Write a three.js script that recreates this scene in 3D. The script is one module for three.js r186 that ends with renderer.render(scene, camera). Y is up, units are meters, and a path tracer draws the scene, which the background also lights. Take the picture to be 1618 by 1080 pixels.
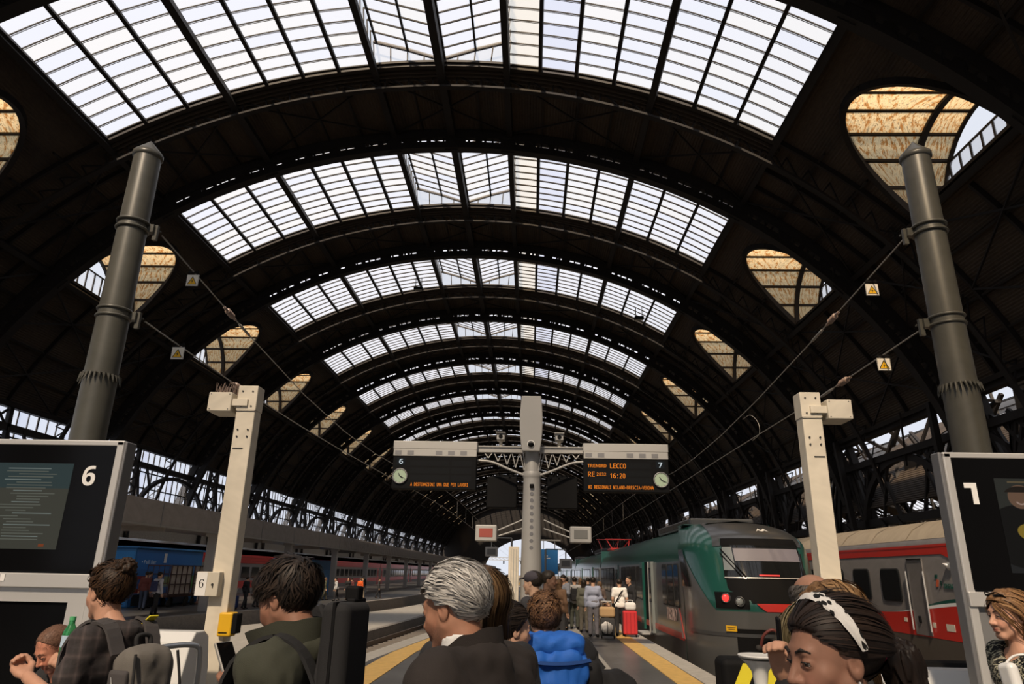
import * as THREE from 'three';
import { mergeGeometries, toCreasedNormals } from 'three/addons/utils/BufferGeometryUtils.js';
import { RoundedBoxGeometry } from 'three/addons/geometries/RoundedBoxGeometry.js';
import { FontLoader } from 'three/addons/loaders/FontLoader.js';
import { TextGeometry } from 'three/addons/geometries/TextGeometry.js';
import { createNoise3D } from 'simplex-noise';

// ---------------------------------------------------------------- camera, sky, sun, exposure
const scene = new THREE.Scene();
const camera = new THREE.PerspectiveCamera(2 * Math.atan(540 / 1090) * 180 / Math.PI, 1618 / 1080, 0.1, 2000);
{
  const d = new THREE.Vector3(29, -365, -1090).normalize();                    // where the hall's axis lies in the camera's own axes
  const u = new THREE.Vector3(64, 3293, -1090).normalize();                    // and where up lies
  u.addScaledVector(d, -u.dot(d)).normalize();
  const r = new THREE.Vector3().crossVectors(d, u);
  const m = new THREE.Matrix4().makeBasis(r, u, d.clone().negate()).transpose();
  camera.position.set(0, 1.75, 0);
  camera.quaternion.setFromRotationMatrix(m);
}
scene.background = new THREE.Color(0.86, 0.90, 1.0);
scene.backgroundIntensity = 0.90;
const sun = new THREE.DirectionalLight(new THREE.Color(1.0, 0.80, 0.58), 7.2);
sun.position.set(-13, 60, 49); sun.target.position.set(0, 0, -10);
sun.castShadow = true; sun.shadow.radius = 6;
sun.shadow.camera.left = -90; sun.shadow.camera.right = 90; sun.shadow.camera.top = 220; sun.shadow.camera.bottom = -120; sun.shadow.camera.far = 600; sun.shadow.mapSize.set(4096, 4096);
scene.add(sun, sun.target);
const renderer = new THREE.WebGLRenderer({ antialias: true });
renderer.toneMapping = THREE.LinearToneMapping;
renderer.toneMappingExposure = 1.0;
renderer.shadowMap.enabled = true;

// ---------------------------------------------------------------- helpers
const R = (d) => d * Math.PI / 180;
const V = (x, y, z) => new THREE.Vector3(x, y, z);
function rng(seed) { let a = seed >>> 0; return () => { a = (a + 0x6d2b79f5) | 0; let t = Math.imul(a ^ (a >>> 15), 1 | a); t = (t + Math.imul(t ^ (t >>> 7), 61 | t)) ^ t; return ((t ^ (t >>> 14)) >>> 0) / 4294967296; }; }
const noise3 = createNoise3D(rng(7));
const rand = rng(42);
const lerp = THREE.MathUtils.lerp, clamp = THREE.MathUtils.clamp, sstep = THREE.MathUtils.smoothstep;

function clean(g) {                                                            // the same three attributes everywhere, so that pieces merge; uv in metres
  if (g.index) { const d = g.userData; g = g.toNonIndexed(); g.userData = d; }
  for (const k of Object.keys(g.attributes)) if (!['position', 'normal', 'uv', 'color'].includes(k)) g.deleteAttribute(k);
  if (!g.attributes.normal) g.computeVertexNormals();
  if (!g.userData.ownUV) {
    const p = g.attributes.position, n = g.attributes.normal, uv = new Float32Array(p.count * 2);
    for (let i = 0; i < p.count; i += 3) {
      let nx = 0, ny = 0, nz = 0;
      for (let k = 0; k < 3; k++) { nx += n.getX(i + k); ny += n.getY(i + k); nz += n.getZ(i + k); }
      nx = Math.abs(nx); ny = Math.abs(ny); nz = Math.abs(nz);
      for (let k = 0; k < 3; k++) {
        const x = p.getX(i + k), y = p.getY(i + k), z = p.getZ(i + k);
        const [a, b] = ny >= nx && ny >= nz ? [x, z] : nx >= nz ? [z, y] : [x, y];
        uv[(i + k) * 2] = a; uv[(i + k) * 2 + 1] = b;
      }
    }
    g.setAttribute('uv', new THREE.BufferAttribute(uv, 2));
  }
  return g;
}
function merge(list) {
  list = list.flat(Infinity).filter(Boolean).map(clean);
  if (list.length === 1) return list[0];
  const colored = list.some((g) => g.attributes.color);
  if (colored) for (const g of list) if (!g.attributes.color) g.setAttribute('color', new THREE.BufferAttribute(new Float32Array(g.attributes.position.count * 3).fill(1), 3));
  return mergeGeometries(list, false);
}
const used = new Map();
function numbered(name) {
  const n = used.get(name) ?? 0; used.set(name, n + 1);
  return n ? name + '_' + String(n).padStart(3, '0') : name;
}
function obj(name, geos, mat, parent = scene) {                                 // ONE named mesh of merged pieces
  const g = Array.isArray(geos) ? merge(geos) : geos.attributes.uv && geos.userData.ready ? geos : clean(geos);
  g.userData.ready = true;
  const m = new THREE.Mesh(g, mat);
  m.name = parent === scene ? numbered(name) : name;
  m.castShadow = m.receiveShadow = true;
  parent.add(m);
  return m;
}
function tag(o, label, category, group, kind) {
  if (label) o.userData.label = label;
  if (category) o.userData.category = category;
  if (group) o.userData.group = group;
  if (kind) o.userData.kind = kind;
  return o;
}
function thing(name, label, category, pos = [0, 0, 0], turn = 0, group) {
  const o = new THREE.Group(); o.name = numbered(name); o.position.set(...pos); o.rotation.y = turn;
  scene.add(o);
  return tag(o, label, category, group);
}
function struct(name, label, group) { const o = new THREE.Group(); o.name = numbered(name); scene.add(o); return tag(o, label, null, group, 'structure'); }
function copyOf(root, pos, turn, label, group) {
  const o = root.clone(); o.name = numbered(root.name.replace(/_\d+$/, '')); scene.add(o);
  o.userData = { ...root.userData };
  if (pos) o.position.set(...pos);
  if (turn !== undefined) o.rotation.y = turn;
  return tag(o, label, null, group);
}
// shapes
const put = (g, x = 0, y = 0, z = 0, rx = 0, ry = 0, rz = 0) => {
  if (rx || ry || rz) g.applyMatrix4(new THREE.Matrix4().makeRotationFromEuler(new THREE.Euler(rx, ry, rz)));
  return g.translate(x, y, z);
};
const bx = (w, h, d, x = 0, y = 0, z = 0, rx = 0, ry = 0, rz = 0) => put(new THREE.BoxGeometry(w, h, d), x, y, z, rx, ry, rz);
const rbx = (w, h, d, r, x = 0, y = 0, z = 0, rx = 0, ry = 0, rz = 0, seg = 2) => put(new RoundedBoxGeometry(w, h, d, seg, r), x, y, z, rx, ry, rz);
const cyl = (r1, r2, h, x = 0, y = 0, z = 0, rx = 0, ry = 0, rz = 0, n = 24) => put(new THREE.CylinderGeometry(r1, r2, h, n), x, y, z, rx, ry, rz);
const sph = (r, x = 0, y = 0, z = 0, sx = 1, sy = 1, sz = 1, n = 20) => { const g = new THREE.SphereGeometry(r, n, Math.round(n * 0.7)); g.scale(sx, sy, sz); return g.translate(x, y, z); };
const tor = (r, t, x = 0, y = 0, z = 0, rx = 0, ry = 0, rz = 0, arc = Math.PI * 2) => put(new THREE.TorusGeometry(r, t, 8, 28, arc), x, y, z, rx, ry, rz);
const lathe = (pts, n = 28, x = 0, y = 0, z = 0) => new THREE.LatheGeometry(pts.map(([a, b]) => new THREE.Vector2(a, b)), n).translate(x, y, z);
function bar(a, b, w, h, up) {                                                 // a straight member between two points
  const A = Array.isArray(a) ? V(...a) : a, B = Array.isArray(b) ? V(...b) : b;
  const z = B.clone().sub(A), L = z.length(); z.normalize();
  let y = up ? up.clone() : V(0, 1, 0); if (Math.abs(y.dot(z)) > 0.98) y = V(1, 0, 0);
  const x = y.clone().cross(z).normalize(); y = z.clone().cross(x);
  const g = new THREE.BoxGeometry(w, h, L);
  g.applyMatrix4(new THREE.Matrix4().makeBasis(x, y, z).setPosition(A.clone().add(B).multiplyScalar(0.5)));
  return g;
}
function rod(a, b, r, n = 8, r2 = r) {
  const A = Array.isArray(a) ? V(...a) : a, B = Array.isArray(b) ? V(...b) : b, d = B.clone().sub(A);
  const g = new THREE.CylinderGeometry(r2, r, d.length(), n);
  g.applyQuaternion(new THREE.Quaternion().setFromUnitVectors(V(0, 1, 0), d.clone().normalize()));
  const c = A.clone().add(B).multiplyScalar(0.5); return g.translate(c.x, c.y, c.z);
}
const tube = (pts, r, seg = 24, n = 8, closed = false) => new THREE.TubeGeometry(new THREE.CatmullRomCurve3(pts.map((p) => Array.isArray(p) ? V(...p) : p), closed), seg, r, n, closed);
function shapeOf(pts) { const s = new THREE.Shape(); pts.forEach(([x, y], i) => i ? s.lineTo(x, y) : s.moveTo(x, y)); s.closePath(); return s; }
const extr = (pts, depth, bevel = 0, holes = []) => {
  const s = pts instanceof THREE.Path ? pts : shapeOf(pts); for (const h of holes) s.holes.push(h instanceof THREE.Path ? h : shapeOf(h));
  return new THREE.ExtrudeGeometry(s, bevel ? { depth, bevelEnabled: true, bevelThickness: bevel, bevelSize: bevel, bevelSegments: 2, curveSegments: 10 } : { depth, bevelEnabled: false, curveSegments: 10 });
};
function rrect(x0, y0, x1, y1, r) {
  const s = new THREE.Shape();
  s.moveTo(x0 + r, y0); s.lineTo(x1 - r, y0); s.quadraticCurveTo(x1, y0, x1, y0 + r); s.lineTo(x1, y1 - r); s.quadraticCurveTo(x1, y1, x1 - r, y1);
  s.lineTo(x0 + r, y1); s.quadraticCurveTo(x0, y1, x0, y1 - r); s.lineTo(x0, y0 + r); s.quadraticCurveTo(x0, y0, x0 + r, y0);
  return s;
}
function grid(nu, nv, f, uvf) {                                                // an open surface f(u, v) -> [x, y, z]
  const p = [], uv = [], ix = [];
  for (let i = 0; i <= nu; i++) for (let j = 0; j <= nv; j++) { p.push(...f(i / nu, j / nv)); uv.push(...(uvf ? uvf(i / nu, j / nv) : [i / nu, j / nv])); }
  for (let i = 0; i < nu; i++) for (let j = 0; j < nv; j++) { const a = i * (nv + 1) + j, b = a + nv + 1; ix.push(a, b, a + 1, b, b + 1, a + 1); }
  const g = new THREE.BufferGeometry();
  g.setAttribute('position', new THREE.Float32BufferAttribute(p, 3)); g.setAttribute('uv', new THREE.Float32BufferAttribute(uv, 2));
  g.setIndex(ix); g.computeVertexNormals();
  if (uvf) g.userData.ownUV = true;
  const h = g.toNonIndexed(); h.userData = { ...g.userData }; return h;
}
const font = await new FontLoader().loadAsync('fonts/droid/droid_sans_bold.typeface.json');
const serif = await new FontLoader().loadAsync('fonts/droid/droid_serif_regular.typeface.json');
function letters(text, size, depth = 0.004, f = font) {
  const g = new TextGeometry(text, { font: f, size, depth, curveSegments: 5, bevelEnabled: false });
  g.computeBoundingBox(); const b = g.boundingBox;
  return g.translate(-(b.min.x + b.max.x) / 2, -(b.min.y + b.max.y) / 2, 0);
}
// textures
const tex = (c, repeat = [1, 1], srgb = true) => { const t = new THREE.CanvasTexture(c); t.wrapS = t.wrapT = THREE.RepeatWrapping; t.repeat.set(...repeat); if (srgb) t.colorSpace = THREE.SRGBColorSpace; t.magFilter = THREE.LinearFilter; return t; };
function dataTex(n, f, repeat = [1, 1], srgb = false) {                       // f(u, v) -> grey or [r, g, b] in 0..1
  const d = new Uint8Array(n * n * 4);
  for (let j = 0; j < n; j++) for (let i = 0; i < n; i++) { const c = f(i / n, j / n), o = (j * n + i) * 4; for (let k = 0; k < 3; k++) d[o + k] = 255 * clamp(Array.isArray(c) ? c[k] : c, 0, 1); d[o + 3] = 255; }
  const t = new THREE.DataTexture(d, n, n); t.wrapS = t.wrapT = THREE.RepeatWrapping; t.repeat.set(...repeat); t.magFilter = THREE.LinearFilter; if (srgb) t.colorSpace = THREE.SRGBColorSpace; t.needsUpdate = true; return t;
}
function tileNoise(u, v, f, seed = 0) {                                        // noise that repeats over the unit square
  const a = u * Math.PI * 2, b = v * Math.PI * 2, r = f / (Math.PI * 2);
  return noise3(Math.cos(a) * r + seed, Math.sin(a) * r + Math.cos(b) * r * 1.7, Math.sin(b) * r * 1.7 - seed);
}
const fbm = (u, v, f, s = 0) => 0.5 + 0.28 * tileNoise(u, v, f, s) + 0.16 * tileNoise(u, v, f * 2.3, s + 5) + 0.09 * tileNoise(u, v, f * 5.1, s + 9);
function canvas(w, h, draw) { const c = document.createElement('canvas'); c.width = w; c.height = h; draw(c.getContext('2d'), w, h); return c; }
const mat = (color, roughness = 0.6, metalness = 0, more = {}) => new THREE.MeshStandardMaterial({ color: typeof color === 'string' ? new THREE.Color(color) : new THREE.Color().setRGB(...color), roughness, metalness, ...more });
const phys = (color, roughness, more = {}) => new THREE.MeshPhysicalMaterial({ color: typeof color === 'string' ? new THREE.Color(color) : new THREE.Color().setRGB(...color), roughness, ...more });
// grain shared by many materials
const grainTex = dataTex(256, (u, v) => fbm(u, v, 9), [0.6, 0.6]);
const mottleTex = dataTex(256, (u, v) => { const k = 0.93 + 0.30 * (fbm(u, v, 5, 3) - 0.5); return [k, k, k]; }, [0.35, 0.35], false);
const clothBump = dataTex(128, (u, v) => 0.5 + 0.25 * Math.sin(u * Math.PI * 2 * 32) * Math.sin(v * Math.PI * 2 * 32) + 0.3 * (fbm(u, v, 10, 4) - 0.5), [7, 7]);
// ---------------------------------------------------------------- the hall: roof, side walls, end walls
const CX = -6.2, SPANX = 36, RISE = 30.4, SPRING = 3.0, PERIOD = 18.5, FIRST = -2, LAST = 16, LONG = 10.7, HALL0 = 42, HALL1 = -336;
const zEnd = (n) => -37 - PERIOD * n, zBeg = (n) => (n === FIRST ? 40.5 : zEnd(n) + LONG);   // one skylight band per bay; unseen head bay has glass added for sunlight
const roofAt = (deg, dn = 0, z = 0) => {
  const s = R(deg), nx = RISE * Math.sin(s), ny = SPANX * Math.cos(s), l = Math.hypot(nx, ny);
  return [CX + SPANX * Math.sin(s) + nx / l * dn, SPRING + RISE * Math.cos(s) + ny / l * dn, z];
};
const M = {};
const boardsBump = dataTex(256, (u, v) => 0.5 + 0.5 * Math.sign(Math.sin(v * Math.PI * 2 * 16)) * Math.pow(Math.abs(Math.sin(v * Math.PI * 2 * 16)), 0.4) * 0.8 + 0.2 * (fbm(u, v, 8) - 0.5));
const boardsMap = dataTex(256, (u, v) => { const row = Math.floor(v * 16), k = 0.72 + 0.18 * Math.sin(row * 12.9) + 0.5 * (fbm(u, v, 6, 2) - 0.5); return [k, k * 0.98, k * 0.95]; }, [1, 1]);
for (const t of [boardsBump, boardsMap]) t.repeat.set(0.35, 0.35);
M.roof = mat([0.060, 0.040, 0.024], 0.85, 0, { map: boardsMap, bumpMap: boardsBump, bumpScale: 0.05, side: THREE.DoubleSide });
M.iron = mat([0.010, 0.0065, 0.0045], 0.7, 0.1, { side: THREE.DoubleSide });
M.ironMid = mat([0.05, 0.034, 0.022], 0.6, 0.1); M.ironLight = mat([0.020, 0.0135, 0.0085], 0.6, 0.1, { side: THREE.DoubleSide });
const glass = (c, rough = 0.4) => phys(c, rough, { transmission: 1, thickness: 0, ior: 1.45, specularIntensity: 0.25, side: THREE.DoubleSide });
M.pane = [glass([0.95, 0.95, 0.95]), glass([0.93, 0.94, 0.97]), glass([0.90, 0.92, 0.97]), glass([0.97, 0.96, 0.93])];
M.paneCream = glass([0.97, 0.91, 0.80]); M.paneLilac = glass([0.80, 0.83, 0.93]);
M.clearPane = glass([0.97, 0.98, 1.0], 0.25);
const rustMap = dataTex(512, (u, v) => {
  const s = fbm(u, v, 7, 1), f = fbm(u * 1, v * 3 % 1, 16, 6), st = Math.pow(clamp(0.5 + 0.9 * (f - 0.5) + 0.9 * (s - 0.5), 0, 1), 1.4);
  const a = [0.90, 0.80, 0.62], b = [0.62, 0.42, 0.22], c = sstep(s * 0.85 + f * 0.15, 0.44, 0.74);
  const grime = sstep(fbm(u, v, 22, 8), 0.62, 0.75) * 0.35;
  return [0, 1, 2].map((k) => (lerp(b[k], a[k], 1 - c) * (0.80 + 0.3 * st)) * (1 - grime));
}, [0.22, 0.22], true);
M.rustGlass = phys([1, 1, 1], 0.95, { map: rustMap, transmission: 0.92, thickness: 0, ior: 1.2, side: THREE.DoubleSide });

function arcBeam(s0, s1, n, z0, z1, d0, d1) {                                  // a beam that follows the arch: z0..z1 wide, d0..d1 deep
  const ring = (a) => [roofAt(a, d0, z0), roofAt(a, d1, z0), roofAt(a, d1, z1), roofAt(a, d0, z1)];
  const p = [], at = (k) => lerp(s0, s1, k / n);
  const quad = (a, b, c, d) => p.push(...a, ...b, ...c, ...a, ...c, ...d);
  for (let k = 0; k < n; k++) { const A = ring(at(k)), B = ring(at(k + 1)); for (let e = 0; e < 4; e++) quad(A[e], B[e], B[(e + 1) % 4], A[(e + 1) % 4]); }
  const A = ring(s0), B = ring(s1); quad(A[0], A[1], A[2], A[3]); quad(B[3], B[2], B[1], B[0]);
  const g = new THREE.BufferGeometry(); g.setAttribute('position', new THREE.Float32BufferAttribute(p, 3)); g.computeVertexNormals(); return g;
}
const skyTop = 36, sillDeg = 51.6, wallDeg = 70.5, LUN = 4.4, SILLY = SPRING + RISE * Math.cos(R(sillDeg));
// --- the deck
const ceiling = struct('ceiling', 'dark brown boarded barrel vault over the platforms');
{
  const uvRoof = (a0, a1, z0, z1) => (u, v) => [lerp(z0, z1, v), lerp(a0, a1, u) * 0.55];
  for (let n = FIRST; n <= LAST; n++) {
    const zc = zEnd(n) + LONG / 2, zA = n === FIRST ? HALL0 : zEnd(n - 1), zB = zBeg(n), list = [];
    for (const d of [0, 0.18]) list.push(grid(28, 1, (u, v) => roofAt(lerp(-skyTop, skyTop, u), d, lerp(zA, zB, v)), uvRoof(-skyTop, skyTop, zA, zB)));
    if (n === LAST) for (const d of [0, 0.18]) list.push(grid(28, 1, (u, v) => roofAt(lerp(-skyTop, skyTop, u), d, lerp(zEnd(n), HALL1, v)), uvRoof(-skyTop, skyTop, zEnd(n), HALL1)));
    for (const s of [-1, 1]) for (const d of [0, 0.18]) {
      const zs = [zA]; for (let k = 0; k <= 16; k++) zs.push(zc + LUN * Math.cos(Math.PI * k / 16)); zs.push(zEnd(n)); if (n === LAST) zs.push(HALL1);
      for (let k = 0; k + 1 < zs.length; k++) {
        const top = (z) => { const q = LUN * LUN - (z - zc) ** 2; return q <= 1e-6 ? sillDeg : Math.acos((SILLY + Math.sqrt(q) - SPRING) / RISE) * 180 / Math.PI; };
        const t0 = top(zs[k]), t1 = top(zs[k + 1]);
        list.push(grid(6, 1, (u, v) => roofAt(s * lerp(skyTop, v ? t1 : t0, u), d, v ? zs[k + 1] : zs[k]), (u, v) => [v ? zs[k + 1] : zs[k], s * lerp(skyTop, v ? t1 : t0, u) * 0.55]));
        list.push(grid(7, 1, (u, v) => roofAt(s * lerp(sillDeg, wallDeg, u), d, v ? zs[k + 1] : zs[k]), (u, v) => [v ? zs[k + 1] : zs[k], s * lerp(sillDeg, wallDeg, u) * 0.55]));
      }
    }
    obj('roof_deck', list, M.roof, ceiling);
  }
  const lines = [[-70, .3, .5], [-66, .12, .22], [-62, .12, .22], [-57, .12, .22], [-52.3, .35, .6], [-46, .12, .2, 1], [-41, .12, .2, 1], [-36.4, .35, .55], [-22.6, .42, .7], [-7, .4, .62], [0, .5, .75]];
  for (const [a, w, h, cut] of [...lines, ...lines.slice(0, 10).map(([a, ...q]) => [-a, ...q])]) {
    const runs = []; let z = HALL0;
    if (cut) { for (let n = FIRST; n <= LAST; n++) { const c = zEnd(n) + LONG / 2; runs.push([z, c + LUN]); z = c - LUN; } }
    runs.push([z, HALL1]);
    obj('purlin', runs.map(([p, q]) => bar(roofAt(a, -h / 2 - .02, p), roofAt(a, -h / 2 - .02, q), w, h, V(...roofAt(a, 1)).sub(V(...roofAt(a, 0))))), M.iron, ceiling);
  }
}
// --- trusses: two per bay
const ord = ['first', 'second', 'third', 'fourth', 'fifth', 'sixth', 'seventh', 'eighth', 'ninth', 'tenth', 'eleventh', 'twelfth', 'thirteenth', 'fourteenth', 'fifteenth', 'sixteenth', 'seventeenth', 'eighteenth', 'nineteenth', 'twentieth'];
for (let n = FIRST; n <= LAST; n++) {
  for (const near of [true, false]) {
    const z = near ? zBeg(n) + 0.55 : zEnd(n) - 0.35, deep = near ? 1.75 : 0.75;
    const t = struct('roof_truss', `${n < 0 ? 'overhead' : ord[n]} dark riveted arch truss at the ${near ? 'near' : 'far'} end of a skylight`, 'riveted arch trusses of the vault');
    if (near) {
      obj('upper_chord', [arcBeam(-82, 82, 64, z - .2, z + .2, -.78, -.04)], M.iron, t);
      obj('lower_chord', [arcBeam(-80, 80, 64, z - .34, z + .34, -deep, -deep + .12), arcBeam(-80, 80, 64, z - .08, z + .08, -deep + .1, -deep + .70)], M.iron, t);
      const web = [];
      for (let a = -79; a < 79; a += 2.0) {
        web.push(bar(roofAt(a, -.2, z), roofAt(a, -deep, z), .14, .14));
        web.push(bar(roofAt(a, -.2, z + .1), roofAt(a + 2, -deep + .1, z + .1), .1, .08), bar(roofAt(a + 2, -.2, z - .1), roofAt(a, -deep + .1, z - .1), .1, .08));
      }
      for (let a = -78; a < 79; a += 3) web.push(arcBeam(a, a + 1.1 + .7 * Math.sin(a * 3 + n), 1, z - .1, z + .1, -deep + .2, -.3));
      for (const a of [-52, -36.4, -22.6, -7, 0, 7, 22.6, 36.4, 52]) web.push(arcBeam(a - .8, a + .8, 2, z - .12, z + .12, -deep - .1, -.1));
      tag(obj('lattice', web, M.iron, t), null, null, null, 'stuff');
    } else {
      obj('curb', [arcBeam(-36.5, 36.5, 48, z - .05, z + .3, -.2, .12)], M.ironLight, t);
      obj('flange', [arcBeam(-37, 37, 48, z - .3, z - .22, -.32, -.1), arcBeam(-37, 37, 48, z - .55, z - .47, -.4, -.2), arcBeam(-37, 37, 48, z - .8, z - .74, -.48, -.3)], M.ironMid, t);
      obj('lower_chord', [arcBeam(-80, 80, 64, z - .9, z - .5, -1.15, -1.0)], M.iron, t);
      const web = [];
      for (let a = -79; a < 79; a += 2.6) web.push(bar(roofAt(a, -.1, z - .7), roofAt(a, -1.1, z - .7), .12, .1), bar(roofAt(a, -.1, z - .7), roofAt(a + 2.6, -1.1, z - .7), .1, .08));
      tag(obj('lattice', web, M.iron, t), null, null, null, 'stuff');
    }
  }
  // cross bracing under the deck
  const b = struct('roof_bracing', `crossed bracing bars under the boards of the ${n < 0 ? 'overhead' : ord[n]} bay`, 'bracing bars under the vault');
  const list = [], zA = zEnd(n - 1) - .9, zB = zBeg(n) + .7;
  for (const [a0, a1] of [[-36, -22.6], [-22.6, -7], [-7, 7], [7, 22.6], [22.6, 36]]) {
    for (const [p, q] of [[zA, zB], [zB, zA]]) list.push(bar(roofAt(a0, -.25, p), roofAt(a1, -.25, q), .09, .12));
    for (let k = 0; k < 4; k++) list.push(bar(roofAt(lerp(a0, a1, k / 4), -.12, zA), roofAt(lerp(a0, a1, k / 4), -.12, zB), .1, .18));
  }
  for (const s of [-1, 1]) {
    for (const z of [lerp(zA, zB, .33), lerp(zA, zB, .67), zEnd(n) + LONG / 2 - 5.3, zEnd(n) + LONG / 2 + 5.2]) list.push(arcBeam(s * 36.5, s * 70, 14, z - .09, z + .09, -.34, -.02));
    for (const [a0, a1] of [[52.3, 61], [61, 70]]) for (const [p, q] of [[zA, zB], [zB, zA], [zB, zEnd(n)], [zEnd(n), zB]]) list.push(bar(roofAt(s * a0, -.3, p), roofAt(s * a1, -.3, q), .1, .12));
    for (const [p, q] of [[zA, zB], [zB, zA]]) list.push(bar(roofAt(s * 36.4, -.3, p), roofAt(s * 52, -.3, q), .1, .12));
    for (const z of [zEnd(n) + LONG / 2]) list.push(arcBeam(s * 53, s * 70, 10, z - .09, z + .09, -.34, -.02));
  }
  tag(obj('brace', list, M.iron, b), null, null, null, 'stuff');
}
// --- skylights: window_1 is the long band added behind the camera
const ROWSN = (n) => (n === FIRST ? 40.5 : 11), cols = [-36, -31.6, -27, -22.6, -18.4, -14.5, -10.7, -7, -3.5, 0, 3.5, 7, 10.5, 14.3, 18.3, 22.6, 27, 31.6, 36];
const lant = (a) => 1.7 * Math.abs(a) / 7 + 0.25;                              // the lantern's two leaves fall to the ridge beam
for (let n = FIRST; n <= LAST; n++) {
  const w = new THREE.Group(); w.name = 'window_' + (n - FIRST + 1); scene.add(w);
  tag(w, `${n < 0 ? 'overhead' : ord[n]} glazed skylight band of the vault${n >= 0 ? ', counted from the camera' : ''}`, null, 'skylight bands across the vault', 'structure');
  const z0 = zBeg(n), z1 = zEnd(n), rnd = rng(100 + n), rest = [], ROWS = ROWSN(n), step = (z1 - z0) / ROWS;
  const off = (a, inner) => (Math.abs(a) < 7.01 && inner ? lant(a) : 0.12);
  for (let c = 0; c + 1 < cols.length; c++) {
    const a0 = cols[c] + .16, a1 = cols[c + 1] - .16, inner = c >= 7 && c <= 10;
    for (let r = 0; r < ROWS; r++) {
      const p0 = z0 + step * r - .03, p1 = z0 + step * (r + 1) + .03;
      const A = roofAt(a0, off(a0, inner), p0), B = roofAt(a1, off(a1, inner), p0), C = roofAt(a1, off(a1, inner), p1), D = roofAt(a0, off(a0, inner), p1);
      const m = c === 11 ? M.paneCream : c === 12 ? (r % 3 ? M.paneLilac : M.pane[2]) : M.pane[Math.floor(rnd() * 4)];
      const g = new THREE.BufferGeometry(); g.setAttribute('position', new THREE.Float32BufferAttribute([...A, ...B, ...C, ...A, ...C, ...D], 3)); g.computeVertexNormals();
      if (n === 0 || n === 1) obj('pane', g, m, w); else rest.push([c === 11 ? 'cream_panes' : c === 12 ? 'lilac_panes' : 'panes', g]);
    }
  }
  if (rest.length) for (const [nm, m] of [['panes', M.pane[1]], ['cream_panes', M.paneCream], ['lilac_panes', M.paneLilac]]) { const q = rest.filter((e) => e[0] === nm).map((e) => e[1]); tag(obj(nm, q, m, w), null, null, null, 'stuff'); }
  // glazing bars along the arch, one per row, in two runs beside the lantern and two leaves on it
  for (let r = 0; r <= ROWS; r++) {
    const z = z0 + step * r, q = [];
    q.push(arcBeam(-36, -7, 12, z - .02, z + .02, .06, .14), arcBeam(7, 36, 12, z - .02, z + .02, .06, .14));
    q.push(arcBeam(-36, -7, 12, z - .1, z - .085, .06, .1), arcBeam(7, 36, 12, z - .1, z - .085, .06, .1));
    for (const [a, b] of [[-7, 0], [0, 7]]) q.push(bar(roofAt(a, lant(a), z), roofAt(b, lant(b), z), .07, .1));
    obj('glazing_bar', q, M.iron, w);
  }
  for (const [c, a] of cols.entries()) {
    if (c >= 7 && c <= 11) continue;
    obj('mullion', [bar(roofAt(a, -.12, z0), roofAt(a, -.12, z1), .22, .34, V(...roofAt(a, 1)).sub(V(...roofAt(a, 0))))], M.iron, w);
  }
  for (const a of [-3.5, 3.5, -.4, .4, -6.7, 6.7]) obj('lantern_mullion', [bar(roofAt(a, lant(a), z0), roofAt(a, lant(a), z1), .12, .2)], M.iron, w);
  // lantern ends and side lights
  for (const zz of [z0, z1]) {
    const fr = [];
    for (const [a, b] of [[-7, -3.5], [-3.5, 0], [0, 3.5], [3.5, 7]]) {
      fr.push(bar(roofAt(a, lant(a), zz), roofAt(b, lant(b), zz), .16, .2), bar(roofAt(a, .1, zz), roofAt(b, .1, zz), .16, .16));
      for (const k of [0.5, 1]) { const q = lerp(a, b, k); fr.push(bar(roofAt(q, .1, zz), roofAt(q, lant(q), zz), .08, .08)); }
    }
    obj('lantern_end', fr, M.ironLight, w);
    const gl = [];
    for (const [a, b] of [[-7, -3.5], [-3.5, 0], [0, 3.5], [3.5, 7]]) { const A = roofAt(a, .1, zz), B = roofAt(b, .1, zz), C = roofAt(b, lant(b), zz), D = roofAt(a, lant(a), zz); const g = new THREE.BufferGeometry(); g.setAttribute('position', new THREE.Float32BufferAttribute([...A, ...B, ...C, ...A, ...C, ...D], 3)); g.computeVertexNormals(); gl.push(g); }
    obj('lantern_end_pane', gl, M.pane[0], w);
  }
  for (const s of [-7, 7]) {
    const fr = [];
    for (let r = 0; r <= ROWS; r++) fr.push(bar(roofAt(s, .1, z0 + step * r), roofAt(s, lant(s), z0 + step * r), .07, .07));
    obj('lantern_side_bar', fr, M.iron, w);
    obj('lantern_side_pane', [grid(1, 1, (u, v) => roofAt(s, lerp(.1, lant(s), u), lerp(z0, z1, v)))], M.pane[0], w);
  }
}
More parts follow.
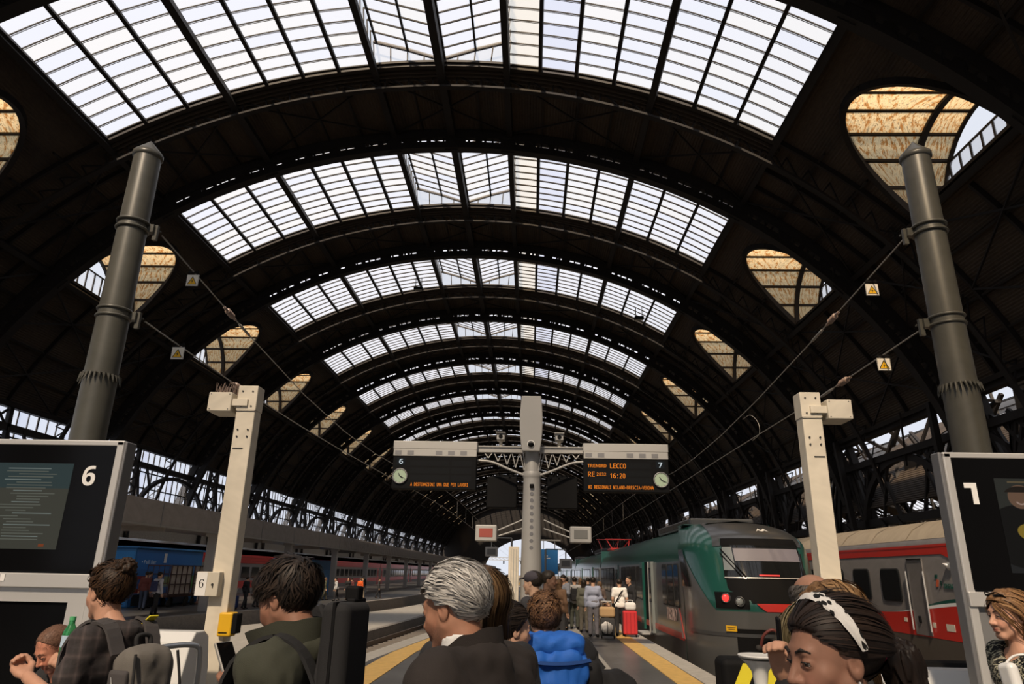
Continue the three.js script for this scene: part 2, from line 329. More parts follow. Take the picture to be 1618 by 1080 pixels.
// --- lunette dormers in the haunches
{
  const OUT = SPANX * Math.sin(R(sillDeg)), FAR = OUT + 1.9;                   // from the axis of the vault to the sill, and to the outer screen
  const roofX = (y) => SPANX * Math.sqrt(Math.max(0, 1 - ((y - SPRING) / RISE) ** 2));
  for (let n = FIRST; n <= LAST; n++) for (const s of [-1, 1]) {
    const zc = zEnd(n) + LONG / 2, fine = n >= -1 && n <= 2;
    const t = struct('lunette_dormer', `${n < 0 ? 'overhead' : ord[n]} arched dormer of rusty golden glass in the ${s < 0 ? 'left' : 'right'} side of the vault`, `golden dormers along the ${s < 0 ? 'left' : 'right'} side`);
    const NA = 9, at = (a, x) => [CX + s * x, SILLY + LUN * Math.sin(a), zc + LUN * Math.cos(a)];
    const rest = [];
    for (let k = 0; k < NA; k++) for (const part of [0, 1]) {
      const a0 = Math.PI * k / NA, a1 = Math.PI * (k + 1) / NA;
      const g = grid(4, 3, (u, v) => { const a = lerp(a0, a1, u), xi = roofX(SILLY + LUN * Math.sin(a)); return at(a, part ? lerp(OUT, FAR, v) : lerp(xi, OUT, v)); }, (u, v) => [lerp(a0, a1, u) * LUN + n * 3.3, (part ? 5 : 0) + v * 5 + s * 2]);
      if (fine) obj('golden_pane', g, M.rustGlass, t); else rest.push(g);
    }
    if (rest.length) tag(obj('golden_panes', rest, M.rustGlass, t), null, null, null, 'stuff');
    for (let k = 1; k < NA; k++) { const a = Math.PI * k / NA, xi = roofX(SILLY + LUN * Math.sin(a)); obj('dormer_bar', [bar(at(a, xi), at(a, FAR), .16, .18)], M.iron, t); }
    for (const [x, w] of [[OUT, .34], [FAR, .22]]) {
      const pts = []; for (let k = 0; k <= 20; k++) pts.push(at(Math.PI * k / 20, x)); const q = [];
      for (let k = 0; k < 20; k++) q.push(bar(pts[k], pts[k + 1], w, w));
      obj('dormer_rib', q, M.iron, t);
    }
    const edge = []; for (let k = 0; k <= 24; k++) { const a = Math.PI * k / 24, y = SILLY + LUN * Math.sin(a); edge.push([CX + s * (roofX(y) - .1), y - .05, zc + LUN * Math.cos(a)]); }
    const q = []; for (let k = 0; k < 24; k++) q.push(bar(edge[k], edge[k + 1], .3, .4)); obj('opening_rim', q, M.iron, t);
    obj('sill', [bx(2.1, .2, 2 * LUN + .3, CX + s * (OUT + .95), SILLY - .12, zc)], M.iron, t);
    const HS = 2.75, wz = 9;
    for (let k = 0; k < wz; k++) { const a = zc - LUN + (2 * LUN) * k / wz, b = a + 2 * LUN / wz, hh = Math.min(HS, Math.sqrt(Math.max(.04, LUN * LUN - (((a + b) / 2) - zc) ** 2))); obj('white_pane', [bx(.02, hh, b - a - .08, CX + s * FAR, SILLY + hh / 2, (a + b) / 2)], M.pane[0], t); }
    const fr = [bx(.1, .1, 2 * Math.sqrt(LUN * LUN - HS * HS), CX + s * FAR, SILLY + HS, zc)];
    for (let k = 1; k < wz; k++) { const a = zc - LUN + (2 * LUN) * k / wz, hh = Math.min(HS, Math.sqrt(LUN * LUN - (a - zc) ** 2)); fr.push(bx(.1, hh, .1, CX + s * FAR, SILLY + hh / 2, a)); }
    obj('screen_frame', fr, M.iron, t);
  }
}
// ---------------------------------------------------------------- side walls, end walls, ground, platforms, tracks
const asphaltMap = dataTex(512, (u, v) => {
  const tx = (u * 4) % 1, ty = (v * 4) % 1, j = tx < .012 || ty < .012, id = Math.floor(u * 4) * 7 + Math.floor(v * 4) * 13;
  const k = (j ? .62 : .9 + .09 * Math.sin(id * 2.7)) * (0.82 + .4 * (fbm(u, v, 12, 2) - .5) + .25 * (fbm(u, v, 40, 5) - .5)); return [k, k, k * .99];
}, [0.25, 0.25]);
const stoneMap = dataTex(256, (u, v) => { const k = .85 + .35 * (fbm(u, v, 10, 7) - .5) + .2 * (fbm(u, v, 33, 3) - .5); return [k, k * .98, k * .95]; }, [0.4, 0.4]);
const gravelMap = dataTex(512, (u, v) => { const a = fbm(u, v, 60, 2), b = fbm(u, v, 8, 9), k = .35 + 1.1 * (a - .3) * (0.6 + .8 * b); return [k, k * .93, k * .84]; }, [0.4, 0.4]);
const gravelBump = dataTex(256, (u, v) => fbm(u, v, 40, 2), [0.6, 0.6]);
M.asphalt = mat([0.115, 0.112, 0.108], 0.32, 0, { map: asphaltMap, bumpMap: grainTex, bumpScale: 0.002 });
M.stone = mat([0.42, 0.40, 0.36], 0.6, 0, { map: stoneMap });
M.stoneDark = mat([0.24, 0.22, 0.20], 0.8, 0, { map: stoneMap });
M.yellowTile = mat([0.62, 0.40, 0.12], 0.55, 0, { map: stoneMap, bumpMap: grainTex, bumpScale: 0.004 });
M.gravel = mat([0.30, 0.26, 0.22], 0.95, 0, { map: gravelMap, bumpMap: gravelBump, bumpScale: 0.05 });
M.rail = mat([0.14, 0.10, 0.075], 0.45, 0.7);
M.sleeper = mat([0.16, 0.14, 0.12], 0.9);
M.masonry = mat([0.42, 0.38, 0.32], 0.85, 0, { map: stoneMap });

// left arcade: piers, arches and a glazed wall behind them; the right side is open lattice towards the next vault
const WALLX = CX - SPANX * Math.sin(R(wallDeg)) , EAVE = SPRING + RISE * Math.cos(R(wallDeg));
const LOWY = 6.4;
{
  const w = struct('wall_left', 'dark left side wall with glazed arches between its iron piers');
  obj('masonry_base', [bx(.5, LOWY + 1, HALL0 - HALL1, WALLX - .55, LOWY / 2 - .5, (HALL0 + HALL1) / 2)], M.masonry, w);
  obj('eave_beam', [bx(.5, .55, HALL0 - HALL1, WALLX - .1, EAVE - 1.55, (HALL0 + HALL1) / 2), bx(.5, .3, HALL0 - HALL1, WALLX - .1, EAVE + .1, (HALL0 + HALL1) / 2)], M.iron, w);
  for (let n = FIRST; n <= LAST; n++) {
    const zc = zEnd(n) + LONG / 2 + PERIOD / 2, g = [], arch = [], gl = [];
    // pier at the truss feet
    for (const dz of [-1.5, 1.5]) g.push(bar([WALLX, 0, zc - PERIOD / 2 + dz * 1.1], [WALLX, EAVE, zc - PERIOD / 2 + dz * .6], .4, .3));
    g.push(bx(.5, .3, 3.4, WALLX, LOWY + .1, zc - PERIOD / 2));
    for (let k = 0; k < 5; k++) { const y = LOWY + k * 1.3, a = 1.6 - k * .17; g.push(bar([WALLX, y, zc - PERIOD / 2 - a], [WALLX, y + 1.3, zc - PERIOD / 2 + a - .3], .14, .14), bar([WALLX, y, zc - PERIOD / 2 + a], [WALLX, y + 1.3, zc - PERIOD / 2 - a + .3], .14, .14)); }
    obj('iron_pier', g, M.iron, w);
    // the arch and its spandrel struts
    const N = 16, pt = (k, d = 0) => { const a = Math.PI * k / N; return [WALLX + .1, LOWY - .4 + (5.0 + d) * Math.sin(a), zc - (7.7 + d) * Math.cos(a)]; };
    for (let k = 0; k < N; k++) arch.push(bar(pt(k), pt(k + 1), .4, .38));
    for (const k of [2, 4, 12, 14]) { const p = pt(k); arch.push(bar(p, [p[0], EAVE - 1.5, p[2] + (k < 8 ? -1 : 1) * 1.2], .16, .22)); if (k % 2) arch.push(bar(p, [p[0], EAVE - 1.5, p[2] + (k < 8 ? 1 : -1) * 1.1], .14, .18)); }
    obj('iron_arch', arch, M.iron, w);
    // glazing: posts and rails of the screen, pane by pane near the camera
    const zA = zc - PERIOD / 2, posts = [], T = 16, fine = n >= 0 && n <= 3, panes = [];
    for (let k = 0; k <= T; k++) posts.push(bx(.1, EAVE - LOWY, k % 4 ? .06 : .14, WALLX - .35, (EAVE + LOWY) / 2, zA + PERIOD * k / T));
    for (const y of [LOWY + 3.0, LOWY + 4.6, EAVE - 1.5]) posts.push(bx(.1, .12, PERIOD, WALLX - .35, y, zc));
    for (let k = 0; k < T; k++) for (const [y0, y1] of [[LOWY, LOWY + 3], [LOWY + 3, LOWY + 4.6], [LOWY + 4.6, EAVE]]) {
      const q = bx(.02, y1 - y0 - .08, PERIOD / T - .08, WALLX - .35, (y0 + y1) / 2, zA + PERIOD * (k + .5) / T);
      if (fine) obj('wall_pane', q, k % 5 === 3 ? M.pane[2] : M.clearPane, w); else panes.push(q);
    }
    if (panes.length) tag(obj('wall_panes', panes, M.clearPane, w), null, null, null, 'stuff');
    obj('glazing_frame', posts, M.iron, w);
  }
}
const RX = CX + SPANX * Math.sin(R(wallDeg));
{
  const w = struct('wall_right', 'open iron lattice under the right edge of the vault');
  obj('eave_beam', [bx(.6, .6, HALL0 - HALL1, RX + .1, EAVE - .1, (HALL0 + HALL1) / 2), bx(.5, .5, HALL0 - HALL1, RX + .1, EAVE - 2.3, (HALL0 + HALL1) / 2), bx(.5, .6, HALL0 - HALL1, RX + .6, 6.2, (HALL0 + HALL1) / 2)], M.iron, w);
  for (let n = FIRST; n <= LAST; n++) {
    const zm = zEnd(n) + LONG + .5, zc = zm + PERIOD / 2, g = [];
    for (const dz of [-1.7, 1.7]) g.push(bar([RX + 2.4, 0, zm + dz * 1.5], [RX, EAVE, zm + dz], .6, .5), bar([RX - .2, 0, zm + dz * 1.5], [RX - 1, EAVE, zm + dz], .4, .4));
    for (let k = 0; k < 10; k++) { const y = .6 + k * 1.3; g.push(bar([RX + 1, y, zm - 2.2], [RX + .8, y + 1.3, zm + 2.2], .2, .2), bar([RX + 1, y, zm + 2.2], [RX + .8, y + 1.3, zm - 2.2], .2, .2), bx(.16, .16, 4.4, RX + 1, y, zm)); }
    obj('iron_pier', g, M.iron, w);
    const a = [], N = 16, pt = (k) => { const t = Math.PI * k / N; return [RX + .3, 5.4 + 5.2 * Math.sin(t), zc - 6.6 * Math.cos(t)]; };
    for (let k = 0; k < N; k++) a.push(bar(pt(k), pt(k + 1), .4, .5));
    for (let k = 0; k <= N; k++) if (k < 7 || k > 9) { const p = pt(k); a.push(bar(p, [p[0], EAVE - 2.2, p[2] + (k < 8 ? -1.6 : 1.6)], .2, .24), bar(p, [p[0], EAVE - 2.2, p[2] + (k < 8 ? 1.2 : -1.2)], .18, .2)); }
    const rq = rng(300 + n); for (let k = 0; k < 40; k++) { const y = 3.5 + rq() * 9, z = zc - PERIOD / 2 + rq() * PERIOD, x = RX + rq() * 4, t = rq() < .5 ? 1 : -1; a.push(bar([x, y, z], [x + (rq() - .5) * 2, y + 1 + rq() * 3, z + t * (.6 + rq() * 3)], .10 + rq() * .2, .12 + rq() * .22)); }
    for (let k = 0; k < 1; k++) a.push(bx(.3, .8 + rq() * 1.2, 2 + rq() * 3, RX + rq() * 3, 8.5 + rq() * 4.2, zc - 8 + rq() * 16));
    for (let k = 0; k < 5; k++) a.push(bar([RX + .5, 6, zc - 7 + k * 3], [RX + .3, 11, zc - 7 + k * 3 + (k % 2 ? 2.4 : -2.4)], .22, .22));
    obj('iron_arch', a, M.iron, w);
  }
}
// the next, lower vault beyond the lattice
{
  const ax = RX + 24, sp = 4.5, hw = 24, rise = 13.5, w = struct('roof_aisle', 'dark side vault with its own skylights beyond the right lattice');
  const at = (d, z, o = 0) => [ax + (hw + o) * Math.sin(R(d)), sp + (rise + o) * Math.cos(R(d)), z];
  for (let n = FIRST; n <= LAST; n++) {
    const z0 = zEnd(n) + PERIOD, z1 = zEnd(n) + LONG - 1, z2 = zEnd(n), list = [], gl = [], bars = [];
    for (const o of [0, .18]) {
      list.push(grid(20, 1, (u, v) => at(lerp(-78, 90, u), lerp(z0, z1, v), o)));
      for (const [a, b] of [[-78, -66], [-6, 6], [56, 90]]) list.push(grid(6, 1, (u, v) => at(lerp(a, b, u), lerp(z1, z2, v), o)));
    }
    for (const [a, b] of [[-66, -6], [6, 56]]) gl.push(grid(10, 1, (u, v) => at(lerp(a, b, u), lerp(z1, z2, v), .1)));
    for (let k = 0; k <= 14; k++) bars.push(bar(at(lerp(-66, 56, k / 14), z1), at(lerp(-66, 56, k / 14), z2), .16, .3));
    for (let r = 1; r < 6; r++) for (let k = 0; k < 14; k++) bars.push(bar(at(lerp(-66, 56, k / 14), lerp(z1, z2, r / 6), .05), at(lerp(-66, 56, (k + 1) / 14), lerp(z1, z2, r / 6), .05), .08, .1));
    for (const z of [z1 + .4, z2]) for (let k = 0; k < 24; k++) { const a = lerp(-76, 76, k / 24), b = lerp(-76, 76, (k + 1) / 24); bars.push(bar(at(a, z, -1.2), at(b, z, -1.2), .3, .3), bar(at(a, z, -1.2), at(b, z, -.1), .14, .14), bar(at(a, z, -.1), at(b, z, -1.2), .14, .14)); }
    obj('roof_deck', list, M.roof, w); obj('skylight_pane', gl, M.pane[0], w); obj('skylight_bar', bars, M.iron, w);
  }
  obj('far_wall', [bx(.5, 7, HALL0 - HALL1, ax + hw, 3, (HALL0 + HALL1) / 2), bx(.5, .4, 4, ax, 0, HALL1)], M.masonry, w);
}
// end of the hall: a screen with one great arch open to the tracks
{
  const w = struct('wall_back', 'dark end screen of the hall with one wide arched opening to the tracks');
  const sh = new THREE.Shape(); const N = 48;
  for (let k = 0; k <= N; k++) { const p = roofAt(lerp(-87, 87, k / N), .1); k ? sh.lineTo(p[0], p[1]) : sh.moveTo(p[0], p[1]); }
  sh.lineTo(70, -1); sh.lineTo(21.3, -1);
  for (let k = 0; k <= 32; k++) { const t = Math.PI * k / 32; sh.lineTo(0 + 21.3 * Math.cos(t), 1.5 + 15.6 * Math.sin(t)); }
  sh.lineTo(-21.3, -1); sh.lineTo(-43, -1); sh.closePath();
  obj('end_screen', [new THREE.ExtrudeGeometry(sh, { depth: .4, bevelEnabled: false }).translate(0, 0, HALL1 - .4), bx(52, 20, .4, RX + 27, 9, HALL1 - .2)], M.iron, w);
  // behind the camera: the head building, its wall pierced by tall glazed arches
  const f = struct('wall_front', 'pale masonry head wall behind the track ends with tall glazed arches');
  const s2 = new THREE.Shape();
  for (let k = 0; k <= N; k++) { const p = roofAt(lerp(-87, 87, k / N), .1); k ? s2.lineTo(p[0], p[1]) : s2.moveTo(p[0], p[1]); }
  s2.lineTo(30, 0); s2.lineTo(-42.4, 0); s2.closePath();
  for (let k = -2; k <= 2; k++) {
    const c = CX + k * 12.4, h = new THREE.Path(), r = 4.7, top = 15 - Math.abs(k) * 2.2;
    h.moveTo(c - r, 1.2); h.lineTo(c + r, 1.2); h.lineTo(c + r, top); h.absarc(c, top, r, 0, Math.PI, false); h.lineTo(c - r, 1.2); s2.holes.push(h);
    obj('glazed_arch', [bx(2 * r, top + r - 1.2, .03, c, (top + r + 1.2) / 2, HALL0 + .6)], M.clearPane, f);
    const q = []; for (let i = -2; i <= 2; i++) q.push(bx(.14, top + r - 1.2, .14, c + i * 1.6, (top + r + 1.2) / 2, HALL0 + .6)); for (let i = 1; i < 7; i++) q.push(bx(2 * r, .14, .14, c, 1.2 + i * (top + r - 1.2) / 7, HALL0 + .6));
    obj('arch_bar', q, M.iron, f);
  }
  obj('head_wall', [new THREE.ExtrudeGeometry(s2, { depth: 1.2, bevelEnabled: false }).translate(0, 0, HALL0), bx(52, 22, .6, RX + 27, 9, HALL0 + .3)], M.masonry, f);
}
// ---- ground
const PITZ = -11.5;
const c6 = (z) => -4.0 - 1.75 * sstep(z, -42, -8);                              // the left track swings away towards the buffers
const smoothX = (pts) => (z) => { if (z >= pts[0][0]) return pts[0][1]; for (let k = 0; k + 1 < pts.length; k++) if (z >= pts[k + 1][0]) return lerp(pts[k][1], pts[k + 1][1], sstep(z, pts[k][0], pts[k + 1][0]) === 0 ? (z - pts[k][0]) / (pts[k + 1][0] - pts[k][0]) : (z - pts[k][0]) / (pts[k + 1][0] - pts[k][0])); return pts[pts.length - 1][1]; };
const edgeL = smoothX([[PITZ, -3.75], [-15.5, -3.72], [-19, -3.4], [-23, -3.02], [-30, -2.72], [-45, -2.6], [-400, -2.6]]);
const edgeR = smoothX([[PITZ, 3.45], [-24, 3.4], [-400, 3.4]]);
const bagR = smoothX([[PITZ, -7.75], [-20, -6.95], [-27, -6.15], [-37, -5.45], [-50, -5.25], [-400, -5.25]]);
const p5R = smoothX([[PITZ, -14.4], [-24, -13.4], [-30, -12.4], [-36, -10.7], [-43, -9.3], [-50, -8.7], [-70, -8.4], [-400, -8.4]]);
const zList = [PITZ, -13.5, -15.5, -17, -19, -21, -23, -25, -27, -30, -33, -36, -40, -45, -50, -60, -70, -90, -120, -160, -210, -270, -334];
function slab(fa, fb, y0, y1, zs = zList) {                                    // a platform body between two edges
  const p = [], quad = (a, b, c, d) => p.push(...a, ...b, ...c, ...a, ...c, ...d);
  for (let k = 0; k + 1 < zs.length; k++) {
    const [z, w] = [zs[k], zs[k + 1]], a = fa(z), b = fb(z), c = fa(w), d = fb(w);
    quad([a, y1, z], [b, y1, z], [d, y1, w], [c, y1, w]); quad([a, y0, z], [a, y1, z], [c, y1, w], [c, y0, w]); quad([b, y1, z], [b, y0, z], [d, y0, w], [d, y1, w]);
  }
  const z = zs[0], w = zs[zs.length - 1]; quad([fa(z), y0, z], [fb(z), y0, z], [fb(z), y1, z], [fa(z), y1, z]); quad([fa(w), y1, w], [fb(w), y1, w], [fb(w), y0, w], [fa(w), y0, w]);
  const g = new THREE.BufferGeometry(); g.setAttribute('position', new THREE.Float32BufferAttribute(p, 3)); g.computeVertexNormals(); return g;
}
{
  const floor = struct('floor', 'dark tiled concourse and island platform with pale stone strips and yellow tactile lines');
  obj('concourse_slab', [bx(76, .5, HALL0 - PITZ, -4, -.25, (HALL0 + PITZ) / 2)], M.asphalt, floor);
  obj('island_platform', [slab((z) => edgeL(z) + .45, (z) => edgeR(z) - .42, -1, 0)], M.asphalt, floor);
  obj('edge_stone', [slab(edgeL, (z) => edgeL(z) + .45, -1, .003), slab((z) => edgeR(z) - .42, edgeR, -1, .003)], M.stone, floor);
  obj('yellow_line', [slab((z) => Math.max(edgeL(z) + .5, -3.12), (z) => Math.max(edgeL(z) + .95, -2.58), -.1, .012), slab(() => 2.52, () => 2.98, -.1, .012)], M.yellowTile, floor);
  obj('pale_strip', [slab(() => -1.68, () => -1.3, -.1, .006), slab(() => 1.25, () => 1.6, -.1, .006)], M.stone, floor);
  const left = struct('ground_left', 'low pale service platform beside the left track');
  obj('service_platform', [slab((z) => Math.min(p5R(z) + .9, bagR(z) - .8), (z) => bagR(z) - .25, -1, -.45)], M.stone, left);
  obj('service_curb', [slab((z) => bagR(z) - .25, bagR, -1, -.44)], M.stoneDark, left);
  const p5 = struct('ground_platform', 'dark stone platform under the canopy on the left');
  obj('platform_body', [slab(() => -20.2, (z) => p5R(z) - .4, -1, 0)], M.asphalt, p5);
  obj('platform_edge', [slab((z) => p5R(z) - .4, p5R, -1, .01)], M.stoneDark, p5);
  const rg = struct('ground_right', 'service platform between the two right tracks');
  obj('service_platform', [slab(() => 7.5, () => 9.2, -1, -.3), slab(() => 13.6, () => 24, -1, 0)], M.stoneDark, rg);
  const bed = struct('ground_trackbed', 'grey brown ballast under the tracks');
  obj('ballast', [bx(118, .3, 330, 18, -.95, PITZ - 165), bx(500, .3, 500, 0, -.98, HALL1 - 250)], M.gravel, bed);
}
// ---- rails
function track(label, xc, z0, z1) {
  const t = thing('railway_track', label, 'railway track', [0, 0, 0], 0);
  for (const s of [-.72, .72]) {
    const q = []; let z = z0;
    while (z > z1) { const w = Math.max(z1, z - (z > -60 ? 3 : 25)); q.push(bar([xc(z) + s, -.62, z], [xc(w) + s, -.62, w], .07, .06), bar([xc(z) + s, -.70, z], [xc(w) + s, -.70, w], .02, .12), bar([xc(z) + s, -.77, z], [xc(w) + s, -.77, w], .14, .03)); z = w; }
    obj('rail', q, M.rail, t);
  }
  for (let z = z0 - .4; z > Math.max(z1, -48); z -= .62) obj('sleeper', [bx(2.4, .12, .24, xc(z), -.80, z)], M.sleeper, t);
}
track('rusty track curving along the left edge of the island platform', c6, PITZ - .6, -420);
track('track under the green train', () => 5.75, PITZ - .6, -420);
track('track under the grey and red coaches on the right', () => 11.4, PITZ - .6, -420);
track('track under the red train beyond the canopy', () => -22.0, PITZ - .6, -420);
// ---------------------------------------------------------------- fittings at the head of the platform
M.cream = mat([0.74, 0.67, 0.54], 0.5, 0, { map: mottleTex });
M.creamDoor = mat([0.58, 0.53, 0.43], 0.5);
M.white = mat([0.80, 0.79, 0.76], 0.45);
M.greyPaint = mat([0.085, 0.083, 0.070], 0.36, 0.15, { map: mottleTex });
M.greyLight = mat([0.36, 0.355, 0.34], 0.5, 0.1);
M.steel = mat([0.45, 0.44, 0.42], 0.35, 0.8);
M.silver = mat([0.55, 0.54, 0.52], 0.38, 0.35);
M.silverDark = mat([0.20, 0.20, 0.205], 0.45, 0.4);
M.black = phys([0.006, 0.006, 0.0065], 0.7, { specularIntensity: 0.25 });
M.blackGloss = phys([0.004, 0.004, 0.0045], 0.1, { specularIntensity: 0.22 });
M.yellow = mat([0.75, 0.42, 0.01], 0.45);
M.hazardYellow = mat([0.70, 0.60, 0.03], 0.5);
M.galv = mat([0.30, 0.29, 0.27], 0.55, 0.5);
M.ceramic = mat([0.28, 0.20, 0.16], 0.3);
M.ink = mat([0.02, 0.02, 0.02], 0.6);
const shown = (draw, w, h, strength = 0.5, rough = 0.25) => { const t = tex(canvas(w, h, draw)); return phys([0.005, 0.005, 0.005], rough, { specularIntensity: 0.2, emissive: new THREE.Color(strength, strength, strength), emissiveMap: t }); };
const plate = (w, h, x, y, z, ry = 0) => { const g = new THREE.PlaneGeometry(w, h); if (ry) g.rotateY(ry); g.translate(x, y, z); g.userData.ownUV = true; return g; };

// --- catenary anchor columns with their wires
for (const s of [-1, 1]) {
  const side = s < 0 ? 'left' : 'right', x = s < 0 ? -5.93 : 5.66;
  const t = thing('catenary_column', `tall grey steel tube column with a conical cap and a ring of spikes, behind the ${s < 0 ? 'board with the number 6' : 'board with the straight 7'}`, 'column', [x, 0, -9], 0, 'anchor columns of the overhead wires');
  obj('shaft', [lathe([[.225, 0], [.215, 4], [.19, 7.7], [0, 7.7]], 36)], M.greyPaint, t);
  obj('base_plate', [cyl(.34, .36, .06, 0, .03, 0)], M.greyPaint, t);
  obj('cap', [lathe([[0, 7.98], [.215, 7.74], [.215, 7.68], [.19, 7.66]], 32)], M.greyPaint, t);
  for (const y of [6.45, 5.06]) {
    const r = .2, c = [];
    for (const d of [0, .11]) c.push(tor(r + .012, .022, 0, y + d, 0, Math.PI / 2));
    const u = -s; c.push(bx(.1, .12, .1, u * .24, y + .05, -.08), bx(.06, .24, .05, u * .3, y, -.1), bar([u * .2, y + .12, -.1], [u * .32, y - .1, -.1], .02, .02), rod([u * .1, y + .05, -.16], [u * .34, y + .05, -.16], .015));
    obj('collar', c, M.greyPaint, t);
  }
  const spikes = [cyl(.225, .225, .05, 0, 4.22, 0)], rnd = rng(5 + s);
  for (let k = 0; k < 26; k++) { const a = k / 26 * Math.PI * 2, h = .10 + rnd() * .05, g = new THREE.ConeGeometry(.028, h, 4); g.rotateX(Math.PI).translate(0, -h / 2, 0); g.rotateX(-.35); g.translate(0, 4.21, .225); g.rotateY(a); spikes.push(g); }
  obj('spike_ring', spikes, M.greyPaint, t);
}
{
  const W = [[-5.6, 6.47, 1, 'upper left'], [-5.6, 5.09, 0, 'lower left'], [5.4, 6.47, 1, 'upper right'], [5.4, 5.06, 0, 'lower right']];
  for (const [x, y, up, which] of W) {
    const s = Math.sign(x), far = s < 0 ? -4.6 : 5.7, yy = (z) => up ? y - .95 * Math.sin(Math.PI / 2 * Math.min(1, (-9.2 - z) / 14)) + .5 * sstep(-z, 24, 40) : y - .08 * sstep(-z, 9, 13), xx = (z) => lerp(x, far, sstep(-z, 14, 42));
    const P = (z) => V(xx(z), yy(z), z);
    const pts = [-9.22, -11, -13, -15, -18, -22, -27, -34, -45, -60, -90, -140, -220, -330].map(P);
    const t = thing('overhead_wire', `${which} overhead wire running from its column into the hall`, 'overhead wire', [0, 0, 0], 0);
    obj('cable', [new THREE.TubeGeometry(new THREE.CatmullRomCurve3(pts), 90, .011, 5)], M.galv, t);
    const zi = up ? -11.8 : s < 0 ? -12.6 : -11.7;
    const q = [], dir = P(zi - .4).sub(P(zi + .4)).normalize(), c0 = P(zi);
    for (let k = -2; k <= 2; k++) { const g = new THREE.SphereGeometry(.055, 12, 8); g.scale(1, 1, .45); g.translate(...c0.clone().addScaledVector(dir, k * .055).toArray()); q.push(g); }
    q.push(rod(c0.clone().addScaledVector(dir, -.26), c0.clone().addScaledVector(dir, .26), .024));
    obj('insulator', q, M.ceramic, t);
    obj('turnbuckle', [rod(c0.clone().addScaledVector(dir, .5), c0.clone().addScaledVector(dir, .95), .025), rod(c0.clone().addScaledVector(dir, .45), c0.clone().addScaledVector(dir, 1.0), .016)], M.galv, t);
  }
  for (const s of [-1, 1]) {                                                     // droppers further in
    const q = []; for (const z of [-44, -50, -56]) q.push(rod([s < 0 ? -4.6 : 5.7, 5.0, z], [s < 0 ? -4.6 : 5.7, 5.95, z], .008, 5));
    obj('wire_dropper', q, M.galv); tag(scene.children[scene.children.length - 1], `thin hangers joining the two wires over the ${s < 0 ? 'left' : 'right'} track`, 'wire hanger', null);
  }
  const mk = (g, up) => 0;
  const face = canvas(256, 256, (c) => {
    c.fillStyle = '#e9e4d8'; c.fillRect(0, 0, 256, 256); c.strokeStyle = '#4a463c'; c.lineWidth = 5; c.strokeRect(3, 3, 250, 250);
    c.fillStyle = '#1a1710'; c.beginPath(); c.moveTo(128, 34); c.lineTo(236, 226); c.lineTo(20, 226); c.closePath(); c.fill();
    c.fillStyle = '#e8b20c'; c.beginPath(); c.moveTo(128, 64); c.lineTo(213, 213); c.lineTo(43, 213); c.closePath(); c.fill();
    c.fillStyle = '#1a1710'; c.beginPath(); c.moveTo(137, 96); c.lineTo(104, 158); c.lineTo(128, 154); c.lineTo(116, 204); c.lineTo(152, 138); c.lineTo(128, 143); c.closePath(); c.fill();
  });
  M.warn = mat([1, 1, 1], 0.5, 0, { map: tex(face) });
  for (const [x, y, z, which] of [[-5.6, 6.21, -10.3, 'upper left'], [-5.6, 4.94, -10.25, 'lower left'], [5.4, 6.13, -10.3, 'upper right'], [5.4, 4.89, -10.3, 'lower right']]) {
    const t = thing('warning_sign', `square white plate with a yellow lightning triangle hanging from the ${which} wire`, 'warning sign', [x, y, z]);
    obj('plate', [bx(.2, .2, .008)], M.white, t); obj('symbol', [plate(.196, .196, 0, 0, .006)], M.warn, t);
    obj('hanger', [rod([-.07, .1, 0], [-.07, .18, 0], .007), rod([.07, .1, 0], [.07, .18, 0], .007), bx(.18, .03, .02, 0, .14, 0)], M.black, t);
  }
}
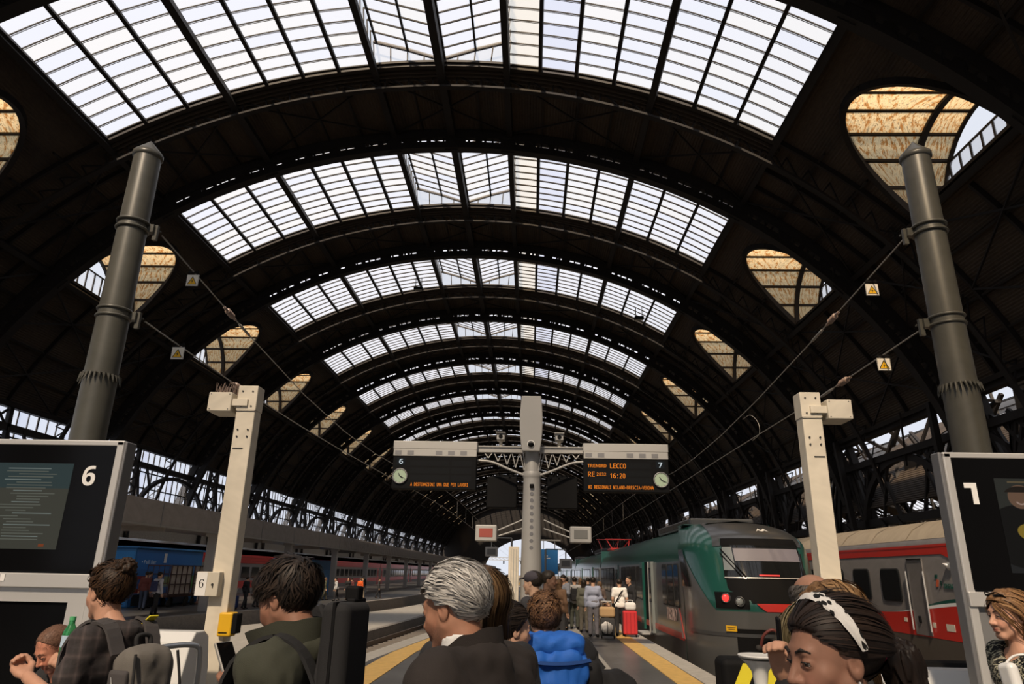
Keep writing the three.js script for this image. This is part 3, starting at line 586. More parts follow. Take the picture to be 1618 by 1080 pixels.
// --- cream steel posts with their head boxes and number boxes
function creamPost(s) {
  const x = s < 0 ? -3.38 : 3.23, num = s < 0 ? '6' : '7';
  const t = thing('steel_post', s < 0 ? 'left cream steel post with spikes on its head box and a yellow ticket validator' : 'right cream steel post with the number 7 on its cabinet and no validator', 'post', [x, 0, -8], 0, 'cream posts at the platform gate');
  const w = .225;
  obj('shaft', [rbx(w, 3.62, .2, .012, 0, 1.81, 0)], M.cream, t);
  obj('top_sleeve', [rbx(w + .012, .3, .212, .01, 0, 3.66, 0)], M.cream, t);
  const bolts = []; for (const y of [3.74, 3.56, 3.28, 3.2]) for (const dx of [-.06, .06]) bolts.push(cyl(.01, .01, .012, dx, y, .108, Math.PI / 2, 0, 0, 8));
  bolts.push(bx(.12, .012, .01, .03 * s, 3.06, .102), bx(w, .006, .01, 0, 3.5, .102)); obj('bolt', bolts, M.ink, t);
  obj('arm', [rbx(.36, .085, .03, .004, s * .16, 3.6, .12), rbx(.3, .1, .12, .01, s * .2, 3.6, .02)], M.cream, t);
  const hb = obj('head_box', [rbx(.28, .23, .34, .014, s * (s < 0 ? .30 : .305), 3.6, -.01)], M.cream, t);
  obj('screw', [-.11, .11].flatMap((a) => [-.09, .09].map((b) => cyl(.006, .006, .006, s * .3 + a, 3.6 + b, .161, Math.PI / 2, 0, 0, 8))), M.ink, hb);
  if (s < 0) { const q = [], rnd = rng(3); for (let k = 0; k < 46; k++) { const a = -.43 + rnd() * .3, b = rnd() * .28 - .14; q.push(rod([a, 3.71, b], [a + (rnd() - .5) * .07, 3.79 + rnd() * .06, b + (rnd() - .5) * .08], .003, 4)); } tag(obj('bird_spikes', q, M.ceramic, t), null, null, null, 'stuff'); }
  const bxx = s < 0 ? -.105 : .08;
  const b = obj('number_cabinet', [rbx(.25, .25, .17, .008, bxx, 1.575, .12)], M.creamDoor, t);
  obj('number_plate', [bx(.115, .24, .004, bxx - .062, 1.575, .206)], M.white, b);
  obj('number', [put(letters(num, .085, .002, serif), bxx - .06, 1.58, .208)], M.ink, b);
  obj('keyhole', [cyl(.014, .014, .006, bxx + .06, 1.57, .206, Math.PI / 2, 0, 0, 12), bx(.01, .03, .006, bxx + .066, 1.55, .206)], M.ink, b);
  if (s < 0) {
    const v = obj('ticket_validator', [rbx(.15, .24, .16, .02, .13, 1.17, .08)], M.yellow, t);
    obj('validator_side', [rbx(.06, .2, .14, .01, .225, 1.18, .08)], M.black, v);
    obj('validator_slot', [bx(.09, .012, .004, .12, 1.09, .162)], M.black, v);
  } else obj('notice', [rbx(.1, .22, .02, .004, -.17, 1.62, .08)], M.white, t);
  obj('foot', [rbx(.36, .03, .34, .006, 0, .015, 0)], M.cream, t);
}
creamPost(-1); creamPost(1);

// --- the two display boards at the gate
const poster = (kind) => (c, w, h) => {
  const rnd = rng(kind + 3);
  if (kind === 6) {
    const g = c.createLinearGradient(0, 0, w, h); c.fillStyle = '#54544a'; c.fillRect(0, 0, w, h);
    c.fillStyle = '#3f5152'; c.fillRect(w * .58, 0, w * .42, h * .30); c.fillStyle = '#4b564c'; c.fillRect(w * .38, h * .05, w * .2, h * .5);
    c.fillStyle = '#32342f'; c.beginPath(); c.ellipse(w * .22, h * .5, w * .26, h * .22, 0, 0, 7); c.fill();
    c.fillStyle = '#77543f'; c.beginPath(); c.ellipse(w * .2, h * .22, w * .1, h * .15, 0, 0, 7); c.fill();
    c.fillStyle = '#3a3128'; c.beginPath(); c.ellipse(w * .2, h * .1, w * .11, h * .06, 0, 0, 7); c.fill();
    c.fillStyle = '#8a8f86'; c.font = `bold ${h * .05}px sans-serif`; c.fillText('2023', w * .3, h * .63);
    for (let k = 0; k < 26; k++) { c.fillStyle = k % 4 ? '#7c8075' : '#98a49f'; const y = h * (.06 + k * .033), a = w * (.62 + rnd() * .12); c.fillRect(a, y, w * (.1 + rnd() * .16), h * .011); }
    for (let k = 0; k < 9; k++) { c.fillStyle = '#6d7068'; c.fillRect(w * (.28 + rnd() * .2), h * (.68 + k * .03), w * (.1 + rnd() * .1), h * .01); }
    c.fillStyle = '#a5502a'; c.fillRect(w * .9, h * .94, w * .03, h * .03);
  } else {
    c.fillStyle = '#2c2d2e'; c.fillRect(0, 0, w, h); c.fillStyle = '#3c3d38'; c.fillRect(0, 0, w, h * .5);
    for (const [x, k] of [[.11, 1], [.36, .9], [.62, 1], [.87, .9]]) {
      c.fillStyle = '#121314'; c.beginPath(); c.ellipse(w * x, h * .62, w * .2, h * .34, 0, 0, 7); c.fill();
      c.fillStyle = '#8a6a55'; c.beginPath(); c.ellipse(w * x, h * .2, w * .06, h * .13, 0, 0, 7); c.fill();
      c.fillStyle = '#29211c'; c.beginPath(); c.ellipse(w * x, h * .19, w * .079, h * .105, 0, Math.PI * 1.12, Math.PI * 1.88); c.fill();
      c.strokeStyle = '#d0b0a0'; c.lineWidth = w * .008; c.beginPath(); c.arc(w * x, h * .23, w * .025, .4, 2.7); c.stroke();
    }
    c.strokeStyle = '#b09238'; c.lineWidth = w * .035; c.beginPath(); c.ellipse(w * .18, h * .6, w * .10, h * .08, .2, .6, 6.6); c.stroke();
    c.beginPath(); c.moveTo(w * .2, h * .55); c.quadraticCurveTo(w * .24, h * .74, w * .12, h * .82); c.stroke();
    c.fillStyle = '#7a6a50'; c.fillRect(w * .06, h * .03, w * .14, h * .02); c.fillRect(w * .5, h * .03, w * .2, h * .02);
  }
};
function board(s) {
  const t = thing('display_board', s < 0 ? 'large black glazed information board with a white 6, cut by the left edge' : 'large black glazed information board with a straight white 7, in front of the right coach', 'information board', [s < 0 ? -4.03 : 3.955, 0, -5.03], 0, 'information boards at the gate');
  const hw = 1.04, top = 2.62, mid = 1.64, fx = .05;
  obj('frame', [rbx(.06, top, .12, .012, -hw + .03, top / 2, 0), rbx(.06, top, .12, .012, hw - .03, top / 2, 0), rbx(2 * hw, .045, .12, .012, 0, top - .022, 0), rbx(2 * hw, .095, .15, .008, 0, mid, 0), rbx(2 * hw, .09, .15, .008, 0, .1, 0)], M.silver, t);
  if (s > 0) obj('frame_edge', [rbx(.03, top, .1, .01, -hw - .012, top / 2, 0)], M.silverDark, t); else obj('frame_edge', [rbx(.022, top - .01, .13, .01, hw + .009, top / 2, -.01)], M.silverDark, t);
  obj('glass_panel', [bx(2 * hw - .1, top - mid - .1, .03, 0, (top + mid) / 2 + .01, .045)], M.blackGloss, t);
  obj('back_panel', [bx(2 * hw - .1, top - .2, .03, 0, top / 2 + .05, -.05)], M.silverDark, t);
  const x0 = s < 0 ? .1 : -.08;
  obj('screen', [s < 0 ? plate(1.34, .6, .03, 2.145, .062) : plate(1.45, .63, -.72 + .725 , 2.125, .062)], shown(poster(s < 0 ? 6 : 7), 512, 256, 0.42), t);
  if (s < 0) obj('number', [put(letters('6', .14, .004), .83, 2.36, .062)], M.white, t);
  else obj('number', [extr([[-.055, .07], [.03, .07], [.03, -.075], [-.008, -.075], [-.008, .035], [-.055, .035]], .004).translate(-.88, 2.335, .062)], M.white, t);
  // lower panel with its smoked window
  if (s < 0) { obj('lower_panel', [extr(shapeOf([[-hw + .05, .14], [hw - .05, .14], [hw - .05, 1.6], [-hw + .05, 1.6]]), .02, 0, [[[-hw + .2, .95], [hw - .19, .95], [hw - .19, 1.50], [-hw + .2, 1.50]]]).translate(0, 0, .02)], M.silver, t); obj('smoked_window', [bx(2 * hw - .36, .58, .01, 0, 1.22, .015)], M.blackGloss, t); obj('label', [bx(.03, .045, .003, .38, 1.655, .078)], M.white, t); }
  else obj('lower_panel', [bx(2 * hw - .1, 1.48, .03, 0, .86, .02)], mat([0.20, 0.20, 0.20], .4, .2), t);
}
board(-1); board(1);

// --- moulded barriers, table, bumper
{
  const prof = (h) => [[-.28, 0], [-.25, h * .7], [-.16, h - .05], [-.06, h], [.12, h], [.2, h - .08], [.34, h * .55], [.42, 0]];
  M.moulded = phys([0.70, 0.70, 0.68], 0.35, { clearcoat: 0.3, clearcoatRoughness: 0.3 });
  const mk = (name, label, len, h, pos, turn) => { const t = thing(name, label, 'barrier', pos, turn); obj('shell', [extr(prof(h), len, .015).translate(0, 0, -len / 2).rotateY(Math.PI / 2).rotateY(Math.PI)], M.moulded, t); return t; };
  const a = mk('moulded_barrier', 'pale moulded barrier behind the grey backpack, with a handrail in front', 1.75, 1.13, [-4.15, 0, -7.35], 0);
  obj('seam', [bx(.012, .6, .012, .3, .72, .34, -.3)], M.galv, a); obj('latch', [cyl(.018, .018, .02, .12, .97, .2, Math.PI / 2)], M.ink, a);
  const b = mk('moulded_barrier', 'cream moulded barrier standing before the grey coach', 1.35, 1.08, [3.12, 0, -6.1], 0);
  obj('seam', [bar([-.05, 1.04, .14], [.12, .4, .36], .012, .012)], M.galv, b);
  const r = thing('handrail', 'brushed metal handrail in front of the pale left barrier', 'handrail', [0, 0, 0]);
  obj('rail', [tube([[-3.6, 1.06, -5.95], [-3.2, 1.09, -6.05], [-2.86, 1.13, -6.2], [-2.78, 1.11, -6.24], [-2.76, 1.0, -6.25], [-2.76, .5, -6.25], [-2.76, 0, -6.25]], .022, 60, 10)], M.steel, r);
  for (const [x, z] of [[-3.6, -5.95], [-3.1, -6.1]]) obj('post', [rod([x, 0, z], [x, 1.08, z], .018)], M.steel, r);
  obj('brace', [rod([-3.1, 1.0, -6.1], [-3.4, .2, -6.0], .01)], M.steel, r);
  const tb = thing('high_table', 'white funnel shaped standing table before the hazard striped bumper', 'table', [2.26, 0, -7.5]);
  obj('table_top', [lathe([[0, .99], [.05, .985], [.19, 1.0], [.2, 1.02], [.195, 1.03], [.17, 1.02], [0, 1.018]], 40)], M.moulded, tb);
  obj('stem', [lathe([[.16, 0], [.15, .03], [.07, .1], [.055, .4], [.06, .75], [.08, .88], [.13, .95], [.17, .985]], 36)], M.moulded, tb);
  const bp = thing('buffer_block', 'concrete buffer block with yellow and black hazard stripes below the train nose', 'bumper', [4.69, 0, -11]);
  obj('block', [rbx(3.95, .66, .5, .1, 0, .33, 0, 0, 0, 0, 5)], M.black, bp);
  for (let k = 0; k < 9; k++) { const x = -1.90 + k * .40; obj('stripe', [extr([[x, .16], [x + .2, .16], [x + .42, .6], [x + .22, .6]], .006).translate(0, 0, .249)], M.hazardYellow, bp); }
  const bl = thing('buffer_block', 'plain dark buffer block at the head of the left track', 'bumper', [-5.9, 0, -11.2]);
  obj('block', [rbx(3.3, .5, .5, .1, 0, .1, 0)], M.stoneDark, bl);
}
// --- the mast with its two train boards
{
  const Z = -17, px = 0.015;
  const t = thing('information_mast', 'grey steel mast in the middle of the island platform carrying both train boards', 'mast', [px, 0, Z]);
  obj('pole', [lathe([[.3, 0], [.29, .05], [.25, .1], [.245, 1.8], [.205, 3.9], [.215, 3.95], [.23, 3.98], [.23, 4.08], [.18, 4.1], [.17, 4.7], [0, 4.7]], 36)], M.greyLight, t);
  const holes = []; for (let k = 0; k < 9; k++) holes.push(cyl(.045, .045, .012, 0, 3.55 - k * .155, .215 + k * .002, Math.PI / 2, 0, 0, 16)); obj('vent_disc', holes, M.silverDark, t);
  obj('pole_camera', [rbx(.1, .09, .1, .02, 0, 3.73, .23), cyl(.025, .025, .02, 0, 3.73, .285, Math.PI / 2)], M.black, t);
  obj('crossbeam', [bx(2.7, .13, .12, -.02, 4.62, 0), bx(2.7, .03, .2, -.02, 4.69, 0)], M.greyLight, t);
  const q = [];
  for (const s of [-1, 1]) {
    q.push(tube([[s * .12, 3.98, .08], [s * .5, 4.12, .06], [s * 1.0, 4.32, .03], [s * 1.35, 4.36, 0]], .03, 16, 8));
    for (const [a, b] of [[.08, .3], [.3, .5], [.5, .72], [.72, .95], [.95, 1.2]]) q.push(rod([s * a, 4.58, 0], [s * (a + b) / 2, 4.05 + (a + b) * .17, .04], .014), rod([s * (a + b) / 2, 4.05 + (a + b) * .17, .04], [s * b, 4.58, 0], .014));
    for (const k of [.06, .14]) q.push(rod([s * k, 4.0, .16], [s * k * 1.6, 4.6, .1], .014));
  }
  obj('strut', q, M.greyLight, t);
  const sp = thing('loudspeaker_panel', 'pale grey shield shaped panel at the top of the mast', 'loudspeaker', [px - .03, 4.56, Z + .28]);
  const o = new THREE.Shape(); o.moveTo(-.2, 0); o.lineTo(.2, 0); o.bezierCurveTo(.29, .45, .27, .95, .225, 1.33); o.lineTo(-.225, 1.33); o.bezierCurveTo(-.27, .95, -.29, .45, -.2, 0);
  obj('panel', [extr(o, .1, .015)], M.greyLight, sp);
  obj('bracket', [bx(.2, .3, .2, 0, .2, -.1)], M.silverDark, sp);
  const dome = obj('camera_dome', [sph(.075, 0, .13, .13, 1, .8, .8)], M.blackGloss, sp); obj('dome_ring', [tor(.08, .012, 0, .15, .12)], M.white, dome);
  const amber = '#ff8a1e';
  const face = (num) => shown((c, w, h) => {
    c.fillStyle = '#050505'; c.fillRect(0, 0, w, h);
    for (const [x0, x1] of num === 6 ? [[.2, .68], [.71, .95]] : [[.28, .8], [.05, .26]]) for (const y of [.12, .36, .58]) { c.fillStyle = '#0c0d0d'; c.fillRect(w * x0, h * y, w * (x1 - x0), h * .17); }
    c.fillStyle = amber; c.textBaseline = 'middle';
    const txt = (s, x, y, size, width, f = 'monospace') => { c.font = `bold ${h * size}px ${f}`; c.fillText(s, w * x, h * y, w * width); };
    if (num === 7) { txt('TRENORD', .035, .22, .13, .23); txt('LECCO', .30, .22, .2, .2); txt('RE', .035, .48, .2, .09); txt('2832', .14, .48, .13, .12); txt('16:20', .30, .52, .2, .19); txt('MI REGIONALI MILANO-BRESCIA-VERONA', .04, .87, .14, .78); }
    else txt('A DESTINAZIONI UNA DUE PER LAVORI', .22, .87, .14, .7);
  }, 1024, 512, 0.85, .4);
  const plateTex = (n) => shown((c, w, h) => { c.fillStyle = '#14181a'; c.fillRect(0, 0, w, h); c.fillStyle = '#dfeaf0'; c.font = `bold ${h * .95}px monospace`; c.textAlign = 'center'; c.textBaseline = 'middle'; c.fillText(n, w / 2, h * .54); }, 64, 64, .8);
  for (const s of [-1, 1]) {
    const n = s < 0 ? 6 : 7, x = s < 0 ? -2.355 : 2.285;
    const b = thing('train_board', s < 0 ? 'black hanging train board numbered 6 with one amber line and a clock' : 'black hanging train board numbered 7 showing LECCO 16:20 in amber', 'train board', [x, 3.62, Z + .05], 0, 'train boards on the mast');
    obj('housing', [rbx(2.04, 1.12, .3, .02, 0, .56, 0)], M.black, b);
    const hd = obj('header', [rbx(2.06, .2, .34, .015, 0, 1.06, 0), rbx(2.04, .17, .33, .01, 0, .875, 0)], M.greyLight, b);
    obj('vent_slots', [-.9, -.6, .1, .4, .7].map((a) => bx(.16, .1, .004, a, .87, .168)), M.silverDark, hd);
    obj('screen', [plate(2.0, .78, 0, .4, .152)], face(n), b);
    obj('number_plate', [plate(.2, .17, s * .82, .66, .156)], plateTex(String(n)), b);
    const ck = obj('clock', [cyl(.168, .168, .05, s * .82, .3, .17, Math.PI / 2, 0, 0, 36)], mat([.26, .32, .23], .5, 0, { emissive: new THREE.Color(.06, .085, .055) }), b);
    obj('clock_rim', [tor(.172, .016, s * .82, .3, .19)], M.silverDark, ck);
    const c0 = [s * .82, .3, .2], hand = (deg, l, w) => put(bx(w, l, .006, 0, l / 2 - .02, 0), 0, 0, 0, 0, 0, -R(deg));
    obj('hands', [hand(128, .11, .022).translate(...c0), hand(116 + 0, .15, .014).translate(...c0), hand(330, .1, .018).translate(...c0)], M.ink, ck);
    const tk = []; for (let k = 0; k < 12; k++) tk.push(put(bx(.01, .03, .004, 0, .155, 0), 0, 0, 0, 0, 0, -R(30 * k)).translate(...c0)); obj('ticks', tk, M.ink, ck);
  }
  for (const s of [-1, 1]) {
    const c = thing('security_camera', `small pale camera in a housing on the crossbeam, ${s < 0 ? 'left' : 'right'} of the shield panel`, 'camera', [s < 0 ? -.76 : .68, 4.7, Z + .05]);
    obj('housing', [rbx(.2, .16, .34, .02, 0, .22, 0), rbx(.24, .02, .4, .005, 0, .31, .02)], M.greyLight, c); obj('lens', [cyl(.05, .05, .02, 0, .22, .175, Math.PI / 2)], M.black, c); obj('mount', [cyl(.035, .045, .15, 0, .07, 0), sph(.05, 0, .13, 0)], M.cream, c);
    const d = thing('dark_monitor', `black back of a monitor hanging ${s < 0 ? 'left' : 'right'} of the mast below the struts`, 'monitor', [s < 0 ? -.72 : .77, 3.25, Z - .4], 0);
    obj('housing', [rbx(.74, .76, .3, .03, 0, .38, 0)], M.black, d); obj('mount', [bx(.3, .06, .06, -s * .4, .5, 0), bx(.5, .05, .05, -s * .1, .8, 0)], M.black, d);
    const v = thing('platform_monitor', s < 0 ? 'small pale monitor with a dull red screen on an arm left of the mast' : 'small pale monitor with a grey screen on an arm right of the mast', 'monitor', [s < 0 ? -1.05 : 1.17, 2.44, Z + .1], 0);
    obj('housing', [rbx(.5, .37, .34, .03, 0, .185, 0)], M.greyLight, v); obj('screen', [rbx(.32, .2, .01, .004, 0, .19, .172)], s < 0 ? mat([.30, .07, .05], .35) : mat([.16, .16, .15], .35), v);
    obj('arm', [rod([-s * .25, .25, -.05], [-s * .86, .52, -.1], .018), rod([-s * .25, .12, -.05], [-s * .86, .32, -.1], .018)], M.greyLight, v);
  }
  const cb = thing('mast_cabinet', 'tall narrow pale cabinet standing against the left of the mast', 'cabinet', [-.39, 0, Z + .12]);
  obj('case', [rbx(.24, 2.33, .22, .01, 0, 1.165, 0)], M.cream, cb); obj('rib', [-.06, 0, .06].map((a) => bx(.012, 2.2, .01, a, 1.17, .112)), M.greyLight, cb);
}
// --- small lamps high on the trusses and a slack loop of wire
{
  for (const [x, y, z, l] of [[10.4, 25.6, -63.6, 'right, on the third arch'], [-11.6, 28.8, -64.2, 'left of the crown, on the third arch']]) {
    const t = thing('floodlight', `small black floodlight hanging under the vault ${l}`, 'lamp', [x, y, z]);
    obj('housing', [rbx(.9, .32, .5, .05, 0, 0, 0)], M.black, t); obj('bracket', [bx(.06, 1.1, .06, -.3, .6, 0), bx(.06, 1.1, .06, .3, .6, 0)], M.iron, t); obj('lens', [rbx(.8, .02, .4, .008, 0, -.16, 0)], M.galv, t);
  }
  const t = thing('slack_wire', 'slack loop of cable hanging between the two right overhead wires', 'cable');
  obj('cable', [tube([[5.42, 5.6, -17.6], [5.5, 5.62, -17.2], [5.58, 5.35, -16.9], [5.58, 5.1, -16.9], [5.5, 4.98, -17.2]], .009, 30, 5)], M.galv, t);
}
// ---------------------------------------------------------------- trains, canopy, kiosks, luggage
M.trainGreen = phys([0.012, 0.085, 0.066], 0.3, { clearcoat: 0.8, clearcoatRoughness: 0.12 });
M.trainGrey = phys([0.085, 0.085, 0.082], 0.32, { clearcoat: 0.6, clearcoatRoughness: 0.15 });
M.trainDarkGrey = phys([0.05, 0.052, 0.054], 0.35, { clearcoat: 0.5, clearcoatRoughness: 0.2 });
M.trainSilver = phys([0.36, 0.36, 0.35], 0.25, { clearcoat: 0.6, clearcoatRoughness: 0.1 });  // lighter grey for the far cars, their bright reflection put into the colour
M.trainRed = phys([0.55, 0.03, 0.02], 0.35, { clearcoat: 0.5, clearcoatRoughness: 0.2 });
M.trainDoor = phys([0.20, 0.22, 0.21], 0.35, { clearcoat: 0.4 });
M.window = phys([0.012, 0.014, 0.015], 0.08, { specularIntensity: 1 });
M.gasket = mat([0.015, 0.015, 0.015], 0.7);
M.lampRed = mat([0.5, 0.02, 0.02], 0.3, 0, { emissive: new THREE.Color(0.9, 0.06, 0.05) });
M.lampOff = phys([0.25, 0.27, 0.27], 0.15, { clearcoat: 1 });
M.under = mat([0.03, 0.028, 0.026], 0.8);
M.pinkish = mat([0.45, 0.33, 0.30], 0.5);
{
  const XC = 5.75, HW = 1.6, ZF = -17.5, LN = 2.4, PW = 2.7;
  // the nose: for a height y and a turn th (-90..90 degrees) a point of the front
  const zf = (y) => ZF - (y < 1.15 ? 0.03 * (1.15 - y) : 0) - (y > 1.15 ? 0.62 * Math.pow((y - 1.15) / 1.4, 1.15) : 0) - (y > 2.55 ? 2.0 * Math.pow((y - 2.55) / 0.68, 2.2) : 0);
  const wid = (y) => HW - (y > 2.3 ? 0.55 * Math.pow((y - 2.3) / 0.93, 2.4) : 0) - (y < 0 ? .12 * y * y : 0);
  const S = (thDeg, y, off = 0) => {
    const t = R(thDeg), s = Math.sin(t), c = Math.cos(t), f = (q) => { const w = wid(q.y) + 0; return 0; };
    const x = wid(y) * Math.sign(s) * Math.pow(Math.abs(s), 2 / PW), z = zf(y) - LN + LN * Math.pow(Math.max(c, 0), 2 / PW);
    if (!off) return [XC + x, y, z];
    const e = 1e-2, a = V(...S(Math.min(89.9, thDeg + 1), y)).sub(V(...S(Math.max(-89.9, thDeg - 1), y))), b = V(...S(thDeg, y + e)).sub(V(...S(thDeg, y - e)));
    const n = a.cross(b).normalize(); if (n.z < 0 && Math.abs(thDeg) < 60) n.negate(); if (Math.abs(thDeg) >= 60 && n.x * s < 0) n.negate();
    return [XC + x + n.x * off, y + n.y * off, z + n.z * off];
  };
  const patch = (l, r, y0, y1, off, nu = 20, nv = 16) => { const g = grid(nu, nv, (u, v) => { const y = lerp(y0, y1, v), a = typeof l === 'function' ? l(y) : l, b = typeof r === 'function' ? r(y) : r; return S(lerp(a, b, u), y, off); }); return g; };
  const t = thing('regional_train', 'green and grey regional train with a red lit tail lamp, standing at the island platform', 'train', [0, 0, 0]);
  obj('nose_shell', [patch(-90, 90, -.15, 3.2, 0, 60, 50), bx(2.5, .02, 1, XC, 3.19, -21.6)], M.trainGreen, t);
  // grey lower body and sweeping grey flank
  const pill = (y) => y < 1.02 ? 90 : lerp(62, 90, 0);
  obj('bumper_skirt', [patch(-89, 89, -.5, .98, .015, 50, 14)], M.trainGrey, t);
  for (const s of [-1, 1]) obj('flank', [patch((y) => s * 89.5, (y) => s * lerp(44, 84, Math.pow(clamp((y - .98) / 1.5, 0, 1), .8)), .98, 2.45, .014, 8, 16)], M.trainGrey, t);
  obj('lower_lip', [patch(-80, 80, .42, .5, .03, 40, 2)], M.trainDarkGrey, t);
  obj('red_panel', [patch((y) => -3 - 7 * (y - .98) / .2, (y) => 36, .99, 1.16, .034, 20, 4)], M.trainRed, t);
  obj('coupler_recess', [patch(-26, 12, .05, .60, .02, 14, 6)], M.black, t);
  obj('coupler', [tube([[XC - .45, .2, ZF + .1], [XC - .38, .5, ZF + .22], [XC - .2, .62, ZF + .28], [XC - .02, .5, ZF + .25], [XC + .02, .2, ZF + .15]], .035, 24, 8)], mat([.16, .04, .035], .5), t);
  obj('coupler_head', [rbx(.36, .3, .4, .05, XC, .28, ZF + .15), sph(.07, XC - .5, .22, ZF + .15)], M.under, t);
  obj('panel_dark', [patch((y) => -12 - 18 * sstep(y, 1.2, 1.5), (y) => 12 + 18 * sstep(y, 1.2, 1.5), 1.17, 1.72, .022, 26, 8)], M.black, t);
  const ws = obj('windscreen', [patch((y) => -29 - 3 * (2.45 - y), (y) => 29 + 3 * (2.45 - y), 1.70, 2.50, .03, 26, 14)], phys([0.012, 0.013, 0.014], 0.06), t);
  obj('sun_blind', [patch(-19, 27, 2.12, 2.42, .036, 16, 6)], mat([.20, .19, .23], .5), ws);
  obj('side_pane', [patch((y) => -28.5 - 3 * (2.45 - y), -20, 1.9, 2.45, .036, 6, 8)], mat([.22, .25, .26], .3), ws);
  obj('wiper', [bar(S(-30, 2.4, .06), S(-13, 1.74, .06), .03, .02), bar(S(-31, 2.3, .06), S(-16, 1.74, .06), .02, .02), bar(S(29, 2.3, .06), S(27, 1.78, .06), .03, .02)], M.black, ws);
  obj('sill_light', [patch(-4, 5, 1.77, 1.80, .045, 6, 2)], M.lampRed, ws);
  obj('sill_chrome', [patch(-31, 31, 1.715, 1.74, .04, 26, 2)], M.silver, t);
  obj('brow', [patch((y) => -30 + (y - 2.5) * 6, (y) => 30 - (y - 2.5) * 6, 2.5, 2.66, .03, 24, 4)], M.black, t);
  const cap = obj('dark_cap', [patch((y) => -38 - (y - 2.66) * 14, (y) => 38 + (y - 2.66) * 14, 2.66, 3.19, .02, 30, 14), patch((y) => -38, -30, 2.48, 2.66, .02, 4, 4), patch((y) => 38, 30, 2.48, 2.66, .02, 4, 4)], M.trainDarkGrey, t);
  { const c = S(4, 2.86, .05); obj('emblem', [put(extr([[-.16, -.07], [-.09, .07], [-.02, -.01], [.05, .07], [.14, -.07], [.06, -.02], [.02, -.06], [-.03, -.06], [-.09, -.02]], .01), c[0], c[1], c[2] + .05, -1.0)], M.white, cap); }
  for (const s of [-1, 1]) {
    const lw = obj('lamp_housing', [patch(s * 14, s * 44, 1.04, 1.40, .028, 14, 8)], M.black, t);
    for (const [a, y, m, r] of [[33, 1.26, M.lampRed, .09], [21.5, 1.19, M.lampOff, .09]]) { const c = S(s * a, y, .05); obj('lamp', [sph(r, c[0], c[1], c[2], 1, 1, .6)], m, lw); obj('lamp_ring', [tor(r + .012, .016, c[0], c[1], c[2] + .02, 0, s * .5, 0)], M.trainDarkGrey, lw); }
    obj('cab_window', [patch((y) => s * (89 - (y - 1.55) * 2), (y) => s * lerp(74, 80, (y - 1.5) / .9), 1.5, 2.42, .03, 6, 8)], M.window, t);
  }
  { const c = S(-30, .60, .05); const tp = obj('yellow_plate', [put(rbx(.26, .13, .012, .004), c[0], c[1], c[2], 0, -.55, 0)], M.yellow, t); obj('plate_text', [put(bx(.2, .012, .004, 0, .025, .008), c[0], c[1], c[2], 0, -.55, 0), put(bx(.15, .012, .004, 0, -.015, .008), c[0], c[1], c[2], 0, -.55, 0)], M.ink, tp); }
  // car bodies
  const section = [[-1.55, -.35], [-1.58, .2], [-1.58, 2.2], [-1.5, 2.6], [-1.25, 2.95], [-.8, 3.17], [0, 3.24]];
  const full = [...section, ...section.slice(0, 6).reverse().map(([x, y]) => [-x, y])];
  const shell = (pts, z0, z1, off = 0) => { const p = []; for (let k = 0; k + 1 < pts.length; k++) { const [a, b] = [pts[k], pts[k + 1]]; const A = [XC + a[0] * (1 + off), a[1], z0], B = [XC + b[0] * (1 + off), b[1], z0], C = [XC + b[0] * (1 + off), b[1], z1], D = [XC + a[0] * (1 + off), a[1], z1]; p.push(...A, ...D, ...C, ...A, ...C, ...B); } const g = new THREE.BufferGeometry(); g.setAttribute('position', new THREE.Float32BufferAttribute(p, 3)); g.computeVertexNormals(); return toCreasedNormals(g, .5); };
  const side = (z0, z1, y0, y1, d, s = -1) => bx(d, y1 - y0, Math.abs(z1 - z0), XC + s * (1.58 + d / 2 - .005), (y0 + y1) / 2, (z0 + z1) / 2);
  function car(o, z0, z1, lead) {
    obj('body', [shell(full, z0, z1), bx(3.1, 3.3, .1, XC, 1.4, z1 + .05)], M.trainGreen, o);
    for (const s of [-1, 1]) {
      obj('side_panel', [side(z0, z1, .15, 2.15, .012, s)], lead ? M.trainGrey : M.trainSilver, o);
      obj('skirt', [side(z0, z1, -.4, .15, .008, s)], M.trainDarkGrey, o);
      obj('red_line', [side(z0 - .2, z1 + .2, .1, .28, .02, s)], M.trainRed, o);
    }
    const rows = lead ? [[-20.55, -21.15], [-21.35, -22.15], [-22.35, -23.05]] : [];
    const doors = lead ? [[-25.3, -26.6], [-34.5, -35.8]] : [[z0 - 5, z0 - 6.3], [z0 - 15, z0 - 16.3]];
    if (lead) for (let z = -27.2; z > -33.5; z -= 1.6) rows.push([z, z - 1.4]);
    if (lead) for (let z = -36.4; z > -42; z -= 1.6) rows.push([z, z - 1.4]);
    if (!lead) for (let z = z0 - .8; z > z1 + 1.6; z -= 1.65) if (!doors.some(([a, b]) => z > b - .2 && z - 1.4 < a + .2)) rows.push([z, z - 1.4]);
    for (const [a, b] of rows) { const w = obj('window', [extr(rrect(-(a - b) / 2, .95, (a - b) / 2, 2.05, .1), .03).rotateY(-Math.PI / 2).translate(XC - 1.585, 0, (a + b) / 2)], M.window, o); obj('window_frame', [extr(rrect(-(a - b) / 2 - .04, .91, (a - b) / 2 + .04, 2.09, .12), .012, 0, [rrect(-(a - b) / 2, .95, (a - b) / 2, 2.05, .1)]).rotateY(-Math.PI / 2).translate(XC - 1.592, 0, (a + b) / 2)], M.gasket, w); }
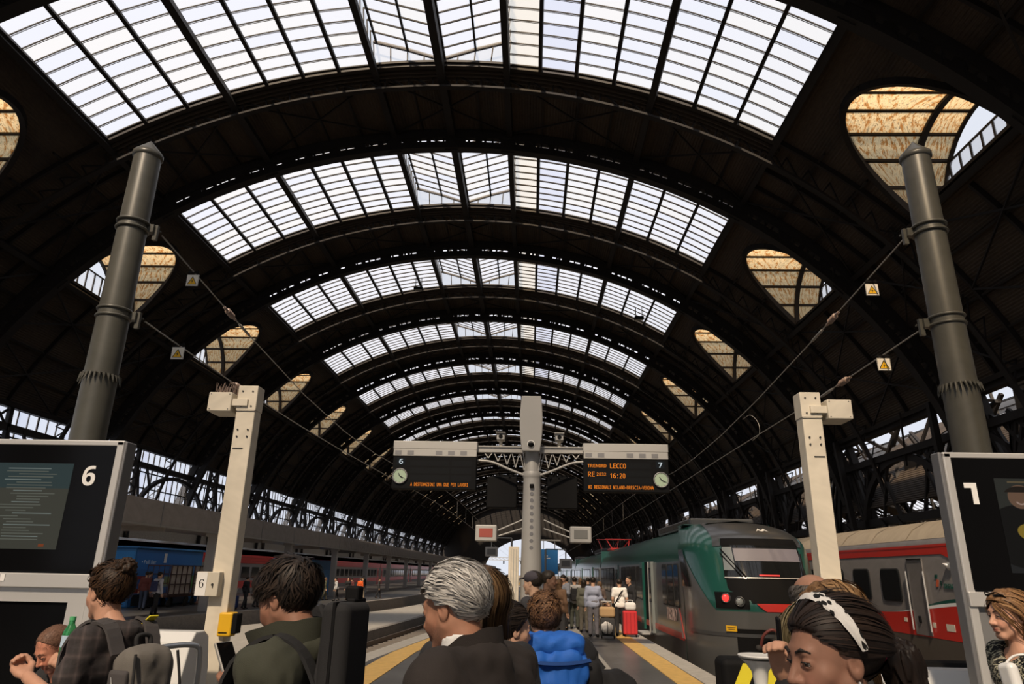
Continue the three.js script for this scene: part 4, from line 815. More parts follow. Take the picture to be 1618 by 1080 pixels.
    for (const [i, [a, b]] of doors.entries()) {
      const open = lead && i === 0;
      if (open) {
        obj('door_opening', [side(a + .1, b - .1, -.05, 2.2, .016)], M.black, o);  // black sheet stands in for the shade inside; the body stays closed
        const d = obj('door', [side(a + .55, a + .02, -.05, 2.2, .1)], M.trainDoor, o); obj('door_window', [side(a + .5, a + .1, .9, 2.0, .11)], M.window, d);
        const e = obj('door', [side(b - .02, b - .6, -.05, 2.2, .1)], M.trainGreen, o); obj('door_window', [side(b - .12, b - .5, .9, 2.0, .11)], M.window, e);
        obj('door_post', [rod([XC - 1.68, -.1, a + .02], [XC - 1.68, 2.2, a + .02], .02), bx(.4, .05, 1.2, XC - 1.75, -.12, (a + b) / 2)], M.silver, o);
      } else for (const [p, q] of [[a, (a + b) / 2 + .01], [(a + b) / 2 - .01, b]]) { const d = obj('door', [side(p, q, -.05, 2.2, .05)], M.trainGreen, o); obj('door_window', [side(p - .12, q + .12, .9, 2.0, .055)], M.window, d); }
    }
    for (const z of [z0 - (lead ? 2 : 3), z1 + 3]) { const bg = obj('bogie', [bx(2.3, .3, 2.6, XC, -.42, z)], M.under, o); for (const dz of [-.9, .9]) obj('wheel', [cyl(.36, .36, 1.5, XC, -.42, z + dz, 0, 0, Math.PI / 2, 20)], M.under, bg); }
    obj('underframe', [bx(2.5, .5, Math.abs(z1 - z0) - .5, XC, -.35, (z0 + z1) / 2)], M.under, o);
    const rf = obj('roof_unit', [rbx(1.9, .28, 5.5, .06, XC, 3.28, z0 - (lead ? 4.2 : 8))], M.trainDarkGrey, o);
    obj('vent_slats', Array.from({ length: 9 }, (_, k) => bx(.02, .16, .5, XC - .96, 3.29, z0 - (lead ? 2 : 6) - k * .55)), M.under, rf);
  }
  car(t, -20.1, -43, true);
  { const l = obj('side_lettering', [put(letters('TRENO', .33, .006), XC - 1.598, .70, -21.8, 0, -Math.PI / 2, 0)], M.pinkish, t); obj('side_stripe', [extr([[-.1, .16], [.12, .16], [-.45, .98], [-.6, .98]], .012).rotateY(-Math.PI / 2).translate(XC - 1.585, 0, -20.35)], M.pinkish, t); obj('side_stripe', [extr([[.12, .16], [.2, .16], [-.38, .98], [-.45, .98]], .012).rotateY(-Math.PI / 2).translate(XC - 1.585, 0, -20.35)], M.trainRed, t); }
  let z = -43.5;
  for (let k = 0; k < 4; k++) { const o = thing('train_carriage', `${['second', 'third', 'fourth', 'fifth'][k]} carriage of the green regional train, counted from its nose`, 'train carriage', [0, 0, 0], 0, 'carriages of the green train'); car(o, z, z - 24, false); z -= 24.5; }
  for (const [zz, h, w] of [[-47, 4.0, 1], [-53, 4.25, 2]]) {
    const p = thing('pantograph', `red ${w === 1 ? 'nearer' : 'farther'} pantograph on the roof of the green train`, 'pantograph', [XC, 3.24, zz], 0, 'pantographs');
    const q = []; for (const s of [-1, 1]) q.push(rod([s * .5, .1, .6], [s * .75, h - 3.3, -.4], .035), rod([s * .75, h - 3.3, -.4], [s * .3, .1, -.9], .03)); q.push(bx(1.7, .06, .3, 0, h - 3.28, -.4), bx(1.3, .12, 1.8, 0, .08, 0));
    obj('frame', q, M.trainRed, p);
  }
}
// --- grey coach with red bands on the right
{
  const X = 10.0, W = 2.8, Z0 = -17.0, Z1 = -42, t = thing('express_coach', 'grey express coach with red bands and a pale domed roof, right of the green train', 'train carriage', [0, 0, 0]);
  M.coachGrey = phys([0.175, 0.16, 0.15], 0.4, { clearcoat: 0.4, clearcoatRoughness: 0.25, map: mottleTex });
  M.coachRoof = mat([0.33, 0.27, 0.19], 0.6, 0, { map: mottleTex });
  M.coachBrown = mat([0.075, 0.06, 0.045], 0.7);
  const sec = [[0, -.3], [.0, 2.62], [.05, 2.75], [.28, 3.02], [.7, 3.25], [W / 2, 3.33]];
  const full = [...sec, ...sec.slice(0, 5).reverse().map(([a, y]) => [W - a, y])];
  const swept = (pts, z0, z1) => { const p = []; for (let k = 0; k + 1 < pts.length; k++) { const [a, b] = [pts[k], pts[k + 1]], A = [X + a[0], a[1], z0], B = [X + b[0], b[1], z0], C = [X + b[0], b[1], z1], D = [X + a[0], a[1], z1]; p.push(...A, ...D, ...C, ...A, ...C, ...B); } const g = new THREE.BufferGeometry(); g.setAttribute('position', new THREE.Float32BufferAttribute(p, 3)); g.computeVertexNormals(); return toCreasedNormals(g, .4); };
  obj('body', [swept(full, Z0, Z1), extr(full.map(([a, b]) => [X + a, b]), .08).translate(0, 0, Z0 - .08), extr(full.map(([a, b]) => [X + a, b]), .08).translate(0, 0, Z1)], M.coachGrey, t);
  const rp = full.slice(2, -2).map(([a, y]) => [a, y + .012]); obj('roof', [swept(rp, Z0, Z1), ...Array.from({ length: 12 }, (_, k) => swept(rp.map(([a, y]) => [a, y + .02]), Z0 - 2 * k - .5, Z0 - 2 * k - .56))], M.coachRoof, t);
  const strip = (y0, y1, z0, z1, d = .012) => bx(d, y1 - y0, Math.abs(z1 - z0), X - d / 2, (y0 + y1) / 2, (z0 + z1) / 2);
  obj('red_band', [strip(2.38, 2.56, Z0 - .4, Z1), strip(2.56, 2.62, Z0 - .4, Z1, .02)], M.trainRed, t);
  obj('end_red', [extr([[Z0 - .9, 2.4], [Z0 - .02, 2.1], [Z0 - .02, 2.3], [Z0 - .5, 2.56], [Z0 - .9, 2.56]].map(([a, b]) => [-a, b]), .014).rotateY(Math.PI / 2).translate(X - .014, 0, 0)], M.trainRed, t);
  // lower red skirt that rises towards the end, with white and green lines over it
  const top = (z) => .90 + .34 * Math.pow(sstep(z, -22, -16.5), 1.3), sweep = (f0, f1, d) => { const p = []; for (let k = 0; k < 24; k++) { const a = lerp(Z0 - .05, -26, k / 24), b = lerp(Z0 - .05, -26, (k + 1) / 24); p.push([a, b]); } return p.map(([a, b]) => { const g = new THREE.BufferGeometry(), A = [X - d, f0(a), a], B = [X - d, f1(a), a], C = [X - d, f1(b), b], D = [X - d, f0(b), b]; g.setAttribute('position', new THREE.Float32BufferAttribute([...A, ...B, ...C, ...A, ...C, ...D], 3)); g.computeVertexNormals(); return g; }); };
  obj('red_skirt', [...sweep(() => .42, top, .014), strip(.42, .9, -26, Z1, .014)], M.trainRed, t);
  obj('white_line', sweep((z) => top(z), (z) => top(z) + .075 * sstep(z, -21.5, -18), .016), M.white, t);
  obj('green_line', sweep((z) => top(z) + .075 * sstep(z, -21.5, -18), (z) => top(z) + .16 * sstep(z, -20.5, -17.5), .016), M.trainGreen, t);
  obj('lower_body', [strip(-.35, .42, Z0 - .1, Z1, .01)], M.coachBrown, t);
  for (let k = 0; k < 10; k++) {
    const z = -20.5 - k * 1.75, w = obj('window', [extr(rrect(-.5, 1.25, .5, 2.02, .12), .03).rotateY(-Math.PI / 2).translate(X - .005, 0, z)], M.window, t);
    obj('window_frame', [extr(rrect(-.54, 1.21, .54, 2.06, .14), .014, 0, [rrect(-.5, 1.25, .5, 2.02, .12)]).rotateY(-Math.PI / 2).translate(X - .008, 0, z)], M.gasket, w);
  }
  const d = obj('door', [strip(.45, 2.3, -18.75, -19.5, .03)], M.coachGrey, t);
  for (const z of [-18.7, -19.55]) obj('door_rail', [rod([X - .06, .55, z], [X - .06, 1.98, z], .02)], M.silver, d);
  obj('door_handle', [rbx(.05, .16, .1, .02, X - .04, .82, -19.2)], M.black, d); obj('door_step', [bx(.04, .02, .7, X - .03, 2.28, -19.1)], M.black, d);
  obj('side_lamp', [put(new THREE.ConeGeometry(.1, .2, 12), X - .06, 2.12, -17.6, 0, 0, 1.2), rbx(.06, .14, .16, .02, X - .03, 2.1, -17.5)], M.silver, t);
  const lg = obj('emblem', [extr([[-.12, 0], [-.02, 0], [.04, .16], [-.06, .16]], .006).rotateY(-Math.PI / 2).translate(X - .01, 1.62, -18.15)], mat([.6, .12, .05], .5), t);
  obj('emblem_green', [extr([[-.04, .2], [.08, .2], [.12, .28], [.0, .28]], .006).rotateY(-Math.PI / 2).translate(X - .01, 1.62, -18.25), extr([[.1, .02], [.14, .02], [.14, .14], [.1, .14]], .006).rotateY(-Math.PI / 2).translate(X - .01, 1.62, -18.15)], M.trainGreen, lg);
  obj('lettering', [put(letters('TRENITALIA', .11, .006), X - .012, 1.64, -17.5, 0, -Math.PI / 2, 0)], M.trainGreen, lg);
  obj('notice', [strip(.62, .78, -17.75, -18.1, .02), strip(.66, .78, -18.55, -18.68, .02), strip(.72, .82, -19.9, -20.05, .02)], M.cream, t);
  obj('underframe', [bx(2.4, .35, 24, X + W / 2, -.4, -29.5)], M.under, t);
  for (const z of [-19.6, -39]) { const bg = obj('bogie', [bx(2.2, .28, 2.8, X + W / 2, -.45, z)], M.under, t); for (const dz of [-1.1, 1.1]) obj('wheel', [cyl(.34, .34, 1.5, X + W / 2, -.45, z + dz, 0, 0, Math.PI / 2, 20)], M.under, bg); }
  const o = copyOf(t, [0, 0, -25.6], 0, 'second grey express coach behind the one with the lettering');
}
// --- red train beyond the canopy
{
  const X = -20.8;
  M.redTrain = phys([0.75, 0.04, 0.035], 0.35, { clearcoat: 0.4, clearcoatRoughness: 0.2 }); M.redGrey = mat([0.34, 0.31, 0.29], 0.5, 0.2);
  const make = (o, z0, z1) => {
    const full = [[0, -.3], [.02, 2.3], [-.25, 2.85], [-.8, 3.1], [-1.4, 3.15], [-2.0, 3.1], [-2.55, 2.85], [-2.82, 2.3], [-2.8, -.3]];
    obj('body', [extr(full, Math.abs(z1 - z0)).translate(X, 0, z1)], M.redGrey, o);
    const s = (y0, y1, a, b, d) => bx(d, y1 - y0, Math.abs(b - a), X + .02 + d / 2, (y0 + y1) / 2, (a + b) / 2);
    obj('red_band', [s(2.05, 2.62, z0, z1, .03), s(2.62, 2.98, z0, z1, -.16), s(.35, .85, z0, z1, .012)], M.redTrain, o); obj('red_rib', [s(2.2, 2.24, z0, z1, .06), s(2.42, 2.46, z0, z1, .06)], M.trainRed, o);
    obj('roof', [extr([[-.05, 2.98], [-.8, 3.14], [-1.4, 3.19], [-2.0, 3.14], [-2.75, 2.98]], Math.abs(z1 - z0)).translate(X, 0, z1)], M.trainDarkGrey, o);
    for (let z = z0 - 2.4; z > z1 + 2; z -= 1.9) obj('window', [s(1.05, 1.8, z, z - 1.4, .02)], M.window, o);
    for (const z of [z0 - .6, z1 + 1.5]) { const d = obj('door', [s(-.05, 1.95, z, z - .9, .03)], M.redTrain, o); obj('door_window', [s(1.0, 1.7, z - .25, z - .65, .036)], M.window, d); }
  };
  for (let k = 0; k < 6; k++) { const o = thing('red_carriage', `${['nearest', 'second', 'third', 'fourth', 'fifth', 'sixth'][k]} carriage of the long red and grey train beyond the canopy`, 'train carriage', [0, 0, 0], 0, 'carriages of the red train'); make(o, -24 - k * 25.4, -49 - k * 25.4); }
}
// --- canopy over the left platform
{
  const X = -13.1, t = thing('platform_canopy', 'long grey canopy with a ribbed fascia on square posts over the left platform', 'canopy', [0, 0, 0]);
  M.canopy = mat([0.25, 0.225, 0.21], 0.6, 0.1, { map: mottleTex });
  M.canopyPost = mat([0.32, 0.31, 0.30], 0.6);
  obj('fascia', [bx(.1, .85, 260, X, 3.5, -146)], M.canopy, t);
  for (let k = 0; k < 26; k++) obj('fascia_joint', [bx(.13, .87, .05, X, 3.5, -20 - k * 9.6 / 2)], M.silverDark, t);
  const ribs = []; for (let z = -50; z > -150; z -= .42) ribs.push(bx(.12, .82, .06, X + .02, 3.5, z)); tag(obj('fascia_rib', ribs, M.canopy, t), null, null, null, 'stuff');
  obj('roof_slab', [bx(2.0, .18, 260, X - 1.0, 3.2, -146), bx(.1, .6, 260, X - 2, 3.4, -146)], M.canopy, t); obj('gutter', [bx(.16, .06, 260, X - .02, 3.08, -146)], M.galv, t);
  for (let k = 0; k < 14; k++) { const z = -20.5 - k * 9.6; obj('post', [rbx(.36, 3.1, .36, .02, X - .35, 1.55, z), bx(.5, .12, .5, X - .35, 3.02, z)], M.canopyPost, t); }
  for (let k = 0; k < 10; k++) obj('ceiling_beam', [bx(1.9, .2, .14, X - 1.0, 3.02, -25.3 - k * 9.6)], M.canopy, t);
}
// --- kiosks, cages, a cart
{
  const kioskFace = canvas(512, 256, (c, w, h) => {
    c.fillStyle = '#2568ab'; c.fillRect(0, 0, w, h); c.fillStyle = '#2a70b8'; c.fillRect(0, h * .06, w, h * .3);
    c.fillStyle = '#c9d4dc'; c.font = `bold ${h * .09}px sans-serif`; c.fillText('• Full Bar', w * .08, h * .26);
    c.fillStyle = '#6f8f8c'; c.fillRect(w * .42, h * .48, w * .17, h * .2); c.fillStyle = '#8a9a5a'; for (let k = 0; k < 5; k++) c.fillRect(w * .43 + k * w * .03, h * .5, w * .02, h * .14); c.fillStyle = '#a06a58'; c.fillRect(w * .64, h * .48, w * .1, h * .16); c.fillStyle = '#2f8a55'; c.beginPath(); c.arc(w * .86, h * .6, h * .13, 0, 7); c.fill();
    c.fillStyle = '#8a1f1c'; c.fillRect(w * .03, h * .48, w * .16, h * .3); c.fillStyle = '#2f5aa0'; c.beginPath(); c.arc(w * .1, h * .62, h * .09, 0, 7); c.fill();
    c.fillStyle = '#0a1826'; c.fillRect(w * .03, h * .8, w * .3, h * .2);
  });
  M.kioskFace = mat([1, 1, 1], .5, 0, { map: tex(kioskFace) }); M.blue = mat([.03, .17, .42], .5); M.blueBright = mat([.03, .22, .55], .45);
  const k1 = thing('kiosk', 'long blue snack kiosk behind the luggage cages under the canopy', 'kiosk', [-17.4, 0, -34.7]);
  obj('body', [rbx(2.2, 2.5, 6.6, .05, -1.1, 1.25, 0)], M.blue, k1); obj('front_print', [plate(6.5, 2.4, 0, 0, 0, Math.PI / 2).translate(.012, 1.25, 0)], M.kioskFace, k1); obj('roof_edge', [rbx(2.4, .08, 6.8, .02, -1.1, 2.52, 0)], M.blue, k1); obj('sign_letters', [bx(.02, .42, .22, .03, 2.1, .7)], M.white, k1);
  obj('end_panel', [bx(2.1, 2.3, .02, -1.1, 1.2, 3.31)], M.blueBright, k1);
  const k2 = thing('kiosk', 'smaller blue kiosk further along the left platform', 'kiosk', [-14.6, 0, -49.5]);
  obj('body', [rbx(2.2, 2.35, 6, .05, -1.0, 1.18, 0)], M.blue, k2); obj('front_panel', [bx(.02, 1.6, 2.6, .11, .9, -1.6)], M.blueBright, k2); obj('end_panel', [bx(2, 2.1, .02, -1, 1.1, 3.01)], M.blueBright, k2); obj('price_list', [bx(.5, 1.3, .02, -.4, .9, 3.03)], M.greyLight, k2); obj('lettering', [bx(.4, .12, .02, -.5, 2.0, 3.03)], M.white, k2);
  M.cageFrame = mat([.10, .05, .045], .6); M.cageSheet = mat([.78, .70, .64], .7);
  const cage = (label, z) => {
    const t = thing('luggage_cage', label, 'trolley', [-16.3, 0, z], 0, 'white sheeted luggage cages');
    for (let k = 0; k < 4; k++) for (const [y0, y1] of [[.55, .95], [.98, 1.38], [1.41, 1.75]]) obj('sheet', [bx(.02, y1 - y0, .46, 0, (y0 + y1) / 2, .75 - k * .5)], M.cageSheet, t);
    obj('back_sheet', [bx(.02, 1.2, 2, -1.1, 1.15, 0)], M.cageSheet, t);
    const q = []; for (let k = 0; k <= 4; k++) q.push(bx(.06, 1.32, .04, .02, 1.13, 1 - k * .5), bx(.05, 1.32, .04, -1.1, 1.13, 1 - k * .5)); for (const y of [.52, .965, 1.395, 1.78]) q.push(bx(.06, .04, 2.04, .02, y, 0), bx(.05, .04, 2.04, -1.1, y, 0)); q.push(bx(1.14, .04, .04, -.55, 1.78, 1), bx(1.14, .04, .04, -.55, 1.78, -1));
    obj('frame', q, M.cageFrame, t); obj('deck', [bx(1.15, .1, 2.1, -.55, .46, 0)], M.cageFrame, t);
    for (const [x, zz] of [[0, .8], [0, -.8], [-1.05, .8], [-1.05, -.8]]) obj('wheel', [cyl(.16, .16, .08, x, .16, zz, 0, 0, Math.PI / 2, 18), bx(.06, .28, .1, x, .3, zz)], M.under, t);
    return t;
  };
  cage('luggage cage with white sheets nearest the blue kiosk corner', -33.6); cage('second luggage cage with white sheets, before the yellow tow cart', -35.9);
  const c = thing('tow_cart', 'yellow tow cart at the far end of the luggage cages', 'cart', [-16.6, 0, -38.6]);
  obj('body', [rbx(1.2, .5, 2, .08, 0, .6, 0)], M.yellow, c); obj('cab', [rbx(1.1, .5, .6, .06, 0, 1.0, -.6)], M.under, c); for (const [x, z] of [[-.55, .6], [.55, .6], [-.55, -.6], [.55, -.6]]) obj('wheel', [cyl(.24, .24, .18, x, .24, z, 0, 0, Math.PI / 2, 18)], M.under, c);
  // blue sign and far monitors
  const bs = thing('blue_sign', 'tall bright blue sign panel hanging right behind the mast', 'sign', [.98, 1.72, -38]);
  obj('panel', [rbx(.92, 1.25, .12, .02, 0, .62, 0)], M.blueBright, bs); obj('symbol', [bx(.3, .06, .01, -.1, .78, .065), bx(.18, .05, .01, -.16, .9, .065)], M.white, bs); obj('hanger', [rod([-.3, 1.25, 0], [-.3, 1.7, 0], .02), rod([.3, 1.25, 0], [.3, 1.7, 0], .02), bx(2.0, .08, .08, -.4, 1.7, 0)], M.galv, bs); obj('pole', [rod([-1.3, -1.72, -.1], [-1.3, 2.0, -.1], .09, 12)], M.galv, bs);
  for (const [x, y, z, l] of [[1.75, 2.0, -36, 'nearest'], [2.0, 1.9, -55, 'middle'], [-1.95, 2.5, -36, 'left']]) { const v = thing('platform_monitor', `small grey monitor seen against the bright hall end, ${l === 'left' ? 'left of the mast' : 'the ' + l + ' one right'}`, 'monitor', [x, y, z]); obj('housing', [rbx(.62, .46, .3, .03, 0, .23, 0)], M.greyLight, v); obj('screen', [bx(.42, .28, .01, 0, .23, .155)], mat([.12, .12, .12], .4), v); obj('arm', [rod([0, .46, 0], [0, .9, 0], .03), rod([0, .9, 0], [x > 0 ? -1 : 1, .9, 0], .03), rod([x > 0 ? -1 : 1, .9, 0], [x > 0 ? -1 : 1, -y, 0], .05)], M.galv, v); }
}
// --- beyond the hall: masts and gantries of the yard
{
  for (const [x, z, h, l] of [[-9, -352, 9, 'left'], [10, -356, 10, 'right']]) {
    const g = thing('yard_mast', `thin catenary mast outside the hall end, on the ${l}`, 'mast', [x, -.8, z], 0, 'catenary masts in the yard');
    obj('post', [bx(.4, h, .4, 0, h / 2, 0)], M.galv, g); obj('bracket', [bx(6, .2, .2, x < 0 ? 3 : -3, h - 1, 0), bar([x < 0 ? 0 : 0, h - .2, 0], [x < 0 ? 5 : -5, h - 1, 0], .1, .1)], M.galv, g);
  }
  const g = thing('signal_gantry', 'light lattice signal gantry crossing the tracks outside the hall', 'gantry', [0, 0, -380]);
  const q = []; for (let k = 0; k < 26; k++) { const x = -26 + k * 2; q.push(bar([x, 8, 0], [x + 2, 9.2, 0], .12, .12), bar([x + 2, 8, 0], [x + 2, 9.2, 0], .1, .1)); } q.push(bx(52, .2, .3, 0, 8, 0), bx(52, .2, .3, 0, 9.2, 0)); obj('beam', q, M.galv, g); obj('leg', [bx(.6, 9, .6, -26, 4, 0)], M.galv, g); obj('leg', [bx(.6, 9, .6, 26, 4, 0)], M.galv, g);
  for (let k = 0; k < 4; k++) { const s = obj('signal', [bx(.7, 1.6, .3, -14 + k * 9, 6.9, .3)], M.black, g); }
}
// ---------------------------------------------------------------- bodies: smooth joined fields, meshed by surface nets
function surfaceNets(f, lo, hi, cell, colorOf) {
  const nx = Math.ceil((hi[0] - lo[0]) / cell) + 2, ny = Math.ceil((hi[1] - lo[1]) / cell) + 2, nz = Math.ceil((hi[2] - lo[2]) / cell) + 2;
  const F = new Float32Array(nx * ny * nz), id = (i, j, k) => (i * ny + j) * nz + k;
  for (let i = 0; i < nx; i++) for (let j = 0; j < ny; j++) for (let k = 0; k < nz; k++) F[id(i, j, k)] = f(lo[0] + i * cell, lo[1] + j * cell, lo[2] + k * cell);
  const vid = new Int32Array(nx * ny * nz).fill(-1), P = [], ix = [];
  for (let i = 0; i < nx - 1; i++) for (let j = 0; j < ny - 1; j++) for (let k = 0; k < nz - 1; k++) {
    let inside = 0, c = 0, x = 0, y = 0, z = 0; const v = [];
    for (let q = 0; q < 8; q++) { const w = F[id(i + (q & 1), j + ((q >> 1) & 1), k + (q >> 2))]; v.push(w); if (w < 0) inside++; }
    if (inside === 0 || inside === 8) continue;
    for (let a = 0; a < 8; a++) for (const b of [1, 2, 4]) if (!(a & b)) { const p = v[a], q = v[a | b]; if ((p < 0) !== (q < 0)) { const t = p / (p - q); c++; x += (a & 1) + (b === 1 ? t : 0); y += ((a >> 1) & 1) + (b === 2 ? t : 0); z += (a >> 2) + (b === 4 ? t : 0); } }
    vid[id(i, j, k)] = P.length / 3; P.push(lo[0] + (i + x / c) * cell, lo[1] + (j + y / c) * cell, lo[2] + (k + z / c) * cell);
  }
  for (let i = 1; i < nx - 1; i++) for (let j = 1; j < ny - 1; j++) for (let k = 1; k < nz - 1; k++) {
    const a = F[id(i, j, k)] < 0;
    const q = (p0, p1, p2, p3, flip) => { if (p0 < 0 || p1 < 0 || p2 < 0 || p3 < 0) return; flip ? ix.push(p0, p1, p2, p0, p2, p3) : ix.push(p0, p2, p1, p0, p3, p2); };
    if (a !== F[id(i + 1, j, k)] < 0) q(vid[id(i, j - 1, k - 1)], vid[id(i, j, k - 1)], vid[id(i, j, k)], vid[id(i, j - 1, k)], a);
    if (a !== F[id(i, j + 1, k)] < 0) q(vid[id(i - 1, j, k - 1)], vid[id(i - 1, j, k)], vid[id(i, j, k)], vid[id(i, j, k - 1)], a);
    if (a !== F[id(i, j, k + 1)] < 0) q(vid[id(i - 1, j - 1, k)], vid[id(i, j - 1, k)], vid[id(i, j, k)], vid[id(i - 1, j, k)], a);
  }
  const g = new THREE.BufferGeometry(); g.setAttribute('position', new THREE.Float32BufferAttribute(P, 3)); g.setIndex(ix); g.computeVertexNormals();
  if (colorOf) { const C = new Float32Array(P.length); for (let n = 0; n < P.length; n += 3) { const c = colorOf(P[n], P[n + 1], P[n + 2]); C[n] = c[0]; C[n + 1] = c[1]; C[n + 2] = c[2]; } g.setAttribute('color', new THREE.BufferAttribute(C, 3)); }
  return g;
}
const smin = (a, b, k) => { const h = Math.max(k - Math.abs(a - b), 0) / k; return Math.min(a, b) - h * h * k * 0.25; };
const smax = (a, b, k) => -smin(-a, -b, k);
const cap = (a, b, ra, rb = ra, sz = 1) => ({ ax: a[0], ay: a[1], az: a[2], bx: b[0] - a[0], by: b[1] - a[1], bz: b[2] - a[2], l: Math.max(1e-8, (b[0] - a[0]) ** 2 + (b[1] - a[1]) ** 2 + (b[2] - a[2]) ** 2), ra, rb, sz });
const dcap = (c, x, y, z) => {
  const px = x - c.ax, py = y - c.ay; let pz = z - c.az;
  let t = (px * c.bx + py * c.by + pz * c.bz) / c.l; t = t < 0 ? 0 : t > 1 ? 1 : t;
  const dx = px - t * c.bx, dy = py - t * c.by; let dz = pz - t * c.bz;
  if (c.sz !== 1) { dz /= c.sz; return (Math.sqrt(dx * dx + dy * dy + dz * dz) - (c.ra + (c.rb - c.ra) * t)) * Math.min(1, c.sz); }
  return Math.sqrt(dx * dx + dy * dy + dz * dz) - (c.ra + (c.rb - c.ra) * t);
};
const ell = (cx, cy, cz, a, b, c) => (x, y, z) => { const X = (x - cx) / a, Y = (y - cy) / b, Z = (z - cz) / c, l = Math.sqrt(X * X + Y * Y + Z * Z), m = Math.sqrt(X * X / (a * a) + Y * Y / (b * b) + Z * Z / (c * c)); return m < 1e-6 ? -Math.min(a, b, c) : l * (l - 1) / m; };
const boundsOf = (list, pad) => { const lo = [9, 9, 9], hi = [-9, -9, -9]; for (const c of list) for (const [x, y, z, r] of [[c.ax, c.ay, c.az, c.ra], [c.ax + c.bx, c.ay + c.by, c.az + c.bz, c.rb]]) { lo[0] = Math.min(lo[0], x - r - pad); lo[1] = Math.min(lo[1], y - r - pad); lo[2] = Math.min(lo[2], z - r - pad); hi[0] = Math.max(hi[0], x + r + pad); hi[1] = Math.max(hi[1], y + r + pad); hi[2] = Math.max(hi[2], z + r + pad); } return [lo, hi]; };
function joined(list, k) {                                                     // smooth union, skipping far members
  return (x, y, z) => { let d = 9; for (let i = 0; i < list.length; i++) { const e = dcap(list[i], x, y, z); d = d - e > k ? e : e - d > k ? d : smin(d, e, k); } return d; };
}
// ---- the head: origin between the ears at eye height, face towards +z
const headCache = new Map();
function headGeometry(kind, cell) {
  const key = kind + cell; if (headCache.has(key)) return headCache.get(key);
  const fem = kind === 'woman', w = fem ? 0.95 : 1;
  const cran = ell(0, .04, -.018, .077, .086, .098), face = ell(0, -.025, .03, .061 * w, .088, .062), brow = cap([-.03, .026, .076], [.03, .026, .076], .012), nose = cap([0, .012, .086], [0, -.030, .108], .0075, .0125), nl = cap([-.012, -.034, .096], [.012, -.034, .096], .0095);
  const jaw = [cap([-.052 * w, -.045, .0], [-.018, -.098, .058], .022, .016), cap([.052 * w, -.045, .0], [.018, -.098, .058], .022, .016), cap([-.012, -.1, .066], [.012, -.1, .066], fem ? .015 : .018)];
  const cheek = [cap([-.043, -.022, .052], [-.03, -.04, .068], .021), cap([.043, -.022, .052], [.03, -.04, .068], .021)];
  const lipU = cap([-.019, -.0600, .0865], [.019, -.0600, .0865], .0065), lipU2 = cap([0, -.059, .092], [0, -.059, .0921], .0065), lipL = cap([-.014, -.0715, .087], [.014, -.0715, .087], .0075);
  const neck = cap([0, -.05, -.022], [0, -.19, -.04], fem ? .05 : .058, fem ? .052 : .062);
  const lids = [cap([-.031, .006, .0745], [-.031, .006, .0746], .0165), cap([.031, .006, .0745], [.031, .006, .0746], .0165)];
  const ears = [-1, 1].map((s) => ell(s * .076, -.004, -.012, .0095, .031, .019)), earIn = [-1, 1].map((s) => cap([s * .088, .002, -.004], [s * .088, -.006, -.006], .0085));
  const f = (x, y, z) => {
    let d = smin(cran(x, y, z), face(x, y, z), .035);
    for (const c of jaw) d = smin(d, dcap(c, x, y, z), .022);
    for (const c of cheek) d = smin(d, dcap(c, x, y, z), .02);
    d = smin(d, dcap(brow, x, y, z), .02);
    for (const s of [-1, 1]) d = smax(d, .0150 - Math.hypot(x - s * .031, (y - .005) * 1.15, z - .097), .014);
    d = smin(d, dcap(nose, x, y, z), .012); d = smin(d, dcap(nl, x, y, z), .008);
    for (const s of [-1, 1]) d = smax(d, .0042 - Math.hypot(x - s * .0085, y + .044, z - .103), .004);
    for (const c of lids) { let e = dcap(c, x, y, z); e = smax(e, .0034 + .5 * Math.max(0, .004 - y) * 0 - Math.abs(y - .0035) + 9 * Math.max(0, Math.abs(Math.abs(x) - .031) - .0125) * -1, .002); d = smin(d, e, .003); }
    d = smin(d, dcap(lipU, x, y, z), .007); d = smin(d, dcap(lipU2, x, y, z), .006); d = smin(d, dcap(lipL, x, y, z), .007);
    d = smax(d, .0022 - Math.hypot(y + .0658, z - .0965) - .15 * Math.max(0, Math.abs(x) - .02), .003);
    d = smin(d, dcap(neck, x, y, z), .03);
    for (let k = 0; k < 2; k++) { let e = ears[k](x, y, z); e = smax(e, -dcap(earIn[k], x, y, z), .008); d = smin(d, e, .01); }
    return d;
  };
  const color = (x, y, z) => {
    let r = 1, g = 1, b = 1;
    const lip = Math.max(0, 1 - Math.hypot((x) / .026, (y + .0655) / .0125, (z - .09) / .03)); if (lip > 0) { const q = Math.min(1, lip * 2.2); r *= 1 - .1 * q; g *= 1 - .42 * q; b *= 1 - .38 * q; }
    const ck = Math.max(0, 1 - Math.hypot((Math.abs(x) - .042) / .035, (y + .035) / .035)) * (z > .02 ? 1 : 0); g *= 1 - .12 * ck; b *= 1 - .12 * ck;
    if (kind === 'stubble' && y < -.035 && y > -.14 && z > -.005) { const q = sstep(-y, .035, .055) * sstep(z, -.005, .03) * (.75 + .5 * noise3(x * 300, y * 300, z * 300)); r *= 1 - .45 * q; g *= 1 - .42 * q; b *= 1 - .36 * q; }
    const n = .05 * noise3(x * 40, y * 40, z * 40); return [r * (1 + n), g * (1 + n * .7), b * (1 + n * .7)];
  };
  const g = surfaceNets(f, [-.1, -.2, -.13], [.1, .135, .125], cell, color); headCache.set(key, g); return g;
}
